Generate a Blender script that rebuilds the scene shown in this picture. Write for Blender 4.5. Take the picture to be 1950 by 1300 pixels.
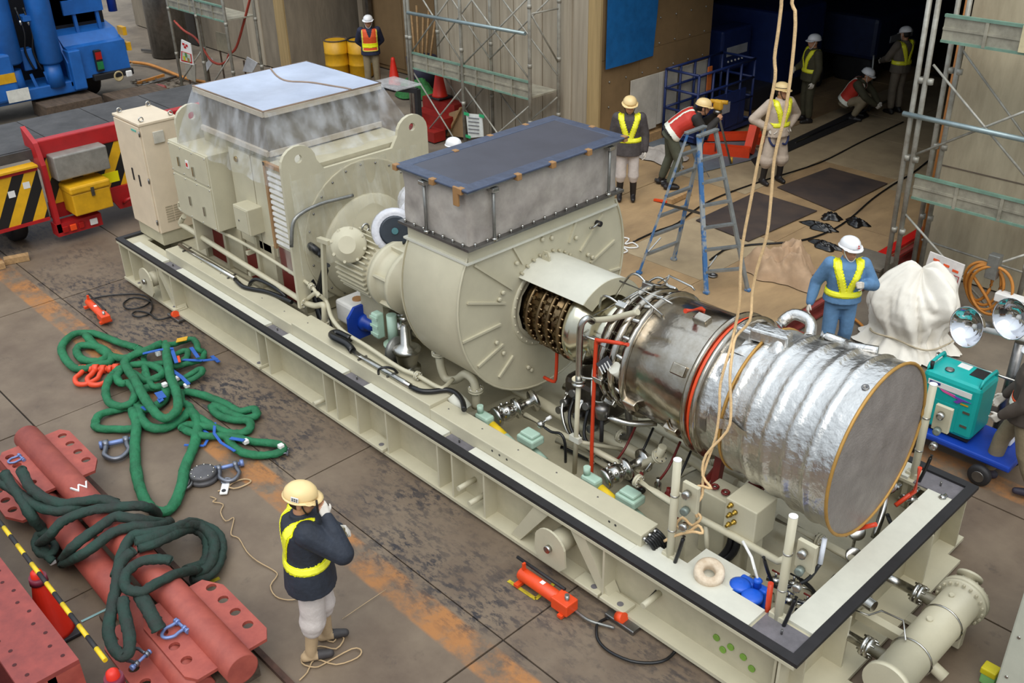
import bpy, bmesh, math, random
from mathutils import Vector as V, Matrix
random.seed(7)
for o in list(bpy.data.objects): bpy.data.objects.remove(o)
S = bpy.context.scene
COL = S.collection
# ------------------------------------------------------------------ camera
CAM = V((13.496, -5.022, 6.279)); FPX = 1911.64
yaw, pit, rol = math.radians(136.721), math.radians(29.217), math.radians(-1.104)
fw = V((math.cos(pit)*math.cos(yaw), math.cos(pit)*math.sin(yaw), -math.sin(pit)))
rt0 = V((math.sin(yaw), -math.cos(yaw), 0)); up0 = rt0.cross(fw)
rt = rt0*math.cos(rol)+up0*math.sin(rol); up = up0*math.cos(rol)-rt0*math.sin(rol)
cd = bpy.data.cameras.new('camera'); cam = bpy.data.objects.new('camera', cd); COL.objects.link(cam)
m = Matrix((rt, up, -fw)).transposed().to_4x4(); m.translation = CAM; cam.matrix_world = m
cd.sensor_width = 36; cd.lens = FPX/1950*36; cd.clip_end = 200
S.camera = cam
# ------------------------------------------------------------------ sky, sun, exposure
W = bpy.data.worlds.new('overcast'); S.world = W; W.use_nodes = True
bg = W.node_tree.nodes['Background']; bg.inputs[0].default_value = (0.82, 0.91, 1.0, 1)
_nt = W.node_tree; _tc = _nt.nodes.new('ShaderNodeTexCoord'); _sp = _nt.nodes.new('ShaderNodeSeparateXYZ'); _mr = _nt.nodes.new('ShaderNodeMapRange')   # overcast sky: zenith three times the horizon
_nt.links.new(_tc.outputs['Generated'], _sp.inputs[0]); _nt.links.new(_sp.outputs[2], _mr.inputs[0]); _mr.inputs[3].default_value = .55; _mr.inputs[4].default_value = 1.65; _nt.links.new(_mr.outputs[0], bg.inputs[1])
sd = bpy.data.lights.new('sun', 'SUN'); sd.energy = 1.7; sd.angle = math.radians(50); sd.color = (1, .95, .86)
sun = bpy.data.objects.new('sun', sd); COL.objects.link(sun); sun.rotation_euler = (math.radians(32), math.radians(12), math.radians(25))
S.view_settings.view_transform = 'Standard'; S.view_settings.look = 'None'; S.view_settings.gamma = 1
S.view_settings.exposure = 0.06
# ------------------------------------------------------------------ measuring helpers: a sight line met with a real plane
def _ray(u, v): return fw + rt*((u-975)/FPX) - up*((v-650)/FPX)
def _hit(u, v, i, a):
    d = _ray(u, v); return CAM + d*((a-CAM[i])/d[i])
def P(u, v, z=0.0): return _hit(u, v, 2, z)
def PX(u, v, x): return _hit(u, v, 0, x)
def PY(u, v, y): return _hit(u, v, 1, y)
# ------------------------------------------------------------------ materials
def lin(c):
    f = lambda a: a/12.92 if a <= .04045 else ((a+.055)/1.055)**2.4
    return tuple(f(x/255) for x in c)+(1,)
MATS = {}
def mat(name, c, rough=.5, metal=0, var=.12, scale=6, c2=None, bump=0, bscale=40, alpha=1, spec=.5, stretch=None, thr=None):
    if name in MATS: return MATS[name]
    m = bpy.data.materials.new(name); m.use_nodes = True; nt = m.node_tree; b = nt.nodes['Principled BSDF']
    b.inputs['Roughness'].default_value = rough; b.inputs['Metallic'].default_value = metal
    b.inputs['Specular IOR Level'].default_value = spec
    tc = nt.nodes.new('ShaderNodeTexCoord'); src = tc.outputs['Object']
    if stretch:
        mp = nt.nodes.new('ShaderNodeMapping'); mp.inputs['Scale'].default_value = stretch; nt.links.new(src, mp.inputs[0]); src = mp.outputs[0]
    a = lin(c); b2 = lin(c2) if c2 else tuple(max(0, x*(1-2.2*var)) for x in a[:3])+(1,)
    if not c2: a = tuple(min(1, x*(1+.6*var)) for x in a[:3])+(1,)
    n = nt.nodes.new('ShaderNodeTexNoise'); n.inputs['Scale'].default_value = scale; n.inputs['Detail'].default_value = 6; n.inputs['Roughness'].default_value = .65
    nt.links.new(src, n.inputs['Vector'])
    r = nt.nodes.new('ShaderNodeValToRGB'); lo, hi = thr if thr else (.3, .72)
    r.color_ramp.elements[0].position = lo; r.color_ramp.elements[1].position = hi
    r.color_ramp.elements[0].color = a; r.color_ramp.elements[1].color = b2
    nt.links.new(n.outputs[0], r.inputs[0]); nt.links.new(r.outputs[0], b.inputs['Base Color'])
    if bump:
        n2 = nt.nodes.new('ShaderNodeTexNoise'); n2.inputs['Scale'].default_value = bscale; n2.inputs['Detail'].default_value = 4
        nt.links.new(src, n2.inputs['Vector'])
        bp = nt.nodes.new('ShaderNodeBump'); bp.inputs['Strength'].default_value = bump; bp.inputs['Distance'].default_value = .02
        nt.links.new(n2.outputs[0], bp.inputs['Height']); nt.links.new(bp.outputs[0], b.inputs['Normal'])
    if alpha < 1:
        b.inputs['Alpha'].default_value = alpha
    MATS[name] = m; return m
def film(name, c, lo, hi, rough=.12, scale=5, stretch=None):
    m = mat(name, c, rough, 0, .05, 8, bump=.5, bscale=14, spec=.8); nt = m.node_tree; b = nt.nodes['Principled BSDF']
    n = nt.nodes.new('ShaderNodeTexNoise'); n.inputs['Scale'].default_value = scale; n.inputs['Detail'].default_value = 5
    tc = nt.nodes['Texture Coordinate']; src = tc.outputs['Object']
    if stretch:
        mp = nt.nodes.new('ShaderNodeMapping'); mp.inputs['Scale'].default_value = stretch; nt.links.new(src, mp.inputs[0]); src = mp.outputs[0]
    nt.links.new(src, n.inputs['Vector'])
    r = nt.nodes.new('ShaderNodeMapRange'); r.inputs[1].default_value = .4; r.inputs[2].default_value = .72; r.inputs[3].default_value = lo; r.inputs[4].default_value = hi
    nt.links.new(n.outputs[0], r.inputs[0]); nt.links.new(r.outputs[0], b.inputs['Alpha']); return m
def stripes(name, ca, cb, vec, width, rough=.5):
    m = mat(name, ca, rough, 0, .1, 5); nt = m.node_tree; b = nt.nodes['Principled BSDF']
    tc = nt.nodes['Texture Coordinate']
    d = nt.nodes.new('ShaderNodeVectorMath'); d.operation = 'DOT_PRODUCT'; d.inputs[1].default_value = vec; nt.links.new(tc.outputs['Object'], d.inputs[0])
    k = nt.nodes.new('ShaderNodeMath'); k.operation = 'MULTIPLY'; k.inputs[1].default_value = 1/width; nt.links.new(d.outputs['Value'], k.inputs[0])
    f = nt.nodes.new('ShaderNodeMath'); f.operation = 'FRACT'; nt.links.new(k.outputs[0], f.inputs[0])
    g = nt.nodes.new('ShaderNodeMath'); g.operation = 'GREATER_THAN'; g.inputs[1].default_value = .5; nt.links.new(f.outputs[0], g.inputs[0])
    x = nt.nodes.new('ShaderNodeMix'); x.data_type = 'RGBA'; nt.links.new(g.outputs[0], x.inputs[0])
    old = b.inputs['Base Color'].links[0].from_socket; nt.links.new(old, x.inputs[6]); x.inputs[7].default_value = lin(cb)
    nt.links.new(x.outputs[2], b.inputs['Base Color']); return m
cream = mat('cream_paint', (192, 185, 160), .42, var=.05, scale=3)
creamd = mat('cream_paint_dull', (182, 174, 148), .5, var=.08, scale=4)
white = mat('cream_white_paint', (206, 204, 190), .4, var=.04)
beige = mat('cabinet_beige', (216, 198, 172), .42, var=.04)
black = mat('black_rubber', (34, 32, 34), .6, var=.2)
blackg = mat('black_hose', (22, 22, 24), .35, var=.2)
steel = mat('bright_steel', (190, 188, 182), .24, 1, .1, 12)
steeld = mat('dull_steel', (140, 138, 136), .4, 1, .15, 8)
galv = mat('galvanised', (150, 150, 146), .42, .7, .15, 10)
lead = mat('grey_pad', (118, 114, 118), .5, .2, .15, 8)
redpr = mat('red_primer', (150, 66, 58), .6, var=.16, scale=7, c2=(120, 52, 48))
redpr2 = mat('red_primer_worn', (172, 84, 70), .6, var=.16, scale=5, c2=(140, 62, 54))
reddk = mat('maroon_paint', (104, 24, 18), .5, var=.1)
redv = mat('vivid_red', (196, 30, 24), .45, var=.08)
orange = mat('orange_paint', (226, 74, 28), .4, var=.08)
yellow = mat('yellow_paint', (214, 160, 22), .45, var=.1)
blue = mat('crane_blue', (30, 98, 176), .4, var=.12, scale=3)
blued = mat('pump_blue', (24, 66, 170), .4, var=.08)
teal = mat('teal_paint', (20, 168, 162), .38, var=.06)
mint = mat('mint_paint', (176, 204, 186), .45, var=.06)
wood = mat('timber', (176, 140, 96), .75, var=.18, scale=3, stretch=(1, 8, 8))
woodd = mat('old_timber', (92, 76, 62), .85, var=.25, scale=3, stretch=(1, 6, 6))
conc = mat('concrete', (142, 130, 112), .85, var=.16, scale=1.6, c2=(112, 102, 88), bump=.25, bscale=12, stretch=(2.2, 2.2, .5))
brass = mat('brass', (168, 138, 60), .35, .9, .1)
foil = mat('foil', (214, 212, 208), .3, 1, .06, 5, bump=.6, bscale=16)
foils = mat('steel_casing', (198, 192, 182), .2, 1, .2, 4, c2=(150, 138, 118), bump=.25, bscale=6)
engine = mat('engine_metal', (150, 128, 96), .32, 1, .25, 5, c2=(92, 74, 52))
enginel = mat('engine_bright', (214, 208, 186), .2, 1, .08, 5)
gold = mat('wire_gold', (184, 140, 70), .5, .3, .1)
cloth = mat('grey_canvas', (176, 168, 158), .8, var=.14, scale=3.5, c2=(134, 126, 120), bump=.5, bscale=5)
tape = mat('brown_tape', (156, 116, 72), .5, var=.06)
wht = mat('white_paint', (232, 230, 226), .5, var=.05)
# ------------------------------------------------------------------ mesh builder
def spline(pts, k=4, closed=False):
    pts = [V(p) for p in pts]; n = len(pts); out = []
    if n < 3: return pts
    for i in range(n if closed else n-1):
        if closed: a, b, c, d = pts[i-1], pts[i], pts[(i+1) % n], pts[(i+2) % n]
        else: a, b, c, d = pts[max(i-1, 0)], pts[i], pts[i+1], pts[min(i+2, n-1)]
        for j in range(k):
            t = j/k; out.append(.5*((2*b)+(c-a)*t+(2*a-5*b+4*c-d)*t*t+(3*b-a-3*c+d)*t**3))
    if not closed: out.append(pts[-1])
    return out
def frame(d):
    d = d.normalized(); a = V((0, 0, 1)) if abs(d.z) < .95 else V((1, 0, 0))
    x = d.cross(a).normalized(); return x, d.cross(x).normalized()*-1
class MB:
    def __init__(s): s.v = []; s.f = []; s.s = []
    def add(s, vs, fs, sm=False):
        o = len(s.v); s.v += [tuple(v) for v in vs]; s.f += [tuple(o+i for i in f) for f in fs]; s.s += [sm]*len(fs); return s
    def box(s, a, b, M=None):
        x0, y0, z0 = a; x1, y1, z1 = b
        vs = [V(p) for p in ((x0,y0,z0),(x1,y0,z0),(x1,y1,z0),(x0,y1,z0),(x0,y0,z1),(x1,y0,z1),(x1,y1,z1),(x0,y1,z1))]
        if M: vs = [M @ v for v in vs]
        return s.add(vs, [(0,3,2,1),(4,5,6,7),(0,1,5,4),(1,2,6,5),(2,3,7,6),(3,0,4,7)])
    def bev(s, a, b, r=.02, M=None):        # box with chamfered edges
        bm = bmesh.new(); bmesh.ops.create_cube(bm, size=1)
        for v in bm.verts: v.co = V(((a[i]+b[i])/2+v.co[i]*(b[i]-a[i]) for i in range(3)))
        bmesh.ops.bevel(bm, geom=list(bm.edges), offset=r, segments=2, affect='EDGES', profile=.5)
        bm.verts.index_update(); vs = [v.co.copy() for v in bm.verts]
        if M: vs = [M @ v for v in vs]
        s.add(vs, [[v.index for v in f.verts] for f in bm.faces]); bm.free(); return s
    def bar(s, p, q, w, h, upv=(0, 0, 1)):
        p, q = V(p), V(q); d = (q-p).normalized(); u = V(upv)
        if abs(d.dot(u)) > .98: u = V((1, 0, 0))
        x = d.cross(u).normalized()*(w/2); y = x.cross(d).normalized()*(h/2)
        vs = [p-x-y, p+x-y, p+x+y, p-x+y, q-x-y, q+x-y, q+x+y, q-x+y]
        return s.add(vs, [(0,3,2,1),(4,5,6,7),(0,1,5,4),(1,2,6,5),(2,3,7,6),(3,0,4,7)][:6])
    def lathe(s, p, axis, prof, n=16, caps=True, a0=0, a1=None):
        p = V(p); d = V(axis).normalized(); x, y = frame(d); full = a1 is None; a1 = a0+2*math.pi if full else a1
        m = n if full else n+1; vs = []
        for t, r in prof:
            for k in range(m):
                a = a0+(a1-a0)*k/n; vs.append(p+d*t+(x*math.cos(a)+y*math.sin(a))*r)
        fs = []
        for i in range(len(prof)-1):
            for k in range(n):
                k2 = (k+1) % m; fs.append((i*m+k, i*m+k2, (i+1)*m+k2, (i+1)*m+k))
        s.add(vs, fs, True)
        if caps and full:
            L = (len(prof)-1)*m; o = len(s.v)-len(vs)
            s.f.append(tuple(o+k for k in reversed(range(m)))); s.f.append(tuple(o+L+k for k in range(m))); s.s += [False, False]
        return s
    def cyl(s, p, q, r, r2=None, n=12):
        p, q = V(p), V(q); return s.lathe(p, q-p, [(0, r), ((q-p).length, r if r2 is None else r2)], n)
    def tube(s, pts, r, n=8, k=4, closed=False, flat=1):
        pts = spline(pts, k, closed) if k > 1 else [V(p) for p in pts]; N = len(pts); vs = []; x = None
        for i, p in enumerate(pts):
            a = pts[i-1] if (i or closed) else p; b = pts[(i+1) % N] if (i < N-1 or closed) else p
            d = (b-a)
            d = d.normalized() if d.length > 1e-9 else V((1, 0, 0))
            if x is None: x, y = frame(d)
            else:
                x = (x-d*x.dot(d)); x = x.normalized() if x.length > 1e-6 else frame(d)[0]; y = d.cross(x)
            R = r[min(i*len(r)//N, len(r)-1)] if isinstance(r, (list, tuple)) else r
            for j in range(n):
                t = 2*math.pi*j/n; o = (x*math.cos(t)+y*math.sin(t))*R
                if flat != 1: o.z *= flat
                vs.append(p+o)
        fs = []
        for i in range(N if closed else N-1):
            for j in range(n):
                j2 = (j+1) % n; i2 = (i+1) % N; fs.append((i*n+j, i*n+j2, i2*n+j2, i2*n+j))
        o = len(s.v); s.add(vs, fs, True)
        if not closed: s.f += [tuple(o+j for j in reversed(range(n))), tuple(o+(N-1)*n+j for j in range(n))]; s.s += [False]*2
        return s
    def prism(s, poly, ext):
        poly = [V(p) for p in poly]; e = V(ext); n = len(poly)
        s.add(poly+[p+e for p in poly], [tuple(reversed(range(n))), tuple(range(n, 2*n))]+[(i, (i+1) % n, n+(i+1) % n, n+i) for i in range(n)]); return s
    def ball(s, c, r, n=10, sc=(1, 1, 1)):
        c = V(c); m = n//2+1; vs = []; fs = []
        for i in range(m+1):
            t = math.pi*i/m
            for j in range(n):
                a = 2*math.pi*j/n; vs.append(c+V((math.sin(t)*math.cos(a)*r*sc[0], math.sin(t)*math.sin(a)*r*sc[1], math.cos(t)*r*sc[2])))
        for i in range(m):
            for j in range(n): fs.append((i*n+j, (i+1)*n+j, (i+1)*n+(j+1) % n, i*n+(j+1) % n))
        return s.add(vs, fs, True)
    def plate(s, outer, holes, th, M):      # 2-D outline with round holes, given thickness, placed by M
        bm = bmesh.new(); es = []
        def loop(ps):
            vs = [bm.verts.new((a, b, 0)) for a, b in ps]
            for i in range(len(vs)): es.append(bm.edges.new((vs[i], vs[(i+1) % len(vs)])))
        loop(outer)
        for hx, hy, hr in holes: loop([(hx+hr*math.cos(t*math.pi/6), hy+hr*math.sin(t*math.pi/6)) for t in range(12)])
        bmesh.ops.triangle_fill(bm, use_beauty=True, edges=es)
        r = bmesh.ops.extrude_face_region(bm, geom=list(bm.faces))
        for g in r['geom']:
            if isinstance(g, bmesh.types.BMVert): g.co.z += th
        bmesh.ops.recalc_face_normals(bm, faces=list(bm.faces)); bm.verts.index_update()
        s.add([M @ v.co for v in bm.verts], [[v.index for v in f.verts] for f in bm.faces]); bm.free(); return s
    def grid(s, fn, nu, nv, sm=True):
        vs = [fn(i/nu, j/nv) for j in range(nv+1) for i in range(nu+1)]
        return s.add(vs, [(j*(nu+1)+i, j*(nu+1)+i+1, (j+1)*(nu+1)+i+1, (j+1)*(nu+1)+i) for j in range(nv) for i in range(nu)], sm)
    def mesh(s, name):
        me = bpy.data.meshes.new(name); me.from_pydata(s.v, [], s.f)
        me.polygons.foreach_set('use_smooth', s.s); me.update(); return me
    def build(s, name, m, parent=None, label=None, loc=None):
        me = s.mesh(name); me.materials.append(m); o = bpy.data.objects.new(name, me); COL.objects.link(o)
        if loc is not None: o.location = loc
        if parent is not None:
            o.parent = parent
            if loc is None: o.location = -V(parent.get('_w', (0, 0, 0)))    # meshes are given in world places
        if label: o['label'] = label
        return o
def thing(name, label, cat, loc=(0, 0, 0), group=None, rz=0):
    o = bpy.data.objects.new(name, None); COL.objects.link(o); o.location = loc; o.rotation_euler = (0, 0, rz)
    o['label'] = label; o['category'] = cat; o.empty_display_size = .1
    if group: o['group'] = group
    return o
def root(name, label, cat, loc=(0, 0, 0), group=None):      # thing whose parts are given in world places
    o = thing(name, label, cat, loc, group); o['_w'] = tuple(loc); return o
def tag(o, label, cat, group=None):
    o['label'] = label; o['category'] = cat
    if group: o['group'] = group
    return o
def struct(o, label=None):
    o['kind'] = 'structure'
    if label: o['label'] = label
    return o
def copy_of(o, parent=None):
    c = o.copy(); COL.objects.link(c)
    if parent: c.parent = parent
    return c
def text(s, size, m, name, parent, M, label=None, ext=.002):
    cu = bpy.data.curves.new(name, 'FONT'); cu.body = s; cu.size = size; cu.extrude = ext; cu.align_x = 'CENTER'; cu.align_y = 'CENTER'
    t = bpy.data.objects.new(name, cu); COL.objects.link(t)
    me = bpy.data.meshes.new_from_object(t); bpy.data.objects.remove(t)
    me.transform(M); me.materials.clear(); me.materials.append(m)
    o = bpy.data.objects.new(name, me); COL.objects.link(o); o.parent = parent
    if parent is not None: o.location = -V(parent.get('_w', (0, 0, 0)))
    if label: o['label'] = label
    return o
def axes(o, x, y):      # matrix with given x and y axes
    x = V(x).normalized(); y = V(y); y = (y-x*x.dot(y)).normalized(); z = x.cross(y)
    M = Matrix((x, y, z)).transposed().to_4x4(); M.translation = V(o); return M
# ================================================================== SETTING
def floor_mat():
    m = mat('steel_plate', (122, 106, 88), .62, .0, .2, 1.3, c2=(92, 76, 62), bump=.08, bscale=30)
    nt = m.node_tree; b = nt.nodes['Principled BSDF']; L = nt.links; tc = nt.nodes['Texture Coordinate']
    cur = b.inputs['Base Color'].links[0].from_socket
    sep = nt.nodes.new('ShaderNodeSeparateXYZ'); L.new(tc.outputs['Object'], sep.inputs[0])
    def noise(sc, det=8, st=None):
        n = nt.nodes.new('ShaderNodeTexNoise'); n.inputs['Scale'].default_value = sc; n.inputs['Detail'].default_value = det; n.inputs['Roughness'].default_value = .7
        if st:
            mp = nt.nodes.new('ShaderNodeMapping'); mp.inputs['Scale'].default_value = st; L.new(tc.outputs['Object'], mp.inputs[0]); L.new(mp.outputs[0], n.inputs['Vector'])
        else: L.new(tc.outputs['Object'], n.inputs['Vector'])
        return n.outputs[0]
    def math_(op, a, c):
        n = nt.nodes.new('ShaderNodeMath'); n.operation = op; n.use_clamp = op in ('MULTIPLY', 'MINIMUM')
        for i, x in enumerate((a, c)):
            if isinstance(x, (int, float)): n.inputs[i].default_value = x
            else: L.new(x, n.inputs[i])
        return n.outputs[0]
    def rng(x, a, c, d=0, e=1):
        n = nt.nodes.new('ShaderNodeMapRange')
        for i, q in zip((1, 2, 3, 4), (a, c, d, e)): n.inputs[i].default_value = q
        L.new(x, n.inputs[0]); return n.outputs[0]
    def over(fac, col):
        nonlocal cur
        x = nt.nodes.new('ShaderNodeMix'); x.data_type = 'RGBA'; L.new(fac, x.inputs[0]); L.new(cur, x.inputs[6]); x.inputs[7].default_value = lin(col); cur = x.outputs[2]
    def band(y, w, soft=.03):
        d = nt.nodes.new('ShaderNodeMath'); d.operation = 'ABSOLUTE'; L.new(math_('SUBTRACT', sep.outputs[1], y), d.inputs[0]); return rng(d.outputs[0], w, w-soft)
    # worn orange lane stripes
    for y in (-1.17, 4.06):
        over(math_('MULTIPLY', band(y, .17), rng(noise(2.2), .60, .42)), (160, 108, 60))
    # black scuffs beside the machine, lengthwise
    over(math_('MULTIPLY', math_('MULTIPLY', band(-.5, .85, .45), rng(noise(7, 10, (1, 2.2, 1)), .475, .56)), rng(noise(.8), .42, .6)), (48, 44, 46))
    over(math_('MULTIPLY', rng(noise(3, 10), .60, .70), .5), (60, 52, 46))
    L.new(cur, b.inputs['Base Color']); return m
fm = floor_mat()
earth = mat('dark_earth', (44, 38, 34), .9, var=.3, scale=5)
yard = mat('yard_concrete', (128, 116, 100), .85, var=.2, scale=1.2, c2=(92, 82, 72), bump=.2, bscale=15)
fl = struct(MB().box((-22, -8, -.3), (18, 30, -.03)).build('floor', yard))
MB().box((-3.4, -8, -.03), (17, 5.5, -.022)).build('plate_bed', earth, fl)
rows = [(-6.9, -5.45), (-5.43, -3.95), (-3.93, -2.47), (-2.45, -.925), (-.91, .61), (.63, 2.15), (2.17, 3.69), (3.71, 5.3)]
for i, (y0, y1) in enumerate(rows):
    xs = [-3.3, -.1+(i % 2)*1.5, 2.9+(i % 2)*1.4, 5.9+(i % 2)*1.2, 8.96+(i % 2)*.9, 12, 16.5] if i != 3 else [-3.3, -.15, 2.9, 8.96, 15]
    for a, c in zip(xs[:-1], xs[1:]):
        MB().box((a+.008, y0, -.022), (c-.008, y1, random.uniform(-.004, 0))).build('steel_plate', fm, fl)
# yellow chalk marks on the plates
chalk = mat('yellow_chalk', (196, 176, 40), .8, var=.25, scale=20); blch = mat('pale_blue_chalk', (150, 190, 190), .8, var=.2)
def mark(pts, w, m, z=.003):
    b = MB()
    for p, q in zip(pts[:-1], pts[1:]): b.bar(P(*p, z), P(*q, z), w, .003)
    return b.build('chalk_mark', m, fl)
mark([(968, 1105), (1020, 1140), (1058, 1108)], .035, chalk); mark([(378, 1118), (418, 1100)], .04, chalk); mark([(155, 1183), (212, 1155)], .025, blch)
# ---- raised plywood deck (hall entrance)
ply = mat('plywood', (174, 144, 104), .7, var=.18, scale=1.8, c2=(128, 104, 76), stretch=(1, .4, 1))
ply2 = mat('plywood_pale', (172, 152, 120), .7, var=.12, scale=1.8, c2=(142, 124, 98))
dk = root('boarded_deck', 'raised plywood deck of laid sheets leading from the machine into the dark hall', 'deck', (4.8, 8, 0))
for ix in range(4):
    for iy in range(8):
        x0 = 1.92+ix*1.445; y0 = 3.55+iy*1.82-(ix % 2)*.5
        if iy == 7 and False: continue
        z = .25+random.uniform(-.004, .004)
        MB().box((x0+.004, max(y0, 3.55)+.004, z-.02), (x0+1.441, y0+1.816, z)).build('plywood_sheet', ply2 if (y0 > 9.3 and ix > 0) or (ix, iy) in ((1, 3), (2, 1)) else ply, dk)
for y in (3.9, 6.4, 9, 12, 15): MB().box((2, y, 0), (7.6, y+.12, .229)).build('bearer', woodd, dk)
rb = root('deck_edge_beam', 'long rust-red steel beam along the edge of the plywood deck', 'beam', (7.66, 9, 0))
MB().box((7.58, 3.5, .19), (7.76, 16, .22)).build('flange', redpr, rb); MB().box((7.58, 3.5, 0), (7.76, 16, .03)).build('flange', redpr, rb); MB().box((7.655, 3.5, .03), (7.675, 16, .19)).build('web', redpr, rb)
# ---- building: columns, jamb, hall
wood_form = mat('board_marked_concrete', (184, 172, 152), .85, var=.2, scale=.9, c2=(140, 128, 110), bump=.6, bscale=3, stretch=(5, 5, .25))
ply_wall = mat('form_plywood', (134, 108, 74), .75, var=.12, scale=1.2, c2=(112, 90, 60))
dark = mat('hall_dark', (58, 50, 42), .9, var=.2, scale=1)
wc = struct(MB().box((-2.5, 8.15, 0), (1.85, 11.35, 9)).build('wall_centre', wood_form))
MB().box((1.62, 8.1, 0), (1.90, 8.15, 6)).build('corner_board', mat('form_board', (172, 146, 100), .8, var=.15, scale=2, stretch=(6, 6, .3)), wc)
for k, w in enumerate((.34, .35, .33, .36, .34, .35, .36, .34, .35, .33, .34)):     # boarded face of the concrete, each board mark proud
    x = -2.48+k*.373; MB().box((x, 8.13-random.uniform(0, .012), .0), (x+w, 8.151, 6)).build('board_mark', wood_form, wc)
for k in range(3):
    for j in range(3): MB().box((1.85, 8.16+k*1.06, .2+j*1.8), (1.865+.004*((k+j) % 2), 9.212+k*1.06, 1.995+j*1.8)).build('plywood_panel', ply_wall, wc)
b = MB()
for k in range(7):
    for z in (.7, 1.15, 1.6, 2.05, 2.5): b.ball((1.875, 8.4+k*.45, z), .018, 6)
s_ = b.build('tie_bolts', galv, wc)
MB().bar((1.92, 9.1, .34), (1.92, 11.3, .34), .12, .18).build('base_timber', wood, wc)
wr = struct(MB().box((7.98, 8.35, 0), (14, 11, 9)).build('wall_right', mat('pale_concrete', (196, 184, 156), .85, var=.16, scale=1.4, c2=(156, 144, 120), bump=.25, bscale=10, stretch=(2.2, 2.2, .5))))
for z in (1.55, 3.3): MB().box((7.97, 8.343, z), (14.01, 8.36, z+.018)).build('pour_joint', mat('joint', (112, 100, 86), .9), wr)
wl = struct(MB().box((-17, 8.3, 0), (-8.4, 10.5, 9)).build('wall_left', conc))
MB().box((-10.3, 8.27, 0), (-9.6, 8.31, 6)).build('board_strip', wood_form, wl); MB().box((-8.85, 8.26, 0), (-8.42, 8.31, 6)).build('corner_board', mat('form_board', (170, 146, 100)), wl)
MB().box((-14.6, 8.1, 0), (-14.1, 8.31, 6)).build('pilaster', wood_form, wl); MB().box((-13.7, 8.2, 0), (-13.0, 8.31, 6)).build('dark_recess', dark, wl)
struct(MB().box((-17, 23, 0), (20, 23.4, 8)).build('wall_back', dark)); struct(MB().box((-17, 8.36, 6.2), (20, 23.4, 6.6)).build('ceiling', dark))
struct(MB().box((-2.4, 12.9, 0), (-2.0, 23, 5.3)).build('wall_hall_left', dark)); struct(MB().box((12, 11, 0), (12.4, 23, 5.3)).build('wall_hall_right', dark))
struct(MB().box((1.8, 8.4, 5.4), (8.0, 8.9, 6.6)).build('unseen_trim_1', conc)).data.name = 'unseen_lintel'  # unseen lintel added above the view, its height limits daylight in the hall
struct(MB().box((-8.5, 8.5, 4.3), (-2.4, 8.9, 6)).build('unseen_trim_2', conc))
# left bay: plywood partition with a dark gap
wb = struct(MB().box((-7.55, 10.2, 0), (-2.4, 10.35, 5.3)).build('wall_left_bay', ply_wall))
for k in range(4): MB().box((-7.5+k*1.24, 10.18, .1), (-6.28+k*1.24, 10.21, 2.5)).build('plywood_panel', ply_wall, wb)
MB().bar((-7.65, 10.1, 0), (-7.65, 10.1, 5), .28, .2).build('grey_post', conc, wb); MB().bar((-7.42, 10.05, 0), (-7.42, 10.05, 5), .1, .12).build('steel_post', steeld, wb)
b = MB()
for z in (.8, 1.3, 1.75): b.cyl((-11, 11.5, z), (-7.9, 11.5, z), .14)
tag(b.build('stored_pipe', steeld), 'long grey steel pipes stored in the dark gap left of the plywood wall', 'pipe')
# blue sheet on the jamb, white boards below it
a, c = PX(1136, 0, 1.9), PX(1222, 135, 1.9)
bs = MB().grid(lambda u, v: V((1.935+.03*math.sin(v*9+u*5)*u, 8.22+u*1.33, 1.86+v*3.4)), 10, 12)
tag(bs.build('blue_sheet', mat('blue_tarp', (26, 96, 156), .45, var=.12, bump=.3, bscale=6)), 'blue plastic sheet hanging on the brown wall beside the hall opening', 'tarp')
wbd = mat('white_board', (196, 190, 178), .7, var=.14, scale=2.5)
for k, (y0, y1, z0, z1) in enumerate(((8.95, 9.72, .5, 1.52), (9.74, 10.3, .55, 1.52), (10.36, 10.80, .5, 1.5), (10.83, 11.3, .5, 1.5))):
    o = MB().box((1.90, y0, z0), (1.925, y1, z1)).build('insulation_board', wbd)
    tag(o, ('leftmost white panel leaning on the brown wall behind the standing worker', 'second white panel from the left on the brown wall', 'third white panel from the left, narrow, on the brown wall', 'rightmost white panel on the brown wall beside the blue lift')[k], 'panel', 'white panels on the jamb')
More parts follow.
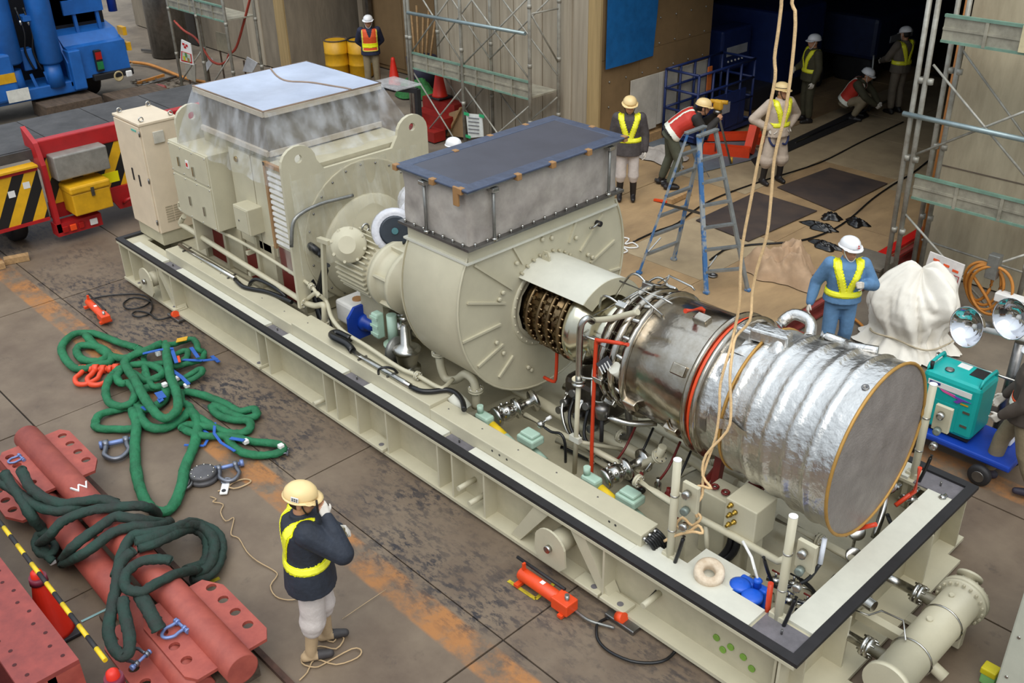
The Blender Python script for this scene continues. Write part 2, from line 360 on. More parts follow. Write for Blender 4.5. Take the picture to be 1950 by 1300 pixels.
# ---- scaffolds
gp = mat('scaffold_steel', (176, 174, 164), .5, .3, .2, 6, c2=(128, 122, 110)); plk = mat('scaffold_plank', (172, 166, 148), .55, .3, .2, 5); plg = mat('plank_green', (118, 150, 132), .5, var=.15)
def scaffold(label, posts, braces, planks, rails, base):
    t = root('scaffold', label, 'scaffold', base)
    for p, q in posts:
        o = MB().cyl(p, q, .033).build('post', gp, t); [MB().cyl((p[0], p[1], z), (p[0], p[1], z+.07), .04).build('coupler', gp, o) for z in (.9, 1.9, 2.9)]
    for p, q in braces: MB().cyl(p, q, .016, n=8).build('brace', gp, t)
    for p, q in rails: MB().cyl(p, q, .034).build('rail', mat('rail_tube', (150, 166, 168), .4, .6, .1), t)
    for (x0, x1, y0, y1, z) in planks:
        MB().box((x0, y0, z), (x1, y1, z+.03)).build('plank', plk, t)
        # ribbed toe board on the front edge
        tb = MB().box((x0, y0-.02, z-.02), (x1, y0, z+.30)).build('toe_board', plk, t)
        MB().box((x0, y0-.045, z+.27), (x1, y0-.0, z+.305)).build('edge_rail', plg, tb); MB().box((x0, y0-.04, z-.03), (x1, y0-.0, z+.0)).build('edge_rail', plg, tb)
        MB().box((x0, y0-.035, z+.12), (x1, y0-.0, z+.15)).build('edge_rail', plk, tb)
        n = max(2, int((x1-x0)/.45))
        for k in range(1, n): MB().box((x0+(x1-x0)*k/n-.02, y0-.042, z-.02), (x0+(x1-x0)*k/n+.02, y0-.018, z+.3)).build('rib', plk, tb)
    return t
fx = [PY(u, 127, 7.3).x for u in (784, 880, 1009)]; bx = [PY(834, 76, 8.0).x, PY(935, 101, 8.0).x, PY(1064, 127, 8.0).x]
zp = PY(791, 130, 7.3).z
posts = [((x, 7.3, 0), (x, 7.3, 5)) for x in fx]+[((fx[0]-.09, 7.3, 0), (fx[0]-.09, 7.3, 5))]+[((x, 8.0, 0), (x, 8.0, 5)) for x in bx]
br = []
for a, c, y in ((fx[0], fx[1], 7.33), (fx[1], fx[2], 7.33), (bx[0], bx[1], 7.97), (bx[1], bx[2], 7.97)):
    for z in (zp-1.55, zp+.3): br += [((a, y, z), (c, y, z+1.45)), ((a, y, z+1.45), (c, y, z))]
br += [((fx[2], 7.3, zp+1.5), (bx[2], 8, zp+.5)), ((fx[2], 7.3, zp+1.45), (bx[2], 8, zp+1.45))]
scaffold('tall tube scaffold with ribbed plank in front of the central concrete column', posts, br, [(fx[0], fx[2], 7.34, 7.98, zp)], [(PY(776, 24, 7.25), PY(1000, 64, 7.25))], (-1.2, 7.6, 0))
y0, y1 = 7.25, 7.95
rx = [PY(1692, 496, y0).x, PY(1707, 500, y0).x, PY(1930, 440, y0).x+.25]; z1 = PY(1735, 375, y0).z; z2 = PY(1783, 75, y0).z
posts = [((rx[0], y0, 0), (rx[0]-.1, y0, 5)), ((rx[1], y0, 0), (rx[1]-.1, y0, 5)), ((rx[2], y0, 0), (rx[2], y0, 5)), ((rx[0]+.05, y1, 0), (rx[0]-.05, y1, 5)), ((rx[0]+.16, y1, 0), (rx[0]+.1, y1, 5)), ((rx[2], y1, 0), (rx[2], y1, 5))]
br = [((rx[1], y0, z2-.3), (rx[2], y0, z1+.4)), ((rx[0], y0, z1+.5), (rx[2], y0, z2-.35)), ((rx[1], y0, z1-.25), (rx[2], y0, z1-1.4)), ((rx[1], y0, z1-1.5), (rx[2], y0, z1-.3)), ((rx[0]+.1, y1, z2-.2), (rx[2], y1, z1+.3)), ((rx[0], y0, z2+.5), (rx[0]+.2, y1, z2+1)), ((rx[0]+.1, y1, .6), (rx[2], y1, .55))]
scaffold('tall tube scaffold with two ribbed plank levels in front of the right concrete column', posts, br, [(rx[1]+.02, rx[2]+.1, y0+.06, y1-.05, z1), (rx[1]+.02, rx[2]+1, y0+.06, y1-.05, z2)], [(PY(1720, 216, y0-.06), PY(1960, 268, y0-.06))], (8.6, 7.6, 0))
o = MB().cyl(PY(1748, 505, 8.15), PY(1848, -20, 8.15), .035).build('orange_pole', mat('orange_pole', (186, 120, 58), .6, var=.15)); tag(o, 'orange standing pole behind the right scaffold', 'pole')
cyp = MB().box((rx[1]+.95, y0+.0, z2-.0), (rx[1]+1.6, y0+.02, z2+.3)).build('cream_board', mat('cream_toe', (214, 200, 160), .6)); tag(cyp, 'cream toe board fixed on the upper plank of the right scaffold', 'board')
y0 = 5.5; lx = [PY(350, 180, y0).x, PY(395, 160, y0).x, PY(446, 150, y0).x]
zl = PY(360, 22, y0).z
posts = [((lx[0], y0, 0), (lx[0], y0, 5)), ((lx[1], y0, 0), (lx[1], y0, 5)), ((lx[2], y0, 0), (lx[2], y0, 5)), ((lx[0], 6.2, 0), (lx[0], 6.2, 5)), ((lx[2], 6.2, 0), (lx[2], 6.2, 5))]
scaffold('distant tube scaffold with warning signs beside the blue crane', posts, [((lx[0], y0, .3), (lx[1], y0, 1.2)), ((lx[1], y0, .3), (lx[2], y0, 1.3)), ((lx[0], y0, .1), (lx[2], y0, .1))], [(lx[0], lx[2], y0+.03, 6.2, zl)], [], (lx[1], 5.8, 0))
# ================================================================== BASE SKID
sk = root('base_skid', 'long cream steel base frame with ribbed sides and black rubber edge strip', 'machine base', (5.55, 1.46, 0))
LX, WY, H = 11.1, 2.92, .64
def ibeam_x(y0, y1, yw):
    MB().box((0, y0, .04), (LX, y1, .075)).build('bottom_flange', cream, sk); MB().box((0, yw-.01, .075), (LX, yw+.01, .61)).build('web', creamd, sk)
    MB().box((0, y0, .61), (LX, y1, H)).build('top_flange', cream, sk)
ibeam_x(-.03, .3, .15); ibeam_x(WY-.3, WY+.03, WY-.15)
for x0, x1, xw in ((0, .3, .12), (LX-.3, LX, LX-.16)):
    MB().box((x0, .3, .04), (x1+(.12 if x1 == LX else 0), WY-.3, .075)).build('bottom_flange', cream, sk); MB().box((xw-.01, .3, .075), (xw+.01, WY-.3, .61)).build('web', creamd, sk); MB().box((x0, .3, .61), (x1, WY-.3, H)).build('top_flange', cream, sk)
MB().box((LX-.17, 0, .075), (LX-.15, .31, .61)).build('end_plate', creamd, sk)
MB().box((LX-.17, WY-.31, .075), (LX-.15, WY, .61)).build('end_plate', creamd, sk)
stf = MB().box((-.011, -.015, .075), (.011, .142, .61)).mesh('stiffener'); stf.materials.append(cream)
for x in (.03, .33, 1.17, 1.55, 3.72, 3.93, 5.11, 5.33, 5.72, 6.24, 7.07, 7.29, 7.75, 9.26, 10.98):
    for y in ((0, WY-.14) if x not in (1.17,) else (0,)):
        o = bpy.data.objects.new('stiffener', stf); COL.objects.link(o); o.parent = sk; o.location = (x-5.55, y-1.46 if y == 0 else y-1.46, 0)
for y in (.75, 2.1): MB().box((LX-.15, y-.012, .075), (LX+.02, y+.012, .61)).build('stiffener', cream, sk)
MB().box((-.02, -.025, H), (LX+.02, .06, H+.035)).build('rubber_strip', black, sk); MB().box((LX-.065, .06, H), (LX+.02, WY+.02, H+.035)).build('rubber_strip', black, sk); MB().box((-.02, WY-.06, H), (LX-.065, WY+.025, H+.035)).build('rubber_strip', black, sk); MB().box((-.02, .06, H), (.06, WY-.06, H+.035)).build('rubber_strip', black, sk)
pads = [1.42, 4.0, 5.58, 7.26]
for x in pads:
    o = MB().box((x-.17, .06, H), (x+.17, .168, H+.012)).build('grey_pad', lead, sk); MB().cyl((x, .12, H+.01), (x, .12, H+.06), .009, n=6).build('stud', steeld, o)
for x, y in ((LX-.24, .18), (LX-.24, WY-.18)):
    o = MB().box((x-.2, y-.12, H), (x+.17, y+.12, H+.012)).build('grey_pad', lead, sk); MB().cyl((x, y, H+.01), (x, y, H+.06), .009, n=6).build('stud', steeld, o)
e = [.35]+[q for x in pads for q in (x-.19, x+.19)]+[9.46, 9.461, LX-.46]
for a, c in zip(e[::2], e[1::2]): MB().box((a, .062, H), (c, .166 if a < 9 else .29, H+.03)).build('top_cover', white, sk)
MB().box((LX-.29, .33, H), (LX-.07, WY-.32, H+.03)).build('top_cover', white, sk); MB().box((6.0, WY-.29, H), (LX-.5, WY-.07, H+.03)).build('top_cover', white, sk)
MB().box((.12, .16, .26), (LX-.17, WY-.16, .30)).build('floor_pan', creamd, sk)
MB().box((.3, .62, .3), (4.3, 2.4, .64)).build('generator_seat', creamd, sk)
# cable trunking along the inside
for a, c, z, y1 in ((1.15, 4.25, .80, .43), (4.25, 6.76, .83, .45), (6.76, 9.5, .79, .395)):
    MB().bev((a, .17, H), (c, y1, z), .008).build('cable_trunking', cream, sk)
b = MB()
for k in range(16): b.cyl((1.4+k*.5, .3, .7), (1.4+k*.5, .3, .806+(.03 if 5 < k < 11 else 0)-(.01 if k > 10 else 0)), .008, n=6)
b.build('screws', steeld, sk)['kind'] = 'stuff'
b = MB()
for x in (7.68, 7.78, 7.88, 9.15, 9.22): b.cyl((x, .178, .74), (x, .168, .74), .012, n=8)
b.build('bolt_holes', black, sk)['kind'] = 'stuff'
# trunnions and their gussets
for x in (.98, 8.72):
    o = MB().cyl((x, .14, .36), (x, -.10, .36), .105, n=20).build('trunnion', cream, sk)
    MB().plate([(.19*math.cos(a), .19*math.sin(a)) for a in [math.radians(d) for d in range(20, 161, 14)]]+[(-.19, -.12), (-.12, -.2), (.12, -.2), (.19, -.12)], [], .02, axes((x, -.10, .36), (1, 0, 0), (0, 0, 1))).build('trunnion_plate', cream, o)
    MB().cyl((x, -.12, .36), (x, -.16, .36), .035).build('stub', steel, o)
    for s in (-1, 1): MB().prism([(x+s*.12, .0, .6), (x+s*.3, .0, .6), (x+s*.62, .0, .08), (x+s*.5, .0, .08)], (0, .13, 0)).build('gusset', cream, sk) if x > 5 or s > 0 else None
for x in (.4, 1.45, 3.6, 6.05, 9.1, 9.4):
    o = MB().bev((x-.14, -.06, .075), (x+.14, .1, .115), .008).build('jacking_pad', cream, sk); MB().cyl((x+.05, .0, .11), (x+.05, .0, .117), .03).build('hole', lead, o)
for x, z in ((4.95, .14), (7.45, .3), (9.75, .35), (7.6, .2)):
    MB().cyl((x, .14, z), (x, -.08, z), .028).build('drain_stub', cream, sk)
grn = mat('green_tape', (120, 160, 60), .6)
for u, v in ((1365, 1213), (1377, 1236), (1392, 1231), (1416, 1250), (1432, 1272), (1332, 1238)):
    p = PY(u, v, .138); MB().cyl((p.x, .14, p.z), (p.x, .125, p.z), .03).build('taped_bolt', grn, sk)
for x, z in ((9.72, .35), (7.05, .35)): MB().cyl((x, .14, z), (x-.02, .05, z-.06), .016).build('sensor', blackg, sk)
# ================================================================== CONTROL CABINET
cb = root('control_cabinet', 'tall beige steel control cabinet standing on the far end of the base frame', 'cabinet', (.38, .58, .64))
MB().box((.03, .34, .675), (.75, .83, .86)).build('plinth', creamd, cb); MB().bev((0, .32, .86), (.77, .85, 2.40), .012).build('body', beige, cb)
MB().bev((-.01, .30, 2.385), (.78, .86, 2.42), .006).build('roof', beige, cb)
d = MB().bev((.02, .295, .89), (.755, .322, 2.37), .006).build('door', beige, cb)
MB().box((.30, .283, 1.55), (.325, .297, 1.72)).build('handle', black, d); MB().box((.48, .283, 1.5), (.505, .297, 1.66)).build('handle', black, d)
for z in (1.0, 1.6, 2.25): MB().cyl((.757, .30, z), (.757, .30, z+.07), .012).build('hinge', steeld, d)
MB().box((.55, .288, 2.30), (.69, .295, 2.325)).build('badge', mat('badge_teal', (96, 178, 160), .5), d)
for x, y in ((.06, .38), (.71, .38), (.71, .8), (.06, .8)):
    MB().tube([(x, y+.03*math.cos(t*math.pi/4), 2.455+.03*math.sin(t*math.pi/4)) for t in range(8)], .009, 6, 2, True).build('lifting_eye', steel, cb)
MB().bev((.77, .47, 2.12), (.795, .62, 2.28), .005).build('cover_plate', mat('pale_grey', (196, 190, 176), .5), cb)
for k in range(7):
    for j in range(2): MB().box((.769, .45+j*.12, 1.0+k*.035), (.775, .555+j*.12, 1.018+k*.035)).build('vent_slot', mat('vent', (170, 156, 132), .6), cb)
# ================================================================== GENERATOR
gn = root('generator', 'large cream generator housing with rounded lifting plates wrapped in clear plastic', 'generator', (2.8, 1.46, .64))
MB().box((1.75, .72, .66), (4.0, 2.28, 2.5)).build('housing', creamd, gn)
def lugplate(x, th, nm):
    pts = [(.42, .85), (2.5, .85), (2.5, 2.55)]
    for cy in (2.27, .65):
        pts += [(cy+.21*math.cos(math.radians(a))*(1.1), 2.58+.21*math.sin(math.radians(a))) for a in range(0, 181, 20)]
        if cy == 2.27: pts += [(1.95, 2.45), (.97, 2.45)]
    pts += [(.42, 2.5)]
    return MB().plate(pts, [(2.27, 2.64, .05), (.65, 2.64, .05)], th, axes((x, 0, 0), (0, 1, 0), (0, 0, 1))).build(nm, cream, gn)
lugplate(4.02, .045, 'end_plate'); lugplate(1.60, .045, 'end_plate')
MB().lathe((4.065, 1.46, 1.55), (1, 0, 0), [(0, .88), (.012, .88), (.012, .86)], 40).build('end_ring', creamd, gn)
MB().lathe((4.06, 1.46, 1.35), (1, 0, 0), [(0, .66), (.05, .64), (.06, .5), (.12, .4), (.13, .2)], 32).build('end_bell', cream, gn)
b = MB()
for k in range(24):
    a = k*math.pi/12; b.ball((4.08, 1.46+.82*math.cos(a), 1.55+.82*math.sin(a)), .014, 6)
b.build('bolts', steeld, gn)['kind'] = 'stuff'
# terminal box
tb = MB().bev((1.36, .40, 1.33), (2.36, .95, 2.33), .01).build('terminal_box', cream, gn)
for z0, z1 in ((1.35, 1.90), (1.93, 2.31)):
    MB().bev((1.38, .385, z0), (2.34, .402, z1), .005).build('cover_panel', cream, tb)
for x, z in ((1.62, 2.1), (1.98, 2.05), (1.75, 1.6), (2.1, 1.55)): MB().bar((x, .375, z-.06), (x, .375, z+.06), .02, .025, (1, 0, 0)).build('pull_handle', steel, tb)
MB().box((1.80, .378, 2.06), (1.87, .386, 2.16)).build('warning_tag', wht, tb); MB().box((1.815, .374, 2.08), (1.855, .379, 2.13)).build('warning_mark', redv, tb)
b = MB()
for x in (1.4, 1.7, 2.0, 2.32):
    for z in (1.37, 1.88, 1.95, 2.29): b.ball((x, .385, z), .01, 6)
b.build('screws', steel, tb)['kind'] = 'stuff'
MB().box((2.45, .66, 1.2), (2.95, .73, 2.42)).build('side_panel', cream, gn); MB().box((2.97, .66, 1.2), (3.3, .73, 2.42)).build('side_panel', cream, gn)
sb = MB().bev((2.72, .46, 1.46), (3.06, .72, 1.80), .01).build('small_box', cream, gn); MB().box((2.74, .452, 1.48), (3.04, .462, 1.78)).build('lid', cream, sb); MB().cyl((2.84, .455, 1.62), (2.84, .445, 1.62), .012).build('lock', steeld, sb)
lv = MB().box((3.5, .56, 1.45), (3.95, .74, 2.48)).build('louvre_box', creamd, gn)
for k in range(13): MB().box((3.53, .535, 1.5+k*.072), (3.92, .565, 1.535+k*.072)).build('louvre_slat', wht, lv)
for a_, c_ in (((3.49, .55, 1.42), (3.49, .55, 2.5)), ((3.95, .55, 1.42), (3.95, .55, 2.5)), ((3.47, .55, 2.48), (3.97, .55, 2.48))): MB().bar(a_, c_, .045, .045).build('taped_edge', tape, lv)
MB().cyl((2.62, .66, 2.3), (2.62, .64, 2.3), .035).build('brass_plug', brass, gn)
# lower panels between the posts of the generator foot
for x0, x1, z1 in ((1.55, 1.95, 1.25), (2.5, 2.75, 1.05), (3.35, 3.78, 1.42)): MB().box((x0, .655, .68), (x1, .715, z1)).build('maroon_panel', reddk, gn)
for x in (1.45, 2.02, 2.85, 3.25, 3.85): MB().box((x-.03, .62, .64), (x+.03, .72, 1.35)).build('foot_post', creamd, gn)
for x0, x1 in ((2.05, 2.42), (2.88, 3.2)): MB().box((x0, .66, .68), (x1, .71, 1.3)).build('foot_panel', creamd, gn)
# air outlet box on top under plastic
ob = MB().box((1.88, .66, 2.5), (3.43, 2.26, 3.0)).build('outlet_box', mat('zinc_sheet', (150, 146, 140), .55, .3, .2, 3, c2=(120, 114, 106)), gn)
wr_ = mat('crate_edge', (186, 176, 160), .7, var=.1)
for p_, q_ in (((1.86, .64, 3.02), (3.46, .64, 3.02)), ((1.86, 2.28, 3.02), (3.46, 2.28, 3.02)), ((1.86, .64, 3.02), (1.86, 2.28, 3.02)), ((3.46, .64, 3.02), (3.46, 2.28, 3.02)), ((1.9, .645, 2.55), (3.44, .645, 2.55)), ((3.44, .65, 2.55), (3.44, 2.26, 2.55))): MB().bar(p_, q_, .05, .06).build('edge_rail', wr_, ob)
sag = lambda u, v: -.035*math.sin(math.pi*u)*math.sin(math.pi*v)+.02*math.sin(9*u+4*v)*math.sin(math.pi*u)*math.sin(math.pi*v)
MB().grid(lambda u, v: V((1.85+1.62*u, .63+1.66*v, 3.062+sag(u, v))), 16, 16).build('top_sheet', mat('white_film', (186, 196, 216), .22, var=.06, scale=3), ob)
MB().tube([V((1.85+1.62*t, 1.74-.12*math.sin(5.2*t), 3.068+sag(t, (1.11-.12*math.sin(5.2*t))/1.66))) for t in [k/10 for k in range(11)]], .012, 6).build('sheet_seam', mat('seam_brown', (150, 128, 110), .7), ob)
MB().tube([(1.85, .63, 3.06), (3.47, .63, 3.06), (3.47, 2.29, 3.06), (1.85, 2.29, 3.06)], .01, 6, 1, True).build('sheet_hem', mat('seam_brown', (150, 128, 110)), ob)
fw_ = film('clear_film', (226, 230, 236), .03, .34, scale=4, stretch=(1.5, 1.5, .6))
cs = [V((1.85, .63, 3.06)), V((3.47, .63, 3.06)), V((3.47, 2.29, 3.06)), V((1.85, 2.29, 3.06))]
out = [V((1.66, .40, 2.34)), V((4.0, .40, 2.30)), V((4.0, 2.5, 2.36)), V((1.66, 2.5, 2.4))]
for i in range(4):
    a, c, a2, c2 = cs[i], cs[(i+1) % 4], out[i], out[(i+1) % 4]
    def f(u, v):
        p = a.lerp(c, u); q = a2.lerp(c2, u); r = p.lerp(q, v**(1.25+.25*math.sin(u*14)))
        r.z -= .14*math.sin(v*3.1)*(1-.6*abs(2*u-1)); n = (q-p); n.z = 0
        return r+n.normalized()*(.035*math.sin(u*31+v*3)*v+.03*math.sin(u*13+1)*math.sin(3*v))
    MB().grid(f, 44, 12).build('clear_skirt', fw_, gn)
# clear sheet over the end plate
fs_ = film('clear_film_front', (232, 230, 214), .03, .4, scale=3, stretch=(1, 3, .5))
MB().grid(lambda u, v: V((4.075+.03*math.sin(u*17+3*v)*v+.015*math.sin(u*41)+.10*v*v, .5+1.9*u, 2.42-v*(.8+.28*math.sin(u*9)))), 50, 14).build('clear_sheet', fs_, gn)
MB().tube([PX(u, v, 4.14) for u, v in ((555, 470), (558, 425), (575, 405), (610, 388), (640, 380), (672, 372))], .022, 8).build('cable', galv, gn)
MB().grid(lambda u, v: V((3.48+.6*u, .50+.02*math.sin(u*20), 2.5-v*1.35+.1*u*v)), 14, 10).build('clear_flap', fs_, gn)
# ================================================================== STARTER MOTOR between generator and intake
ax = V((1, 0, -.02)).normalized()
mo = root('electric_motor', 'finned cream electric motor with round bolted cover beside the generator', 'motor', (5.0, 1.0, 1.5))
MB().lathe((4.55, 1.0, 1.5), (1, 0, 0), [(0, .2), (.02, .25), (.5, .25), (.52, .22)], 28).build('motor_body', creamd, mo)
fin = MB()
for k in range(36):
    a = k*math.pi/18
    if math.sin(a) < -.75: continue
    d_ = V((0, math.cos(a), math.sin(a))); c_ = V((4.6, 1.0, 1.5))+d_*.265; fin.bar(c_, c_+V((.4, 0, 0)), .012, .045, d_)
fin.build('cooling_fins', cream, mo)['kind'] = 'stuff'
MB().lathe((5.08, 1.0, 1.5), (1, 0, 0), [(0, .30), (.05, .30), (.06, .26), (.2, .24), (.22, .29), (.27, .29), (.28, .2), (.5, .2)], 28).build('bell_housing', cream, mo)
for a in (40, 100, 160, 220): 
    d_ = V((0, math.cos(math.radians(a)), math.sin(math.radians(a)))); p_ = V((5.13, 1, 1.5))+d_*.24; MB().bar(p_, p_+V((.18, 0, 0))-d_*.0, .02, .1, d_).build('bell_rib', cream, mo)
n_ = V((.62, -.66, .38)).normalized(); pc = (PY(664, 466, .66)-V((5.12, 1, 1.5)))/1.3+V((5, 1, 1.5))
cv = MB().lathe(pc-n_*.14, n_, [(-.1, .11), (.02, .115), (.12, .125), (.125, .155), (.16, .155), (.165, .14), (.185, .125), (.2, .08), (.208, .075)], 28).build('round_cover', cream, mo)
x_, y_ = frame(n_)
for k in range(8):
    a = k*math.pi/4+.2; c_ = pc+n_*.0+(x_*math.cos(a)+y_*math.sin(a))*.145; MB().cyl(c_, c_+n_*.035, .014, n=6).build('bolt', cream, cv)
MB().box((4.62, .93, .85), (4.95, 1.1, 1.3)).build('motor_stand', creamd, mo)
MB().tube([(4.3, .78, 1.5), (4.15, .72, 1.58), (4.12, .72, 1.4), (4.2, .72, 1.1), (4.35, .68, .8), (4.6, .6, .62)], .035).build('power_cable', blackg, mo); MB().tube([(4.36, .78, 1.42), (4.25, .74, 1.1), (4.42, .70, .8), (4.7, .62, .6)], .035).build('power_cable', blackg, mo)
MB().tube([V((4.7, 1.0, 1.77))+V((0, .035*math.cos(t*math.pi/4), .04+.035*math.sin(t*math.pi/4))) for t in range(8)], .01, 6, 2, True).build('eye_bolt', steel, mo)
cbk = root('cable_bracket', 'upright cream bracket post carrying the black motor cables', 'bracket', tuple(PY(622, 625, .62))); MB().bar(PY(615, 455, .62), PY(622, 625, .62), .045, .045).build('upright', cream, cbk); MB().bar(PY(607, 455, .62), PY(628, 462, .62), .06, .05).build('head', cream, cbk)
for o in [mo]: o.scale = (1.3, 1.3, 1.3); o.location.x += .12
# gearbox under and behind
gb = root('gearbox', 'cream gearbox casing hidden under clear plastic behind the motor', 'gearbox', (5.2, 1.5, .64))
MB().bev((4.5, 1.15, .64), (6.2, 2.2, 1.45), .04).build('casing', creamd, gb); MB().lathe((5.5, 1.35, 1.5), (1, 0, 0), [(0, .32), (.7, .32)], 24).build('output_sleeve', creamd, gb)
p_ = PX(752, 440, 5.2); nn = V((.75, -.5, .35)).normalized()
fl_ = MB().lathe(p_-nn*.3, nn, [(0, .26), (.28, .25), (.29, .2)], 24).build('wrapped_filter', mat('wrapped_white', (214, 214, 220), .3, var=.12, scale=6, bump=.8, bscale=9), gb)
MB().lathe(p_, nn, [(0, .17), (.015, .17), (.02, .15)], 24).build('filter_disc', mat('dark_disc', (52, 58, 66), .35, .4), fl_); MB().lathe(p_+nn*.018, nn, [(0, .04), (.02, .035)], 12).build('filter_hub', mat('hub_teal', (70, 120, 126), .4), fl_)
def blob(u, v):
    t = 2*math.pi*u; s = math.pi*(.05+.9*v); r = 1+.14*math.sin(5*t+7*v)+.08*math.sin(11*t+3*v)
    return V((5.0, 1.75, 1.95))+V((.38*math.sin(s)*math.cos(t)*r, .42*math.sin(s)*math.sin(t)*r, .36*math.cos(s)*r))
MB().grid(blob, 40, 16).build('plastic_wrap', film('wrap_film', (238, 238, 244), .3, .85, scale=6), gb)
# ================================================================== INTAKE HOUSING
ih = root('intake_housing', 'rounded cream air intake housing with radial ribs and grey cloth box on top', 'intake', (6.68, 1.46, .64))
CY, CZ, RR = 1.48, 1.88, 1.17
def outline(r, ztop, n=36, cy=CY):
    a0 = math.asin(min(1, (ztop-CZ)/r)); return [(cy+r*math.cos(a), CZ+r*math.sin(a)) for a in [math.pi-a0+(math.pi+2*a0)*k/n for k in range(n+1)]]
sh = outline(RR, 2.46)
n = len(sh); b = MB()
prof = [(6.25, -.02), (6.28, 0), (7.08, 0), (7.1, -.015)]
vs = []
for x, dr in prof: vs += [V((x, CY+(y-CY)*(1+dr), CZ+(z-CZ)*(1+dr) if z < 2.4 else z)) for y, z in sh]
b.add(vs, [(i*n+k, (i+1)*n+k, (i+1)*n+k+1, i*n+k+1) for i in range(3) for k in range(n-1)], True)
b.build('shell', cream, ih)
MB().plate(sh, [(1.46, 1.64, .36)], .012, axes((7.09, 0, 0), (0, 1, 0), (0, 0, 1))).build('front_plate', cream, ih)
MB().plate(sh, [], .012, axes((6.24, 0, 0), (0, 1, 0), (0, 0, 1))).build('back_plate', cream, ih)
b = MB().tube([(7.11, y, z) for y, z in outline(RR+.01, 2.46)], .012, 6, 1); b.build('front_rim', cream, ih)
MB().box((6.2, .42, 2.40), (7.14, 2.50, 2.42)).build('lower_flange', white, ih); MB().box((6.24, .45, 2.42), (7.12, 2.48, 2.56)).build('neck', cream, ih)
MB().box((6.17, .39, 2.56), (7.2, 2.53, 2.585)).build('upper_flange', steeld, ih)
b = MB()
for k in range(14): b.cyl((7.17, .5+k*.15, 2.585), (7.17, .5+k*.15, 2.615), .014, n=6)
for k in range(7): b.cyl((6.25+k*.14, .42, 2.585), (6.25+k*.14, .42, 2.615), .014, n=6)
b.build('flange_bolts', steel, ih)['kind'] = 'stuff'
def cl(u, v):
    t = u*4; i = int(t) % 4; f = t-int(t) if u < 1 else 0; q = [(6.22, .45), (7.14, .45), (7.14, 2.47), (6.22, 2.47)]
    a, c = q[i], q[(i+1) % 4]; x, y = a[0]+(c[0]-a[0])*f, a[1]+(c[1]-a[1])*f
    bul = .03*math.sin(v*math.pi)*math.sin(f*math.pi)-.016*abs(math.sin(f*9+v*3))*math.sin(v*math.pi)-.02*math.sin(f*17-v*6+i)*math.sin(v*math.pi)*(1-v)
    nx, ny = [(0, -1), (1, 0), (0, 1), (-1, 0)][i]
    k = 1+.02*math.sin(math.pi*v); return V((x+nx*bul, y+ny*bul, 2.585+.52*v))
MB().grid(cl, 80, 10).build('cloth_box', cloth, ih)
lid = MB().box((6.18, .40, 3.105), (7.20, 2.52, 3.13)).build('lid_frame', galv, ih)
MB().grid(lambda u, v: V((6.26+.86*u, .50+1.94*v, 3.150-.008*math.sin(math.pi*u)*math.sin(math.pi*v))), 8, 12).build('dark_screen', mat('dark_mesh', (66, 68, 80), .35, var=.08, scale=3, bump=.1, bscale=3), lid)
tap = mat('blue_tape', (66, 76, 98), .35, var=.12, bump=.4, bscale=12)
for a_, c_ in (((6.17, .38, 3.13), (6.31, 2.54, 3.155)), ((7.08, .38, 3.13), (7.23, 2.54, 3.155)), ((6.17, .38, 3.128), (7.23, .52, 3.152)), ((6.17, 2.42, 3.128), (7.23, 2.55, 3.152))): MB().bev(a_, c_, .01).build('blue_border', tap, lid)
for x, y in ((6.2, .40), (6.75, .385), (7.12, .40), (7.22, 1.0), (7.22, 1.45), (7.22, 1.95), (6.3, 1.05), (6.2, 1.6), (6.2, 2.1), (6.75, 2.52), (7.2, 2.5)): MB().bev((x-.03, y-.028, 3.10), (x+.03, y+.028, 3.160), .006).build('tape_patch', tape, lid)
MB().bev((7.03, .375, 2.98), (7.10, .40, 3.16), .006).build('tape_patch', tape, lid)
for x, y in ((6.6, .40), (7.19, .72), (7.19, 2.3), (6.4, 2.52)):
    o = MB().cyl((x, y, 2.57), (x, y, 3.1), .016, n=8).build('tie_rod', galv, ih); MB().bev((x-.04, y-.04, 3.06), (x+.04, y+.04, 3.1), .006).build('tie_clamp', steel, o); MB().cyl((x, y, 2.58), (x, y, 2.61), .03, n=6).build('nut', steel, o)
def rib(u1, v1, u2, v2, w=.022):
    MB().bar(PX(u1, v1, 7.11), PX(u2, v2, 7.11), w, .03, (1, 0, 0)).build('rib', cream, ih)
for r_ in ((890, 577, 962, 577), (880, 652, 953, 617), (910, 698, 958, 655), (950, 718, 977, 677), (903, 505, 975, 550), (975, 467, 995, 502), (1084, 462, 1097, 418), (1105, 478, 1147, 408), (1124, 500, 1170, 457), (1160, 516, 1180, 510)): rib(*r_)
for u, v in ((956, 556), (949, 569), (944, 651), (957, 671), (1004, 698), (1010, 703), (982, 500), (1031, 455), (1049, 452), (1095, 452), (1118, 484), (1126, 489)):
    p_ = PX(u, v, 7.10); MB().lathe(p_, (1, 0, 0), [(0, .022), (.03, .022), (.035, .012)], 10).build('plug', cream, ih)
p_ = PX(1136, 424, 7.11); o = MB().cyl(p_, p_+V((.06, 0, 0)), .03).build('valve_tip', black, ih); MB().tube([p_+V((.05, 0, 0)), p_+V((.06, -.05, .02)), p_+V((.06, -.12, .0)), p_+V((.06, -.17, .01))], .012, 6).build('lever', steel, o)
hub = MB().lathe((7.09, 1.46, 1.64), (1, 0, 0), [(0, .46), (.025, .46), (.027, .40), (.0, .40), (-.3, .33)], 40, caps=False).build('hub_ring', cream, ih)
b = MB()
for k in range(28): a = k*math.pi/14; b.ball((7.118, 1.46+.435*math.cos(a), 1.64+.435*math.sin(a)), .012, 6)
b.build('hub_bolts', cream, hub)['kind'] = 'stuff'
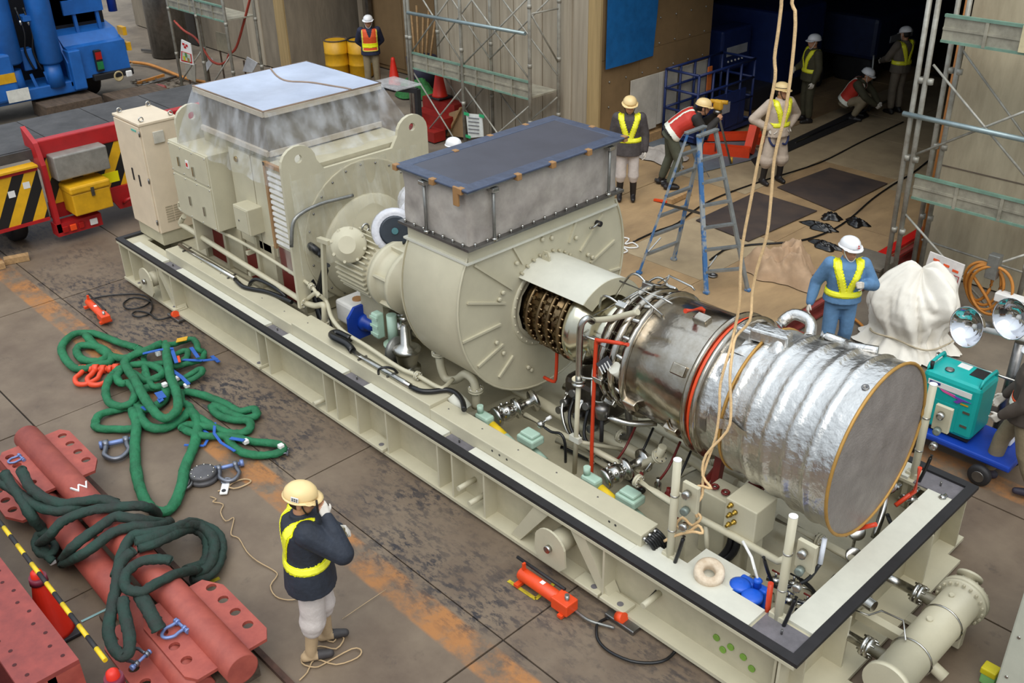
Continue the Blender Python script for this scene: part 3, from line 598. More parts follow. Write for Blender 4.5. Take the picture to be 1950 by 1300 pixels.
# ================================================================== HOOD over the compressor
hd = root('hood', 'half-round cream sheet hood over the bronze engine casing', 'hood', (7.5, 1.46, 1.6))
def hood(u, v):
    x = 7.1+.85*u; a = math.radians(49+125*v); r = .53; z = 1.64+r*math.sin(a); y = 1.46+r*1.02*math.cos(a)*-1
    return V((x, y, z))
MB().grid(hood, 4, 24).build('shell', white, hd)
MB().grid(lambda u, v: V((7.1+.85*u, 1.46-.52*1.02*math.cos(math.radians(49+125*v)), 1.64+.52*math.sin(math.radians(49+125*v)))), 4, 24).build('liner', cream, hd)
pr_ = [(1.46-.535*math.cos(math.radians(a)), 1.64+.53*math.sin(math.radians(a))) for a in range(49, 174, 5)]
inn = [(1.46-.365*math.cos(math.radians(a)), 1.64+.365*math.sin(math.radians(a))) for a in range(172, 48, -5)]
MB().plate(pr_+inn, [], .012, axes((7.945, 0, 0), (0, 1, 0), (0, 0, 1))).build('end_plate', cream, hd)
b = MB()
for a in range(52, 172, 10): b.cyl((7.1, 1.46-.535*math.cos(math.radians(a)), 1.66+.535*math.sin(math.radians(a))), (7.14, 1.46-.535*math.cos(math.radians(a)), 1.66+.535*math.sin(math.radians(a))), .014, n=6)
b.build('bolts', creamd, hd)['kind'] = 'stuff'
o = MB().plate([(-.05, 0), (.05, 0), (.05, .05), (.03, .09), (-.03, .09), (-.05, .05)], [(0, .05, .02)], .02, axes((7.2, 1.40, 2.165), (1, 0, 0), (0, 0, 1))).build('lifting_lug', cream, hd)
# ================================================================== GAS TURBINE
gt = root('gas_turbine', 'shiny metal gas turbine engine with bronze ringed compressor casing', 'engine', (8.1, 1.46, .3))
A0 = V((0, 1.46, 1.64)); XA = (1, 0, 0)
def lx(x, prof, m, name, par=gt, n=40, caps=True): return MB().lathe((x, 1.46, 1.64), XA, prof, n, caps).build(name, m, par)
lx(6.95, [(0, .30), (.2, .33), (.9, .36)], engine, 'compressor_case')
for x, r in ((7.2, .385), (7.36, .40), (7.5, .41), (7.66, .42)):
    o = lx(x, [(0, r-.04), (.005, r), (.03, r), (.035, r-.04)], engine, 'case_flange'); b = MB()
    for k in range(30): a = k*math.pi/15; b.cyl((x-.03, 1.46+(r-.02)*math.cos(a), 1.64+(r-.02)*math.sin(a)), (x+.06, 1.46+(r-.02)*math.cos(a), 1.64+(r-.02)*math.sin(a)), .012, n=6)
    b.build('bolts', engine, o)['kind'] = 'stuff'
b = MB()
for x in (7.28, 7.43, 7.58):
    for k in range(20): a = k*math.pi/10; c_ = V((x, 1.46+.37*math.cos(a), 1.64+.37*math.sin(a))); b.cyl(c_, c_+V((0, .03*math.cos(a), .03*math.sin(a))), .02, n=6)
b.build('vane_arms', engine, gt)['kind'] = 'stuff'
lx(7.72, [(0, .40), (.03, .42), (.12, .40), (.16, .34), (.3, .32), (.34, .345), (.5, .36)], enginel, 'combustor_case')
lx(8.2, [(0, .36), (.02, .44), (.1, .46), (.12, .42)], mat('heat_band', (76, 52, 46), .35, .6), 'heat_band')
for x in (8.38, 8.50):
    MB().tube([(x+.0*k, 1.46+.57*math.cos(k*math.pi/12), 1.64+.57*math.sin(k*math.pi/12)) for k in range(24)], .036, 8, 2, True).build('manifold_ring', foils, gt)
lx(8.3, [(0, .42), (.2, .5), (.3, .55), (.33, .62), (.36, .62), (.37, .56)], foils, 'diffuser_flange')
b = MB()
for k in range(20): a = k*math.pi/10; b.cyl((8.33, 1.46+.5*math.cos(a), 1.64+.5*math.sin(a)), (8.62, 1.46+.58*math.cos(a), 1.64+.58*math.sin(a)), .02, n=6)
b.build('burner_studs', steel, gt)['kind'] = 'stuff'
for k in range(10):
    a = k*math.pi/5+.2; c_ = V((8.36, 1.46+.6*math.cos(a), 1.64+.6*math.sin(a)))
    MB().bev((-.05, -.03, -.03), (.07, .03, .03), .008, Matrix.Translation(c_)@Matrix.Rotation(a, 4, 'X')).build('manifold_clamp', steel, gt)
    if math.sin(a) > -.8: MB().tube([c_, c_+V((-.12, .06*math.cos(a), .06*math.sin(a))), c_+V((-.22, .02*math.cos(a+.5), .02*math.sin(a+.5))), (8.0, 1.46+.36*math.cos(a), 1.64+.36*math.sin(a))], .012, 6).build('fuel_pipe', steel, gt)
# thin bent instrument lines above the engine
for pts in (((1180, 535), (1262, 568), (1280, 578)), ((1253, 538), (1275, 525), (1318, 546), (1323, 553)), ((1230, 537), (1258, 545), (1268, 538), (1275, 524)), ((1185, 580), (1215, 560), (1262, 600)), ((1130, 700), (1170, 745), (1190, 748)), ((1160, 730), (1145, 760), (1158, 775), (1150, 790)), ((1100, 650), (1130, 640), (1160, 655)), ((1130, 600), (1180, 575), (1215, 555))):
    MB().tube([PY(u, v, 1.25 if v < 620 else .95) for u, v in pts], .009, 6, 1).build('instrument_line', steel, gt)
MB().tube([PY(u, v, 1.0) for u, v in ((1125, 610), (1160, 607), (1190, 600), (1215, 594))], .028, 8).build('vent_hose', cream, gt)
MB().cyl(PY(1170, 700, .86), PY(1185, 712, .95), .06).build('actuator', white, gt)
np_ = MB().bar(PY(1140, 700, .85), PY(1162, 685, .85), .003, .09, (-.3, 0, 1)).build('rating_plate', mat('plate_dark', (90, 92, 98), .4, .5), gt)
for k in range(4): MB().bar(PY(1141+k*5, 698-k*3.5, .843), PY(1148+k*5, 712-k*3.5, .843), .006, .01).build('plate_mark', wht, gt)
ig = root('exhaust_diffuser', 'polished steel turbine exhaust casing between two ring flanges', 'exhaust casing', (9.0, 1.46, 1.0))
lx(8.66, [(0, .555), (.02, .575), (.66, .60), (.68, .6)], foils, 'casing', ig, 48)
lx(9.33, [(0, .60), (.01, .665), (.04, .665), (.05, .60)], foils, 'ring_flange', ig, 48); lx(9.385, [(0, .61), (.01, .64), (.035, .64), (.045, .61)], orange, 'sealing_band', ig, 48); lx(9.43, [(0, .60), (.01, .665), (.04, .665), (.05, .60)], foils, 'ring_flange', ig, 48)
for a, x in ((205, 8.72), (215, 9.15), (150, 9.2), (245, 9.1), (100, 9.1), (30, 8.8)):
    r = .59; a = math.radians(a); c_ = V((x, 1.46+r*math.cos(a), 1.64+r*math.sin(a)))
    MB().bev((-.07, -.05, -.03), (.07, .05, .035), .01, Matrix.Translation(c_)@Matrix.Rotation(a-math.pi/2, 4, 'X')).build('bracket', foils, ig)
MB().grid(lambda u, v: V((9.0, 0, 0))+V((.16*u+.02*math.sin(v*5), 1.46+.597*math.cos(math.radians(218+22*v)), 1.64+.597*math.sin(math.radians(218+22*v)))), 3, 5).build('patch_sheet', engine, ig)
MB().tube([V((9.15, 1.46+.605*math.cos(math.radians(a)), 1.64+.605*math.sin(math.radians(a)))) for a in range(200, 246, 6)], .008, 6).build('seam_weld', engine, ig)
ed = root('exhaust_duct', 'flared foil-wrapped exhaust duct with ridges and meshed open end', 'exhaust duct', (10.1, 1.46, 1.0))
prof = [(0, .60), (.1, .61)]; 
for k in range(66):
    t = k/65; x = .1+t*1.19; rr = .61+t*.125
    if .25 < x < 1.12: rr += .02*max(0, math.cos((x-.3)*2*math.pi/.2))
    prof.append((x, rr))
wav = MB().lathe((9.47, 1.46, 1.64), XA, prof, 64, False)
wav.v = [(x+random.uniform(-.003, .003), 1.46+(y-1.46)*(1+.006*math.sin(9*math.atan2(z-1.64, y-1.46)+x*13)+random.uniform(-.003, .003)), 1.64+(z-1.64)*(1+.006*math.sin(9*math.atan2(z-1.64, y-1.46)+x*13))) for x, y, z in wav.v]
wav.build('foil_jacket', foil, ed)
MB().tube([(10.77, 1.46+.735*math.cos(k*math.pi/24), 1.64+.735*math.sin(k*math.pi/24)) for k in range(48)], .014, 6, 1, True).build('end_rim', gold, ed)
MB().grid(lambda u, v: V((10.765+.05*(1-u*u)*(.4+.2*math.sin(5*v)), 1.46+.73*u*math.cos(2*math.pi*v), 1.64+.73*u*math.sin(2*math.pi*v))), 10, 48).build('end_mesh', mat('wire_mesh', (150, 142, 136), .45, .2, .15, 4, bump=.3, bscale=60), ed)
for x, r in ((9.73, .645),): MB().tube([(x, 1.46+r*math.cos(k*math.pi/24), 1.64+r*math.sin(k*math.pi/24)) for k in range(48)], .012, 6, 1, True).build('wire_band', gold, ed)
MB().bev((-.14, -.06, -.05), (.18, .08, .06), .02, Matrix.Translation((9.75, 1.46-.1, 2.31))@Matrix.Rotation(.2, 4, 'Z')).build('foil_bump', foil, ed); MB().bev((-.08, -.05, -.04), (.08, .05, .06), .02, Matrix.Translation((9.55, 1.35, 2.26))).build('foil_bump', foil, ed)
MB().grid(lambda u, v: PY(1352+72*u, 806+28*u-20*v*(1-.3*u)+2*math.sin(u*9), .80)+V((0, -.012*math.sin(u*7+v), 0)), 10, 4).build('foil_flap', foil, ed)
for u, v in ((1648, 738), (1584, 866), (1520, 895), (1563, 972)):
    d_ = _ray(u, v); 
    # sight line met with the duct surface
    best = min((abs((lambda q: math.hypot(q.y-1.46, q.z-1.64)-(.61+(q.x-9.57)*.105))(CAM+d_*s)), s) for s in [6+k*.004 for k in range(700)])
    q = CAM+d_*best[1]; rd = V((0, q.y-1.46, q.z-1.64)).normalized(); MB().lathe(q-rd*.02, rd, [(0, .03), (.03, .028), (.032, .015), (.01, .014)], 12).build('probe_boss', steeld, ed)
MB().grid(lambda u, v: V((9.55+.5*u, 1.15+.5*v, 2.18+.12*math.sin(math.pi*u)*math.sin(math.pi*v)*(1+.4*math.sin(9*u+5*v))+.02*math.sin(17*u)*math.sin(13*v))), 16, 14).build('foil_lump', foil, ed); MB().tube([(9.55, 1.85, 2.15), (9.62, 1.95, 2.24), (9.78, 1.95, 2.23), (9.85, 1.85, 2.15)], .05, 8).build('foil_elbow', foil, ed)
MB().tube([(10.0, 1.75, 2.27), (10.2, 1.8, 2.25), (10.3, 1.7, 2.3), (10.5, 1.75, 2.32)], .035, 6).build('foil_roll', foil, ed)
# cradle carrying the exhaust
cr = root('exhaust_cradle', 'maroon trestle carrying the exhaust casing above the base frame', 'trestle', (9.6, 1.46, .3))
for s in (-1, 1):
    MB().bar((9.55, 1.46+s*.42, .3), (9.55, 1.46+s*.3, 1.12), .07, .07).build('leg', reddk, cr); MB().bar((9.55, 1.46+s*.42, .35), (9.9, 1.46+s*.2, 1.0), .04, .04).build('brace', reddk, cr); MB().bar((9.25, 1.46+s*.5, .33), (9.55, 1.46+s*.3, 1.05), .04, .04).build('brace', reddk, cr)
MB().bar((9.55, .98, .5), (9.55, 1.94, .5), .06, .06).build('cross_bar', reddk, cr)
# ================================================================== PIPEWORK ON THE BASE FRAME
def pipe(name, label, pts, r, m=cream, flanges=(), cat='pipe', k=4, fm_=None, fr=1.9):
    t = root(name, label, cat, tuple(pts[0])); MB().tube(pts, r, 10, k).build('tube', m, t)
    for p, d in flanges:
        p, d = V(p), V(d).normalized(); f = MB().lathe(p-d*.02, d, [(0, r*fr), (.018, r*fr), (.02, r*1.05), (.024, r*1.05), (.026, r*fr), (.044, r*fr)], 16).build('flange', fm_ or m, t)
        b = MB(); x, y = frame(d)
        for j in range(6):
            a = j*math.pi/3; c = p+(x*math.cos(a)+y*math.sin(a))*r*fr*.8; b.cyl(c-d*.03, c+d*.035, .008, n=6)
        b.build('flange_bolts', steel, f)['kind'] = 'stuff'
    return t
X, Y, Z = (1, 0, 0), (0, 1, 0), (0, 0, 1)
yv = .53
A = [PY(u, v, yv) for u, v in ((342, 385), (346, 400), (400, 430), (480, 472), (560, 522), (593, 545), (606, 565))]
t = pipe('thin_side_pipe', 'thin cream pipe running along the generator side, upper of two', A, .022, flanges=[(A[-2], A[-1]-A[-3])])
for u, v in ((383, 437), (470, 482)): p = PY(u, v, yv); MB().bar(p, p+V((0, .12, 0)), .05, .05).build('pipe_bracket', cream, t)
p = PY(561, 512, yv); MB().tube([p, p+V((.02, 0, .06)), p+V((.06, -.02, .08))], .015, 6).build('vent_cock', steel, t); MB().bar(p+V((.0, 0, .08)), p+V((.08, -.02, .05)), .015, .015).build('cock_lever', wht, t)
A = [PY(u, v, yv-.03) for u, v in ((350, 412), (344, 426), (360, 436), (460, 500), (540, 550), (580, 576))]
t = pipe('thick_side_pipe', 'thicker cream pipe along the generator side, lower of two', A, .036, flanges=[(A[-1], A[-1]-A[-2])], fr=1.7)
for u, v in ((385, 463), (475, 522)): p = PY(u, v, yv-.03); MB().bar(p, p+V((0, .14, 0)), .06, .05).build('pipe_bracket', cream, t)
A = [PY(580, 576, yv-.03), PY(600, 582, yv), PY(615, 580, yv), PY(618, 592, yv), PY(618, 615, yv)]
t = pipe('elbow_pipe', 'cream elbow pipe dropping beside the motor bracket post', A, .036, flanges=[(A[-1], Z)], fr=1.7); MB().tube([PY(582, 572, yv), PY(600, 558, yv), PY(606, 560, yv)], .026).build('branch', cream, t)
A = [PY(606, 560, .5)]+[P(u, v, z) for u, v, z in ((622, 575, 1.0), (632, 605, .95), (655, 632, .92), (700, 660, .9), (760, 700, .89), (795, 715, .885), (830, 735, .88), (845, 738, .88), (862, 722, .86))]
pipe('sloping_pipe', 'thin cream pipe sloping down from the side pipes past the blue pump', A, .024, flanges=[(A[6], A[7]-A[5])], fr=2)
def hose(label, pts, r, m=blackg, name='hose', cat='hose', n=8): return tag(MB().tube(pts, r, n).build(name, m), label, cat)
t = root('steel_conduit', 'steel conduit lying on the trunking beside the control cabinet', 'conduit', P(395, 498, .81)); MB().tube([P(u, v, .83) for u, v in ((342, 466), (395, 498), (448, 530))], .028, 10, 1).build('tube', steel, t)
for u, v in ((355, 476), (440, 527)): MB().bar(P(u-7, v+3, .808), P(u+9, v-5, .808), .02, .02).build('clip', steeld, t)
hose('pair of black hoses leaving the steel conduit next to the generator foot', [P(u, v, .83) for u, v in ((448, 532), (462, 545), (480, 550), (510, 556), (540, 568), (556, 575))], .028)
hose('black hose arching over the trunking beside the maroon panel', [P(u, v, z) for u, v, z in ((475, 543, .8), (480, 535, .88), (490, 532, .92), (510, 540, .92), (530, 552, .9), (545, 565, .84))], .024)
t = root('steel_conduit', 'steel conduit with black corrugated end on the middle trunking', 'conduit', P(720, 705, .86)); MB().tube([P(u, v, .865) for u, v in ((672, 668), (700, 686), (730, 704), (760, 722), (782, 735))], .03, 10, 1).build('tube', steel, t)
cg = MB().tube([P(u, v, z) for u, v, z in ((672, 668, .865), (662, 656, .9), (648, 648, .92), (636, 642, .92), (632, 636, .9), (645, 634, .9), (668, 645, .9))], .042, 10).build('corrugated_hose', blackg, t)
for u, v in ((690, 680), (745, 712)): p = P(u, v, .85); MB().bar(p+V((0, -.06, -.01)), p+V((0, .06, -.01)), .02, .02).build('clip', steeld, t)
hose('black hose curving from the middle conduit toward the intake foot', [P(u, v, .865) for u, v in ((782, 736), (800, 744), (822, 745), (850, 742), (868, 748), (880, 762), (884, 780))], .028)
hose('short black cable loop over the middle conduit', [P(u, v, z) for u, v, z in ((721, 712, .86), (722, 703, .94), (735, 699, .96), (750, 703, .92), (757, 710, .86))], .014)
t = root('steel_cap_end', 'cream pipe cap at the end of the black hose near the intake', 'pipe cap', P(875, 770, .8)); MB().lathe(P(862, 752, .82), (.5, .1, -.45), [(0, .07), (.12, .09), (.2, .09)], 16).build('cap', white, t)
# blue pump with white tank
bp_ = root('dosing_pump', 'blue electric pump with white plastic tank under the motor', 'pump', PY(700, 640, .85))
c = PY(686, 598, .95); MB().bev((c.x-.17, .80, c.z-.13), (c.x+.12, 1.1, c.z+.10), .03).build('tank', wht, bp_); MB().cyl((c.x+.0, .95, c.z+.09), (c.x+.0, .95, c.z+.115), .05).build('tank_cap', mat('cap_tan', (176, 128, 80), .6), bp_)
MB().prism([(c.x+.13, .72, c.z-.22), (c.x+.13, 1.12, c.z-.22), (c.x+.13, 1.12, c.z+.05), (c.x+.13, 1.05, c.z+.12), (c.x+.13, .8, c.z+.12), (c.x+.13, .72, c.z+.03)], (.03, 0, 0)).build('pump_plate', blued, bp_)
MB().lathe((c.x+.15, .9, c.z-.06), X, [(0, .09), (.05, .085), (.06, .06), (.14, .06), (.15, .03)], 16).build('pump_head', blued, bp_); MB().bev((c.x+.1, 1.0, c.z-.04), (c.x+.3, 1.12, c.z+.04), .01).build('pump_motor', blued, bp_)
bp_.scale = (1.25,)*3
t = root('mint_actuator', 'pale green actuator with flanged body right of the blue pump', 'actuator', PY(735, 630, .85)); c = PY(733, 618, .8)
MB().bev((c.x-.06, .70, c.z-.12), (c.x+.03, .78, c.z+.12), .015).build('cover', mint, t); MB().cyl((c.x+.08, .82, c.z-.18), (c.x+.08, .82, c.z+.1), .045).build('body', mint, t); MB().lathe((c.x+.08, .82, c.z-.2), Z, [(0, .09), (.025, .09)], 16).build('base_flange', mint, t)
for z in (-.08, 0, .08): MB().box((c.x-.065, .692, c.z+z-.012), (c.x+.035, .702, c.z+z+.012)).build('rib', mint, t)
t.scale = (1.3,)*3
t = root('relief_valve', 'shiny steel relief valve standing upright left of the intake housing', 'valve', PY(776, 690, .75)); c = PY(776, 690, .75)
MB().lathe((c.x, .75, c.z-.06), Z, [(0, .085), (.03, .085), (.032, .06), (.07, .065), (.14, .085), (.16, .095), (.18, .07), (.2, .035), (.32, .03), (.325, .022), (.37, .022), (.375, .03), (.39, .02)], 16).build('body', steel, t); MB().lathe((c.x-.02, .75, c.z+.06), (-1, -.2, 0), [(0, .05), (.06, .05), (.062, .09), (.09, .09)], 16).build('side_flange', galv, t)
t.scale = (1.75,)*3
# steel bellows duct under the motor, intake drain
t = root('steel_bowl', 'round steel drain hopper with bolted rim under the motor bell', 'hopper', PY(770, 590, 1.1)); c = PY(768, 600, 1.15); MB().lathe((c.x, 1.15, c.z-.1), Z, [(0, .2), (.02, .2), (.025, .12), (.12, .14), (.2, .18)], 24).build('hopper', steel, t); MB().lathe((c.x, 1.15, c.z-.28), Z, [(0, .13), (.18, .14)], 20).build('pot', galv, t)
A = [PY(u, v, .72) for u, v in ((836, 672), (840, 700), (850, 722), (870, 722), (885, 712), (900, 722), (906, 742), (906, 775))]
t = pipe('s_bend_pipe', 'cream S-bend pipe below the round intake housing', A, .045, flanges=[(A[0], Z), (A[6], Z)], fr=1.8); MB().cyl(PY(833, 640, .72), PY(836, 670, .72), .04).build('steel_riser', steel, t)
A = [PY(u, v, 1.3) for u, v in ((955, 722), (985, 742), (1100, 806), (1180, 846), (1240, 880))]
t = pipe('main_drain_pipe', 'thick cream pipe running under the turbine from the intake housing', A, .062, k=1)
A = [PY(885, 795, .75), PY(950, 770, 1.2), PY(1030, 735, 1.7)]; pipe('cross_pipe', 'cream pipe crossing the frame floor below the intake housing', A, .045, k=1, flanges=[(A[0], A[1]-A[0])], fr=1.6)
A = [PY(u, v, .95) for u, v in ((1000, 790), (1060, 822), (1120, 850), (1190, 888))]; pipe('floor_pipe', 'slim cream pipe low on the frame floor beside the long trunking', A, .03, k=1)
A = [PY(u, v, 1.55) for u, v in ((1120, 770), (1200, 806), (1270, 845), (1340, 890), (1400, 920))]; t = pipe('fuel_header', 'cream header pipe beneath the polished exhaust casing', A, .05, k=1, flanges=[(A[1], A[2]-A[1])])
A = [PY(1182, 830, 1.3), PY(1196, 832, 1.25), PY(1200, 818, 1.25), PY(1197, 790, 1.25), PY(1194, 750, 1.2), PY(1190, 700, 1.1)]; pipe('engine_drain', 'steel drain pipe dropping from the engine manifold to a cream flange', A, .035, steeld, flanges=[(A[0], X)], fm_=cream)
A = [PY(u, v, 1.1) for u, v in ((1190, 905), (1215, 888), (1255, 868), (1262, 850))]; pipe('branch_pipe', 'cream branch pipe with two flanges below the steel valve', A, .04, k=1, flanges=[(A[1], A[2]-A[1]), (A[2], A[2]-A[1])], fr=1.8)
A = [PY(u, v, .7) for u, v in ((1215, 915), (1250, 938), (1300, 970), (1400, 1022), (1482, 1068), (1500, 1062))]; t = pipe('long_floor_pipe', 'long slim cream pipe passing behind the two upright posts', A, .032, k=1, flanges=[(A[0], A[1]-A[0])]); MB().cyl(PY(1345, 1000, .7), PY(1347, 1070, .7), .022).build('stand', cream, t)
A = [PY(u, v, 2.1) for u, v in ((1455, 960), (1540, 1005), (1620, 1050))]; pipe('far_floor_pipe', 'cream pipe on the far side of the frame floor under the exhaust duct', A, .04, k=1)
# two steel valves with mint actuators
for k, (u, v, lab) in enumerate(((965, 785, 'left'), (1172, 902, 'right'))):
    c = PY(u, v, .82); nb = 'steel ball valve with pale green actuator, '+('nearer the intake housing' if k == 0 else 'nearer the upright posts')
    t = root('control_valve', nb, 'valve', c, 'actuated valves')
    MB().ball(c, .07, 14).build('ball_body', steel, t)
    d = V((.25, .95, .12)).normalized()
    MB().lathe(c-d*.1, d, [(0, .075), (.03, .075), (.032, .045), (.07, .06), (.14, .06), (.17, .045), (.172, .08), (.2, .08), (.202, .035), (.32, .035), (.322, .085), (.35, .085)], 16).build('valve_barrel', steel, t)
    e_ = c+V((-.05, -.14, -.02)); MB().bev(e_+V((-.10, -.06, -.06)), e_+V((.04, .03, .04)), .02).build('actuator', mint, t); MB().cyl(e_+V((-.07, -.02, .04)), e_+V((-.07, -.02, .1)), .025).build('actuator_cap', mint, t)
    MB().cyl(e_+V((.05, -.02, -.02)), e_+V((.19, -.02, -.06)), .038).build('yellow_tag', mat('tag_yellow', (232, 196, 30), .5, var=.05), t); MB().cyl(e_+V((.19, -.02, -.06)), e_+V((.32, -.02, -.1)), .04).build('actuator_cylinder', mint, t)
    b = MB()
    for j in range(8): a = j*math.pi/4; b.ball(c+V((.06*math.cos(a), .06*math.sin(a), .045)), .014, 6)
    b.build('cap_bolts', steel, t)['kind'] = 'stuff'; t.scale = (1.35,)*3
for u, v, lab in ((1200, 945, 'square pale green junction box beside the long trunking'), (1010, 832, 'low pale green motor box behind the middle trunking')):
    c = PY(u, v, .68); t = root('green_box', lab, 'junction box', c); MB().bev(c-V((.09, .07, .05)), c+V((.09, .07, .02)), .015).build('body', mint, t); MB().bev(c+V((-.07, -.05, .02)), c+V((.07, .05, .05)), .012).build('lid', mint, t); MB().cyl(c+V((.02, 0, -.14)), c+V((.14, 0, -.18)), .055).build('drum', mint, t); t.scale = (1.25,)*3
hose('black cable dropping behind the trunking near the intake', [PY(u, v, .75) for u, v in ((1035, 812), (1050, 822), (1068, 826), (1076, 845), (1077, 880))], .014)
c = PY(1030, 808, .75); t = root('sensor_head', 'small steel sensor with white lever near the cross pipe', 'sensor', c); MB().ball(c, .04, 10).build('body', steel, t); MB().cyl(c, c+V((.05, .05, .07)), .012).build('stem', steel, t); MB().cyl(c+V((.04, .04, .06)), c+V((.07, .07, .09)), .018).build('knob', wht, t)
for k, (pts, r, lab) in enumerate(((((1075, 735), (1160, 775), (1290, 842), (1420, 912)), .042, 'cream pipe low under the exhaust casing, middle of the floor'), (((1060, 838), (1130, 872), (1185, 905)), .03, 'slim cream pipe tucked beside the long trunking near the risers'), (((1290, 905), (1345, 880), (1385, 862)), .04, 'short cream cross pipe behind the first upright post'), (((1480, 985), (1560, 1028), (1660, 1085)), .036, 'cream pipe on the floor in front of the duct mouth'))):
    A = [P(u, v, .42) for u, v in pts]; pipe('floor_pipe', lab, A, r, k=1, flanges=[(A[1], A[1]-A[0])], fr=1.7)
hose('thick black hose lying along the frame floor under the turbine', [P(u, v, .36) for u, v in ((1070, 850), (1110, 868), (1160, 888), (1200, 912), (1225, 935))], .03)
hose('black hose loop on the floor behind the near corner post', [P(u, v, .38) for u, v in ((1520, 1100), (1545, 1120), (1560, 1150), (1540, 1170), (1515, 1160))], .018)
hose('black hose hanging below the far side of the duct mouth', [P(u, v, .5) for u, v in ((1690, 980), (1700, 1000), (1725, 1010), (1745, 990), (1735, 960))], .02)
# tall sample pipe, red conduits
A = [PY(1128, 612, .95), PY(1118, 606, .85), PY(1107, 618, .8), PY(1104, 650, .8), PY(1102, 725, .8)]
t = root('vent_riser', 'slim upright riser pipe with steel elbow beside the turbine', 'pipe', PY(1095, 900, .8)); MB().tube(A, .032, 10).build('steel_bend', steel, t); MB().cyl(PY(1102, 725, .8), PY(1094, 900, .8), .024).build('lower_tube', cream, t); MB().lathe(PY(1102, 728, .8), Z, [(-.02, .065), (0, .065), (.002, .03), (.02, .03), (.022, .065), (.04, .065)], 16).build('flange', steel, t); p = PY(1096, 835, .8); MB().bar(p-V((.06, 0, .0)), p+V((.06, 0, 0)), .05, .06).build('bracket', white, t); MB().cyl(PY(1096, 840, .8), PY(1185, 855, 1.2), .02).build('stay', cream, t)
oc = mat('orange_conduit', (206, 62, 28), .4, var=.05)
tag(MB().tube([PY(u, v, .86) for u, v in ((1196, 656), (1165, 651), (1140, 648), (1135, 655), (1131, 740), (1129, 790), (1127, 850), (1126, 905), (1120, 918))], .019, 8, 2).build('orange_conduit', oc), 'long bent orange conduit rising in front of the turbine', 'conduit')
tag(MB().tube([PY(u, v, 1.25) for u, v in ((1061, 655), (1060, 690), (1058, 722), (1052, 726), (1036, 718))], .018, 8, 2).build('orange_conduit', oc), 'short orange conduit under the compressor casing', 'conduit')
tag(MB().tube([PX(u, v, 9.0) for u, v in ((1305, 592), (1335, 588), (1360, 608), (1388, 628))], .022, 8, 1).build('orange_conduit', oc), 'orange conduit lying on top of the exhaust casing', 'conduit')
tag(MB().tube([PY(u, v, 2.35) for u, v in ((1752, 890), (1742, 935), (1712, 955), (1735, 940))]+[PY(1705, 962, 2.2)], .02, 8, 1).build('orange_conduit', oc), 'orange conduit at the far corner beside the duct mouth', 'conduit')
tag(MB().tube([PY(u, v, 1.5) for u, v in ((1610, 1018), (1640, 1005), (1668, 998))], .02, 8, 1).build('orange_conduit', oc), 'orange conduit stub just below the duct mouth', 'conduit')
tag(MB().cyl(PY(1458, 1190, .32), PY(1468, 1110, .32), .022).build('orange_rod', oc), 'upright orange rod next to the right near post', 'rod')
# compressor underside and turbine auxiliaries (dark cluster below the engine)
t = root('accessory_gear', 'dark greasy accessory gear hanging under the turbine', 'machine part', (7.75, 1.3, .8))
MB().bev((7.62, 1.2, .66), (8.1, 1.75, 1.12), .06).build('casing', mat('grease', (84, 76, 68), .35, .7, .2), t)
for i in range(6): c = V((7.64+.09*i, 1.2-.03*(i % 2), .72+.07*((i*2) % 5))); MB().cyl(c, c+V((0, -.09, .02)), .04, n=10).build('port', steeld, t); 
for i in range(4): MB().tube([(7.7+.1*i, 1.18, .95), (7.75+.1*i, 1.05, .82-.04*i), (7.9+.1*i, 1.0, .62), (8.1+.1*i, 1.15, .42)], .018, 6).build('line', blackg if i % 2 else steel, t)
t = root('fuel_skid_tank', 'silver filter pots clustered below the exhaust casing', 'filter', (8.3, .95, .5)); c = PY(1147, 780, .9)
MB().lathe(c-V((0, 0, .08)), Z, [(0, .06), (.1, .07), (.12, .065), (.14, .03)], 16).build('pot', steeld, t); MB().cyl(c-V((0, 0, .08)), c-V((0, 0, .35)), .02).build('stem', black, t); MB().tube([c+V((.05, 0, -.05)), c+V((.25, .1, -.08)), c+V((.4, .3, -.1))], .03).build('line', steel, t)
for i in range(5): c = V((8.5+.16*i, 1.0+.05*(i % 2), .5)); MB().lathe(c, Z, [(0, .035), (.08, .035), (.1, .02), (.14, .02)], 10).build('filter_pot', steel if i % 2 else reddk, t); MB().tube([c+V((0, 0, .1)), c+V((.05, .08, .25)), c+V((.0, .3, .4))], .012, 6).build('line', [reddk, blackg, steel][i % 3], t)
# upright posts
for k, (x, y, lab) in enumerate(((9.74, .26, 'upright cream post nearest the end of the long trunking'), (10.75, .30, 'upright cream post nearest the near corner of the frame'), (10.62, 2.70, 'upright cream post beyond the mouth of the exhaust duct'))):
    t = root('post', lab, 'post', (x, y, .3), 'frame posts'); MB().cyl((x, y, .30 if k else .3), (x, y, 1.64), .034, n=16).build('tube', cream, t); MB().cyl((x, y, 1.64), (x, y, 1.646), .034, n=16).build('cap', wht, t)
    MB().bev((x-.07, y-.03, .3), (x+.07, y+.04, .70), .008).build('foot_plate', cream, t)
    for z in (1.3, .95): MB().lathe((x, y, z), Z, [(-.008, .037), (0, .04), (.008, .037)], 14).build('clamp', steel, t)
    s = -1 if k == 2 else 1
    MB().bev((x+.05, y+.02, 1.2), (x+.2, y+.06, 1.45), .005).build('gauge_plate', cream, t)
    for j in range(3): MB().lathe((x+.12, y+.0, 1.38-.16*j), (.2, -1, .1), [(0, .035), (.05, .035), (.055, .02)], 10).build('transmitter', steel if j != 1 else mat('grey_green', (128, 138, 130), .4, .4), t)
    MB().tube([(x+.12, y, .95), (x+.1, y-.02, .8), (x+.06, y-.03, .55), (x+.05, y+.1, .35)], .016, 6).build('cable', blackg, t)
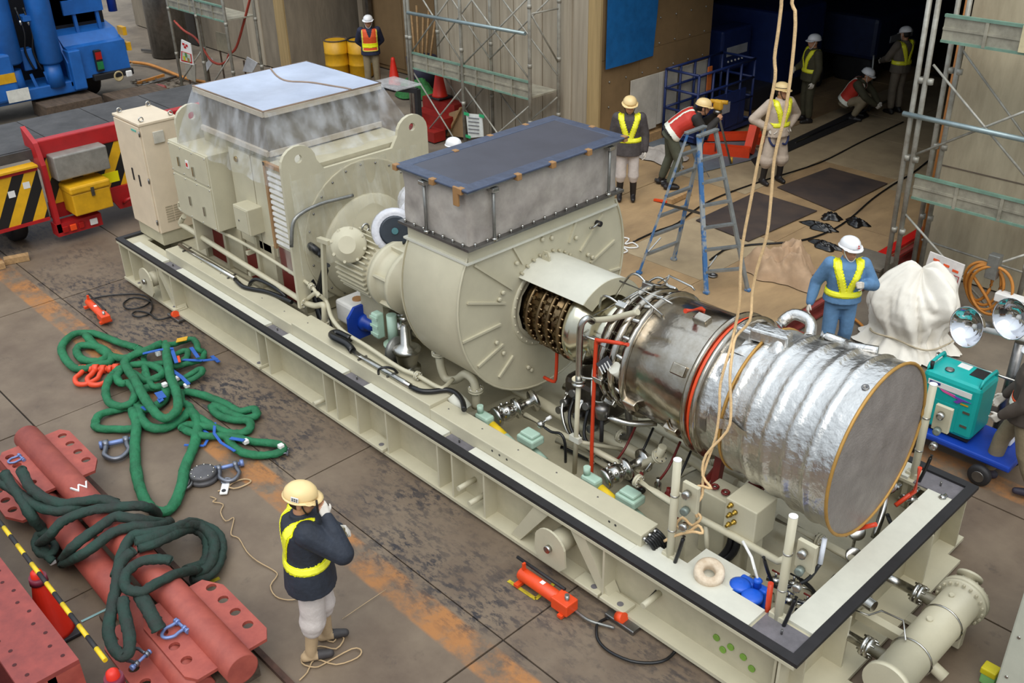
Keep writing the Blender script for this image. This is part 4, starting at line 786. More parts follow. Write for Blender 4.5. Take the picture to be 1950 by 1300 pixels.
# boxes near the duct
t = root('junction_box', 'cream junction box with brass cable glands under the exhaust duct', 'junction box', (10.05, .85, .4)); a = PY(1398, 985, .8); c = PY(1470, 925, 1.1)
MB().bev((9.92, .72, .78), (10.22, 1.02, 1.12), .01).build('body', cream, t)
for j in range(5): MB().lathe((9.98+.045*(j % 2), .72, .88+.05*j), (0, -1, 0), [(0, .022), (.02, .022), (.022, .014), (.05, .014)], 8).build('gland', brass, t)
MB().box((10.0, .8, .3), (10.06, .9, .78)).build('leg', cream, t); MB().box((10.14, .8, .3), (10.2, .9, .78)).build('leg', cream, t)
for j in range(2): MB().tube([(9.98+.06*j, .78, .8), (9.98+.06*j, .74, .6), (9.9+.04*j, .65, .45), (9.75+.05*j, .5, .4)], .032).build('thick_cable', blackg, t)
t = root('lube_box', 'narrow cream box with two red knobs beside the junction box', 'box', (9.72, .95, .3)); MB().bev((9.6, .85, .3), (9.86, 1.1, .95), .01).build('body', cream, t)
for j in range(2): MB().tube([(9.67+.11*j+.03*math.cos(q*math.pi/4), .93+.03*math.sin(q*math.pi/4), .98) for q in range(8)], .012, 6, 1, True).build('red_knob', reddk, t); MB().cyl((9.67+.11*j, .93, .95), (9.67+.11*j, .93, .99), .008).build('knob_stem', steel, t)
t = root('gland_board', 'small square cream board next to the first upright post', 'board', (9.55, .62, .3)); MB().box((9.5, .62, .75), (9.7, .64, 1.0)).build('plate', cream, t); MB().box((9.58, .62, .3), (9.62, .64, .75)).build('leg', cream, t)
# cables out of the trunking end
t = root('cable_bundle', 'bundle of black cables leaving the open end of the long trunking', 'cable', (9.5, .45, .7))
for j in range(7): y = .2+.026*j; MB().tube([(9.47, y, .75-.03*(j % 3)), (9.55, y, .745), (9.6, y+.03, .66), (9.62, y+.06, .5), (9.64, y+.1, .34)], .016, 6).build('cable', blackg, t)
for j in range(6): MB().lathe((9.49, .2+.034*j, .75-.05*(j % 2)), X, [(0, .02), (.04, .02)], 8).build('gland', steel, t)
# insulation ring, blue twin valve
p = P(1350, 1092, .69); t = root('insulation_ring', 'white quilted insulation ring lying on a plate by the near edge', 'insulation ring', (p.x, p.y, .66))
MB().lathe((p.x, p.y, .675), (.25, -.3, 1), [(0, .05), (0, .115), (.02, .125), (.075, .122), (.09, .105), (.085, .06), (.06, .048), (0, .05)], 28, False).build('ring', mat('quilt', (226, 212, 190), .8, var=.15, scale=8, c2=(176, 150, 120), bump=.6, bscale=12), t)
MB().box((p.x-.22, .29, .30), (p.x+.22, .56, .655)).build('stand_plate', white, t)
p = P(1425, 1128, .62); t = root('twin_valve', 'bright blue twin filter housing with two round caps at the near edge', 'filter', (p.x, p.y, .3)); vb = mat('bright_blue', (28, 92, 206), .4, var=.06)
for j, (dx, dy) in enumerate(((-.08, .0), (.06, -.04))):
    MB().lathe((p.x+dx, p.y+dy, .42), Z, [(0, .05), (.2, .06), (.205, .085), (.24, .085), (.25, .06), (.26, .02)], 18).build('cap_housing', vb, t)
    MB().tube([(p.x+dx+.07*math.cos(q*math.pi/4), p.y+dy-.03+.07*math.sin(q*math.pi/4), .56) for q in range(8)], .012, 6, 1, True).build('hand_ring', steel, t)
MB().bev((p.x-.14, p.y+.05, .42), (p.x+.12, p.y+.13, .66), .02).build('body', vb, t); MB().lathe((p.x+.03, p.y+.07, .66), Z, [(0, .035), (.05, .03), (.06, .04), (.08, .02)], 10).build('selector', vb, t); MB().tube([(p.x+.03, p.y+.07, .72), (p.x-.08, p.y+.12, .86), (p.x-.2, p.y+.16, .93)], .013, 6, 1).build('lever', wht, t); MB().box((p.x-.2, p.y-.12, .3), (p.x+.16, p.y+.12, .42)).build('base', vb, t)
# small fittings in the near corner
sp = root('sample_valves', 'cluster of small steel valves and tubes behind the corner post', 'valves', (10.6, .75, .3))
for i in range(6):
    c = V((10.35+.1*i, .62+.12*(i % 3), .5+.05*(i % 2))); MB().lathe(c, (1, .3, 0), [(-.07, .022), (-.03, .022), (-.03, .035), (.03, .035), (.03, .022), (.07, .022)], 10).build('valve', steel, sp); MB().cyl(c, c+V((0, 0, .09)), .01).build('stem', steel, sp); MB().bar(c+V((-.04, 0, .09)), c+V((.04, 0, .09)), .012, .01).build('grip', [steel, reddk, blackg][i % 3], sp); MB().tube([c+V((.05, .02, 0)), c+V((.12, .08, -.05)), c+V((.1, .15, -.2))], .009, 6).build('tube', steel, sp)
MB().lathe(P(1625, 1128, .5), (1, -.15, 0), [(-.2, .05), (-.16, .05), (-.155, .08), (-.12, .08), (-.11, .045), (.0, .06), (.08, .06), (.09, .085), (.12, .085), (.13, .05), (.2, .05)], 16).build('line_valve', steel, sp); MB().tube([(10.45, .5, .95), (10.5, .55, .75), (10.55, .62, .62), (10.7, .75, .7), (10.75, .85, .85)], .016, 6).build('cable', blackg, sp); MB().cyl((10.75, .85, .85), (10.72, .92, 1.05), .02).build('taped_tip', mat('tape_white', (210, 214, 222), .4), sp)
g = root('steel_gauges', 'steel pressure gauges and steel hoses beneath the duct mouth', 'gauges', (10.55, 1.9, .3))
for (x, y, z) in ((10.6, 1.75, .55), (10.68, 1.6, .42), (10.55, 2.35, .7)): MB().lathe((x, y, z), (.5, -.5, .6), [(0, .075), (.03, .075), (.035, .065), (.037, .02)], 18).build('dial', steel, g); MB().cyl((x, y, z-.02), (x, y, .3), .014).build('stem', steel, g)
for i in range(3): MB().tube([(10.3+.1*i, 2.5, .6), (10.5, 2.3+.05*i, .75), (10.65, 2.1, .6+.05*i), (10.7, 1.9, .45)], .028, 8).build('braided_hose', steel if i != 1 else blackg, g)
b = root('chain_bundle', 'bundle of small steel fittings at the far corner post', 'fittings', (10.4, 2.55, .3))
for i in range(12): c = V((10.3+.06*i, 2.35+.07*(i % 4), .55+.06*(i % 3))); MB().lathe(c, (.3, .5, .4*(i % 2)), [(-.05, .018), (-.02, .018), (-.02, .03), (.02, .03), (.02, .018), (.05, .018)], 8).build('fitting', steel, b)
MB().tube([(10.35, 2.62, 1.25), (10.45, 2.62, 1.2), (10.5, 2.6, .9), (10.45, 2.6, .5)], .018, 6).build('cable', blackg, b)
# ================================================================== VESSEL ON THE END BEAM
vs_ = root('filter_vessel', 'cream cylindrical filter vessel flanged to the near end of the frame', 'vessel', (11.55, 1.3, .1))
MB().lathe((11.55, .55, .36), Y, [(0, .185), (.05, .185), (.052, .158), (1.22, .158), (1.222, .205), (1.26, .205), (1.262, .2), (1.268, .2), (1.27, .205), (1.31, .205), (1.325, .15), (1.38, .08)], 32).build('shell', cream, vs_)
nz = MB().lathe((11.52, 1.88, .38), (-.1, .8, .45), [(0, .055), (.14, .055), (.142, .105), (.165, .105), (.168, .05), (.15, .045)], 20).build('end_nozzle', cream, vs_)
b = MB()
for k in range(20): a = k*math.pi/10; b.cyl((11.55+.187*math.cos(a), 1.75, .36+.187*math.sin(a)), (11.55+.187*math.cos(a), 1.88, .36+.187*math.sin(a)), .012, n=6)
b.build('flange_bolts', creamd, vs_)['kind'] = 'stuff'
for y in (.95, 1.45): MB().tube([(11.55+.164*math.cos(k*math.pi/12), y, .36+.164*math.sin(k*math.pi/12)) for k in range(24)], .008, 6, 1, True).build('strap', steel, vs_)
for y in (.78, 1.60):
    t = MB().lathe((10.96, y, .39), X, [(0, .08), (.03, .08), (.032, .04), (.28, .04), (.282, .085), (.31, .085), (.312, .05), (.32, .085), (.35, .085), (.352, .05), (.5, .05)], 16).build('inlet_pipe', steel if y > 0 else cream, vs_)
    for k in range(6): a = k*math.pi/3; MB().cyl((11.22, y+.07*math.cos(a), .39+.07*math.sin(a)), (11.34, y+.07*math.cos(a), .39+.07*math.sin(a)), .009, n=6).build('bolt', steel, t)
MB().bar((10.98, 1.2, .25), (11.45, 1.2, .25), .08, .08).build('support_arm', cream, vs_); MB().cyl((11.55, 1.2, .18), (11.75, 1.2, .1), .05).build('drain_stub', cream, vs_)
MB().tube([(11.0, .98, .46), (11.15, 1.0, .48), (11.22, 1.05, .54), (11.4, 1.05, .56), (11.5, .9, .53)], .008, 6, 1).build('sense_line', steel, vs_)
MB().cyl((11.52, 1.25, .51), (11.52, 1.25, .535), .025).build('boss', cream, vs_); MB().cyl((11.52, 1.62, .51), (11.52, 1.62, .535), .02).build('boss', cream, vs_)
MB().bev((11.42, .62, .05), (11.68, .7, .24), .01).build('saddle', cream, vs_); MB().bev((11.42, 1.6, .05), (11.68, 1.68, .24), .01).build('saddle', cream, vs_)
for y in (.62, 1.64): MB().bar((11.0, y, .055), (11.6, y, .055), .1, .035).build('saddle_arm', cream, vs_)
# neighbouring cabinet corner at the lower right
q = P(1880, 1350, 0); t = root('grey_cabinet', 'pale grey steel cabinet edge at the lower right corner', 'cabinet', (q.x+.4, q.y+.4, 0)); MB().bev((q.x, q.y, 0.03), (q.x+1.0, q.y+1.2, 1.35), .015).build('body', mat('pale_grey_green', (188, 188, 172), .5, var=.05), t); MB().box((q.x+.05, q.y+.05, 0), (q.x+.95, q.y+1.1, .03)).build('plinth', black, t)
for z in (.4, .8, 1.1): MB().cyl((q.x+.06, q.y-.01, z), (q.x+.06, q.y+.01, z), .012).build('screw', steel, t)
q2 = P(1885, 1290, 0.05); t = root('marker_block', 'yellow and green taped marker beside the grey cabinet', 'marker', (q2.x, q2.y, 0)); MB().bev((q2.x-.06, q2.y-.05, 0), (q2.x+.05, q2.y+.05, .1), .01).build('green_tape', mat('lime', (140, 200, 120), .6), t); MB().bev((q2.x-.07, q2.y-.06, .1), (q2.x+.05, q2.y+.05, .16), .01).build('yellow_tape', mat('lemon', (214, 196, 20), .5), t)
# hanging ropes
rp = mat('cream_rope', (226, 190, 140), .8, var=.1, scale=30, bump=.4, bscale=120)
tag(MB().tube([PY(1496, -60, 1.15)+V((0, .1, 5)), PY(1496, -60, 1.15)+V((.02, .05, 2))]+[PY(u, v, y) for u, v, y in ((1496, -60, 1.15), (1488, 10, 1.15), (1482, 60, 1.15), (1475, 110, 1.15), (1476, 150, 1.15), (1460, 230, 1.15), (1445, 300, 1.15), (1430, 380, 1.15), (1415, 460, 1.15), (1410, 520, 1.15), (1408, 580, 1.15), (1396, 640, 1.15), (1390, 665, .92), (1372, 730, .8), (1370, 780, .75), (1362, 835, .72), (1340, 900, .62), (1338, 940, .55), (1330, 955, .5), (1322, 970, .45), (1335, 985, .4), (1318, 1000, .38), (1300, 985, .35), (1288, 1000, .32), (1310, 1012, .32), (1330, 1000, .35), (1338, 1015, .33), (1318, 1012, .3), (1285, 1020, .26), (1265, 1030, .24))], .012, 6, 3).build('hanging_rope', rp), 'cream rope hanging from above, left of two, knotted by the first post', 'rope', 'hanging ropes')
tag(MB().tube([PY(1513, -60, 1.2)+V((0, .1, 5)), PY(1513, -60, 1.2)+V((-.02, .05, 2))]+[PY(u, v, y) for u, v, y in ((1513, -60, 1.2), (1514, 20, 1.2), (1514, 60, 1.2), (1505, 150, 1.2), (1492, 230, 1.2), (1475, 300, 1.2), (1468, 380, 1.2), (1460, 450, 1.2), (1442, 510, 1.2), (1432, 560, 1.2), (1428, 610, 1.15), (1402, 640, 1.1), (1395, 670, .92), (1390, 720, .8), (1392, 780, .76), (1385, 820, .72), (1345, 865, .64), (1338, 905, .58), (1355, 930, .55), (1330, 925, .52), (1318, 950, .45), (1328, 985, .4))], .012, 6, 3).build('hanging_rope', rp), 'cream rope hanging from above, right of two, looped over the duct', 'rope', 'hanging ropes')
# ================================================================== SLINGS AND LIFTING GEAR ON THE PLATES
gs = mat('green_sling', (32, 118, 76), .75, var=.22, scale=5, c2=(22, 84, 52), bump=.9, bscale=14); ds = mat('dark_sling', (28, 60, 50), .8, var=.25, scale=5, c2=(38, 40, 36), bump=.8, bscale=16)
bw = mat('blue_webbing', (40, 92, 176), .6, var=.12)
def c1(x, y): return (x*.2923, 600+y*.2923)
def c2(x, y): return (x*.3077, 900+y*.3077)
def sling(label, conv, pts, r, m, z0, closed=False, amp=.012, group=None, parent=None, zs=None):
    random.seed(len(label)); ps = []
    for i, p in enumerate(pts):
        z = zs[i] if zs else z0+amp*math.sin(i*1.7); ps.append(P(*conv(*p[:2]), z))
    b = MB().tube(ps, r, 10, 5, closed, .8)
    b.v = [(x+random.uniform(-.006, .006), y+random.uniform(-.006, .006), max(z+random.uniform(-.004, .004), .004)) for x, y, z in b.v]
    o = b.build('round_sling', m, parent)
    if not parent: tag(o, label, 'sling', group)
    return o
G = 'green round slings'
S1 = sling('green round sling loop at the upper left of the tangle, nearest the orange shackles', c1, [(900, 215), (780, 180), (650, 130), (570, 115), (480, 125), (410, 190), (412, 260), (480, 340), (560, 345), (650, 320), (720, 300), (690, 230), (600, 200), (520, 200), (500, 240), (545, 290), (640, 300), (700, 265), (680, 225), (610, 190), (560, 130), (640, 215), (740, 270), (830, 275), (900, 240)], .052, gs, .055, True, group=G)
S2 = sling('green round sling forming the tall loop across the middle of the tangle', c1, [(1070, 185), (1090, 280), (1110, 400), (1150, 500), (1160, 600), (1120, 655), (1060, 670), (1000, 620), (930, 520), (880, 420), (815, 320), (850, 270), (950, 230)], .055, gs, .17, True, group=G)
S3 = sling('green round sling with the long U-shaped loop reaching toward the pulley block', c1, [(870, 605), (890, 700), (880, 850), (885, 1000), (920, 1150), (980, 1250), (1050, 1280), (1120, 1250), (1180, 1120), (1210, 980), (1270, 830), (1285, 700), (1240, 625), (1190, 670), (1100, 725), (1000, 735), (930, 690), (895, 600), (880, 530), (940, 480), (1010, 470), (1080, 480), (1060, 560), (960, 610)], .058, gs, .07, True, group=G)
S4 = sling('green round sling with the narrow loop pointing at the steel shackle', c1, [(620, 705), (650, 650), (750, 620), (850, 605), (920, 660), (870, 735), (740, 742), (640, 735)], .05, gs, .055, True, group=G)
S5 = sling('green round sling folded in two long lobes nearest the machine', c1, [(1190, 500), (1300, 515), (1430, 560), (1560, 625), (1650, 610), (1670, 650), (1600, 672), (1500, 640), (1430, 600), (1380, 590), (1420, 650), (1520, 680), (1620, 690), (1625, 740), (1560, 768), (1450, 755), (1330, 690), (1250, 640), (1230, 590), (1180, 560)], .05, gs, .055, True, group=G)
S6 = sling('green round sling ending at the steel shackle on the right of the tangle', c1, [(1190, 740), (1320, 785), (1500, 790), (1640, 822), (1800, 838), (1845, 870), (1800, 900), (1700, 912), (1600, 900), (1530, 862), (1470, 790), (1410, 735), (1300, 720), (1220, 715)], .048, gs, .055, True, group=G)
S7 = sling('green round sling with the small round loop at the left middle of the tangle', c1, [(740, 380), (690, 470), (705, 560), (780, 592), (855, 570), (880, 500), (840, 440), (790, 445), (760, 400), (800, 360), (870, 380), (950, 425), (1060, 380), (1000, 330), (900, 320), (800, 340)], .05, gs, .11, True, group=G)
S8 = sling('green round sling knotted with blue webbing at the upper right of the tangle', c1, [(940, 250), (1060, 200), (1150, 185), (1240, 155), (1280, 180), (1290, 225), (1325, 240), (1310, 290), (1200, 320), (1100, 335), (1140, 260), (1220, 230), (1200, 290), (1080, 310), (980, 325), (940, 390), (1010, 420), (1100, 380), (1180, 415), (1300, 350), (1310, 380), (1200, 440), (1080, 460), (980, 450)], .04, gs, .08, True, .03, group=G)
def strap(par, conv, pts, z, m=bw, w=.045):
    ps = [P(*conv(*p), z+.02*(i % 2)) for i, p in enumerate(pts)]; b = MB()
    for p, q in zip(ps[:-1], ps[1:]): b.bar(p, q, w, .008)
    o = b.build('webbing', m, par); return o
strap(S8, c1, [(930, 250), (1040, 225), (1130, 215)], .19); strap(S8, c1, [(1120, 225), (1150, 310)], .18); strap(S8, c1, [(1245, 210), (1290, 275)], .17); strap(S8, c1, [(1190, 290), (1320, 295), (1420, 285)], .13); strap(S8, c1, [(1380, 265), (1425, 305)], .03); strap(S8, c1, [(1110, 350), (1180, 400), (1230, 450)], .14)
strap(S3, c1, [(1310, 740), (1370, 780), (1330, 850), (1200, 845)], .03, w=.03); strap(S6, c1, [(1400, 700), (1395, 770), (1440, 830), (1530, 885)], .09, w=.03); strap(S6, c1, [(1500, 800), (1590, 815)], .12); strap(S3, c1, [(1030, 500), (1060, 540), (1030, 560)], .12, w=.09); strap(S3, c1, [(940, 590), (970, 610)], .12, w=.09)
strap(S8, c1, [(1150, 165), (1220, 150)], .13, yellow, .10); strap(S8, c1, [(1160, 265), (1170, 305)], .185, orange, .03); strap(S3, c1, [(930, 545), (945, 580)], .14, orange, .04)
for par, x, y, z in ((S8, 1030, 248, .15), (S3, 1072, 450, .14), (S6, 1600, 820, .11), (S6, 1830, 850, .11), (S8, 1150, 410, .13), (S8, 1215, 455, .12)):
    c = P(*c1(x, y), z); MB().bev(c-V((.03, .03, .03)), c+V((.03, .03, .02)), .01).build('white_band', wht, par)
# spreader pipes
def spreader(label, pa, pb, far_plate=True):
    a, b_ = V(pa), V(pb); d = (b_-a).normalized(); s = d.cross(V((0, 0, 1)))
    t = root('spreader_beam', label, 'spreader beam', (a.x, a.y, 0), 'red spreader beams'); L = (b_-a).length
    MB().lathe(a, d, [(0, .125), (0.001, .135), (L, .135), (L+.001, .125)], 24).build('pipe', redpr2, t)
    for off in (.12, L-1.12):
        o = [(-.36, .1), (-.30, 0), (.30, 0), (.36, .1), (.36, .8), (.26, .98), (-.26, .98), (-.36, .8)]
        if off > 1: o = [(x, .98-y) for x, y in o][::-1]
        hs = [(sx*.27, .14+.2*k, .045) for sx in (-1, 1) for k in range(4)]
        MB().plate(o, hs, .03, axes(a+d*off+V((0, 0, -.015)), s, d)).build('lug_plate', redpr2, t)
    for off in (.05, L*.35, L*.65, L-.2):
        p = a+d*off; MB().box((-.2, -.05, -a.z), (.2, .05, -.13), axes((p.x, p.y, a.z), s, d)).build('foot', woodd, t)
    return t, a, d, s
sa, a_, d_, s_ = spreader('red spreader pipe beam with holed plates, nearer the green slings', P(52, 832, .33), P(462, 1275, .33))
M = axes(P(168, 935, .34), d_, -s_)
text('W', .16, wht, 'chalk_letter', sa, axes(a_+d_*1.45+V((0, 0, .13)), -s_, -d_), ext=.008)
spreader('red spreader pipe beam with holed plates, nearer the striped bar', P(20, 878, .18), P(340, 1272, .18)+V((.35, 0, 0)))
# dark slings piled over the pipes
D = 'dark slings over the spreader beams'
def dsl(label, pts, z=.37, zs=None, r=.052): return sling(label, c2, pts, r, ds, z+.1, False, .02, D, None, [q+.1 if q > .25 else q for q in zs] if zs else None)
dsl('dark green sling running along the far ends of the red pipes, outer one', [(-10, 60), (60, 90), (160, 160), (260, 215), (370, 238), (470, 215), (600, 172), (720, 185)], .36)
dsl('dark green sling passing the white letter on the red pipe', [(130, -20), (180, 80), (260, 145), (380, 190), (500, 178), (640, 165), (740, 210)], .41)
dsl('dark sling ending in a blunt black tip beside the green U loop', [(240, 440), (300, 395), (380, 305), (480, 258), (580, 230), (700, 215), (850, 205), (930, 220), (975, 258)], .43, [.15, .3, .4, .43, .43, .42, .4, .3, .14])
dsl('dark green sling crossing both red pipes in the middle', [(390, 540), (440, 470), (530, 395), (630, 325), (710, 272), (820, 282), (950, 302), (1050, 310)], .4, [.1, .34, .4, .42, .43, .42, .3, .12])
dsl('dark green sling draped below the middle crossing', [(390, 560), (480, 520), (580, 458), (700, 370), (830, 332), (960, 332), (1045, 300)], .38, [.1, .3, .38, .4, .4, .33, .15])
dsl('dark green sling swinging out to the right of the pipes, outer bend', [(720, 640), (760, 500), (820, 390), (950, 372), (1080, 342), (1180, 305), (1250, 325), (1335, 365), (1372, 450), (1350, 560), (1280, 640), (1180, 655)], .3, [.38, .4, .42, .42, .36, .22, .12, .1, .1, .1, .12, .16])
dsl('dark green sling swinging out to the right of the pipes, inner bend', [(850, 470), (950, 440), (1080, 380), (1180, 345), (1260, 380), (1290, 460), (1260, 560), (1150, 600)], .3, [.42, .42, .36, .22, .14, .12, .14, .25])
dsl('dark green sling swinging out between the two right bends', [(830, 430), (930, 405), (1060, 362), (1190, 325), (1270, 350), (1320, 420), (1320, 500), (1280, 590), (1190, 625)], .3, [.46, .45, .38, .25, .18, .16, .16, .16, .2])
dsl('brown-black sling loop with white bands on the nearer red pipe', [(1060, 548), (1000, 535), (880, 545), (790, 610), (770, 680), (800, 725), (880, 735), (960, 690), (1090, 625), (1220, 600)], .46, [.42, .45, .46, .46, .45, .45, .45, .43, .36, .22], .048)
dsl('dark sling hanging down to the shackle on the left pipe', [(830, 480), (745, 560), (722, 700), (692, 850), (672, 980), (705, 1090), (770, 1135), (802, 1085), (795, 980), (772, 880), (762, 780)], .3, [.45, .43, .4, .38, .36, .36, .34, .36, .38, .4, .42], .05)
dsl('short thick dark sling end reaching the blue pin shackle', [(865, 750), (915, 840), (955, 915), (985, 975)], .4, [.4, .4, .37, .32], .06)
o = dsl('small dark sling coil on the floor left of the red pipes', [(340, 420), (290, 375), (235, 385), (218, 440), (255, 500), (320, 500), (345, 440), (300, 420), (270, 450), (300, 520), (330, 545)], .08, None, .04)
for x, y in ((320, 545), (365, 425)): c = P(*c2(x, y), .14); MB().bev(c-V((.04, .03, .02)), c+V((.04, .03, .02)), .01).build('white_band', wht, o)
dsl('dark sling strand along the left edge of the pile', [(30, 0), (60, 60), (130, 160), (190, 260), (260, 350), (330, 400)], .34, [.42, .4, .36, .3, .2, .15])
c_b = mat('shackle_steel', (128, 130, 138), .4, .8, .15); pinb = mat('pin_blue', (120, 140, 190), .4, .3, .1)
def shackle(label, c, yaw, size, m, pm, tilt=0, group=None):
    t = thing('shackle', label, 'shackle', c, group, yaw); s = size
    pts = [(-.32*s, 0, 0), (-.34*s, -.35*s, 0), (-.38*s, -.62*s, 0), (-.2*s, -.92*s, 0), (0, -1*s, 0), (.2*s, -.92*s, 0), (.38*s, -.62*s, 0), (.34*s, -.35*s, 0), (.32*s, 0, 0)]
    MB().tube(pts, .085*s, 8, 3).build('bow', m, t, loc=(0, 0, 0)); 
    for q in (-1, 1): MB().cyl((q*.32*s-.09*s, 0, 0), (q*.32*s+.09*s, 0, 0), .15*s).build('eye', m, t, loc=(0, 0, 0))
    MB().cyl((-.5*s, 0, 0), (.55*s, 0, 0), .08*s).build('pin', pm, t, loc=(0, 0, 0)); MB().cyl((.5*s, 0, 0), (.64*s, 0, 0), .15*s, n=6).build('pin_head', pm, t, loc=(0, 0, 0)); MB().cyl((-.52*s, 0, 0), (-.42*s, 0, 0), .14*s, n=6).build('nut', pm, t, loc=(0, 0, 0))
    return t
yw = lambda p, q: math.atan2(q.y-p.y, q.x-p.x)
def shk(label, e1, e2, bow, m, pm, z=.05, group=None):    # pin ends and bow point in the photograph's ground
    p, q, w = P(*e1, z), P(*e2, z), P(*bow, z); c = (p+q)/2; s = (w-c).length
    d = (w-c); yaw = math.atan2(d.y, d.x)+math.pi/2
    return shackle(label, c, yaw, max(s, .1), m, pm, group=group)
shk('steel shackle lying alone left of the U-shaped green loop', (205, 843), (237, 840), (223, 873), c_b, pinb)
shk('steel shackle lying beside the round pulley block', (418, 893), (447, 883), (440, 915), c_b, pinb)
shk('steel shackle holding the end of the right green sling', (548, 875), (548, 843), (530, 860), c_b, c_b)
shk('orange shackle lying left of its twin by the green slings', (170, 702), (188, 703), (155, 732), mat('shackle_orange', (222, 74, 40), .45, var=.06), MATS['shackle_orange'], group='orange shackles')
shk('orange shackle lying right of its twin, touching the green sling', (196, 703), (208, 700), (182, 733), MATS['shackle_orange'], MATS['shackle_orange'], group='orange shackles')
shk('shackle with pale blue pin in the holed plate near the thick sling end', (330, 1188), (360, 1192), (310, 1212), pinb, pinb, .38); shk('shackle with pale blue pin at the foot of the hanging dark sling', (255, 1250), (285, 1258), (240, 1240), c_b, pinb, .34); shk('shackle with blue pin at the far end of the red pipe', (28, 868), (52, 872), (16, 880), pinb, pinb, .36)
# pulley block
c = P(388, 908, .03); t = root('pulley_block', 'round dark pulley block with bolted cover lying on the plates', 'pulley', (c.x, c.y, 0))
MB().lathe((c.x, c.y, .0), Z, [(0, .14), (.015, .155), (.05, .155), (.055, .12), (.075, .14), (.105, .13), (.11, .1)], 24).build('block', mat('block_grey', (96, 94, 96), .5, .4, .15), t)
for k in range(10): a = k*math.pi/5; MB().ball((c.x+.115*math.cos(a), c.y+.115*math.sin(a), .108), .012, 6).build('bolt', steel, t)
MB().tube([P(u, v, .05) for u, v in ((362, 905), (360, 918), (352, 930), (362, 925), (368, 915))], .018, 6).build('becket', steeld, t)
c = P(428, 928, .03); t = root('hook_tag', 'small white steel hook link beside the pulley block', 'hook', (c.x, c.y, 0)); M = Matrix.Translation((c.x, c.y, 0))@Matrix.Rotation(.9, 4, 'Z'); MB().bev((-.04, -.1, .01), (.04, .1, .035), .01, M).build('plate', wht, t); MB().tube([M@V((.05*math.cos(q), .11+.05*math.sin(q), .03)) for q in [k*.78 for k in range(8)]], .012, 6, 1, True).build('ring', c_b, t); MB().cyl(M@V((0, -.06, .034)), M@V((0, -.06, .042)), .022).build('hole', black, t)
st = mat('string', (186, 158, 120), .8)
def cord(label, pts, r=.006, m=st, z=.012, cat='string'): return tag(MB().tube([P(u, v, z+.004*(i % 3)) for i, (u, v) in enumerate(pts)], r, 5, 3).build(cat.replace(' ', '_'), m), label, cat)
cord('thin twine snaking from the pulley block toward the near worker', [(400, 945), (412, 950), (405, 955), (425, 960), (420, 975), (430, 992), (445, 985), (443, 1000), (440, 1018), (455, 1025), (470, 1050), (490, 1068), (520, 1085), (528, 1095), (515, 1115), (525, 1135), (548, 1142), (570, 1140)])
cord('loop of twine beside the pulley block shackle', [(415, 905), (425, 920), (445, 930), (470, 922), (478, 915), (465, 912), (445, 918), (430, 930), (415, 935)], .009)
cord('tangle of twine around the feet of the near worker', [(600, 1190), (625, 1195), (640, 1205), (635, 1222), (612, 1212), (640, 1210), (655, 1215), (640, 1235), (610, 1230), (580, 1240), (575, 1262), (600, 1270), (620, 1262), (670, 1235), (688, 1238), (680, 1252), (640, 1265), (600, 1255), (585, 1280), (570, 1295)], .007)
cord('pale scratch line of twine running from the worker toward the stripe', [(652, 1178), (690, 1152), (735, 1122)], .003)
# red girder at the lower left
yy = P(150, 1255, .7).y; xe = P(150, 1255, .7).x
t = root('red_girder', 'red steel box girder with rows of bolt holes at the lower left corner', 'girder', (6, yy-.2, 0))
MB().box((2.2, yy-.42, .66), (xe, yy, .70)).build('top_flange', redpr, t); MB().box((2.2, yy-.42, .02), (xe, yy, .06)).build('bottom_flange', redpr, t); MB().box((2.2, yy-.24, .06), (xe, yy-.18, .66)).build('web', redpr, t); MB().box((xe-.03, yy-.42, .06), (xe, yy, .66)).build('end_plate', redpr2, t)
hb = MB(); 
for k in range(22):
    for dy in (.07, .33): hb.cyl((xe-.12-k*.16, yy-dy-.03*(k % 2), .695), (xe-.12-k*.16, yy-dy-.03*(k % 2), .7025), .016, n=8)
hb.build('bolt_holes', mat('hole_dark', (70, 22, 22), .8), t)['kind'] = 'stuff'
text('0', .26, wht, 'painted_number', t, axes((xe+.003, yy-.2, .45), Y, Z), ext=.001)
b = MB()
for k in range(14): x = xe-1.5+random.uniform(-.2, .2); y = yy-random.uniform(.05, .38); b.box((x, y, .7), (x+.03, y+.012, .702))
b.build('chalk_ticks', wht, t)['kind'] = 'stuff'
t = root('red_girder', 'second red steel girder beyond the holed one at the left frame edge', 'girder', (5, yy-.8, 0)); MB().box((2.2, yy-.98, .5), (xe+.3, yy-.5, .54)).build('top_flange', redpr, t); MB().box((2.2, yy-.77, .05), (xe+.3, yy-.71, .5)).build('web', redpr, t); MB().box((2.2, yy-.98, .0), (xe+.3, yy-.5, .05)).build('bottom_flange', redpr, t)
# cones with striped bar
cone_o = mat('cone_red', (222, 44, 24), .45, var=.06)
def cone(label, c, h=.7, m=cone_o, grp=None, ring=None):
    t = root('traffic_cone', label, 'cone', (c[0], c[1], c[2] if len(c) > 2 else 0), grp); z = c[2] if len(c) > 2 else 0
    MB().lathe((c[0], c[1], z), Z, [(.03, .17), (.06, .15), (h*.9, .05), (h*.97, .045), (h, .02)], 20).build('cone', m, t); MB().bev((c[0]-.19, c[1]-.19, z), (c[0]+.19, c[1]+.19, z+.035), .012).build('base', black if m is cone_o else m, t)
    if ring: MB().lathe((c[0], c[1], z+h*.86), Z, [(-.03, .075), (.03, .07)], 14).build('bar_ring', ring, t)
    return t
q1, q2 = P(67, 1085, .70), P(212, 1275, .70); cone('red cone holding the far end of the striped bar', (q1.x, q1.y), .70, grp='bar cones', ring=mat('cone_ring', (120, 40, 60), .5)); cone('red cone holding the near end of the striped bar', (q2.x, q2.y), .70, grp='bar cones', ring=MATS['cone_ring'])
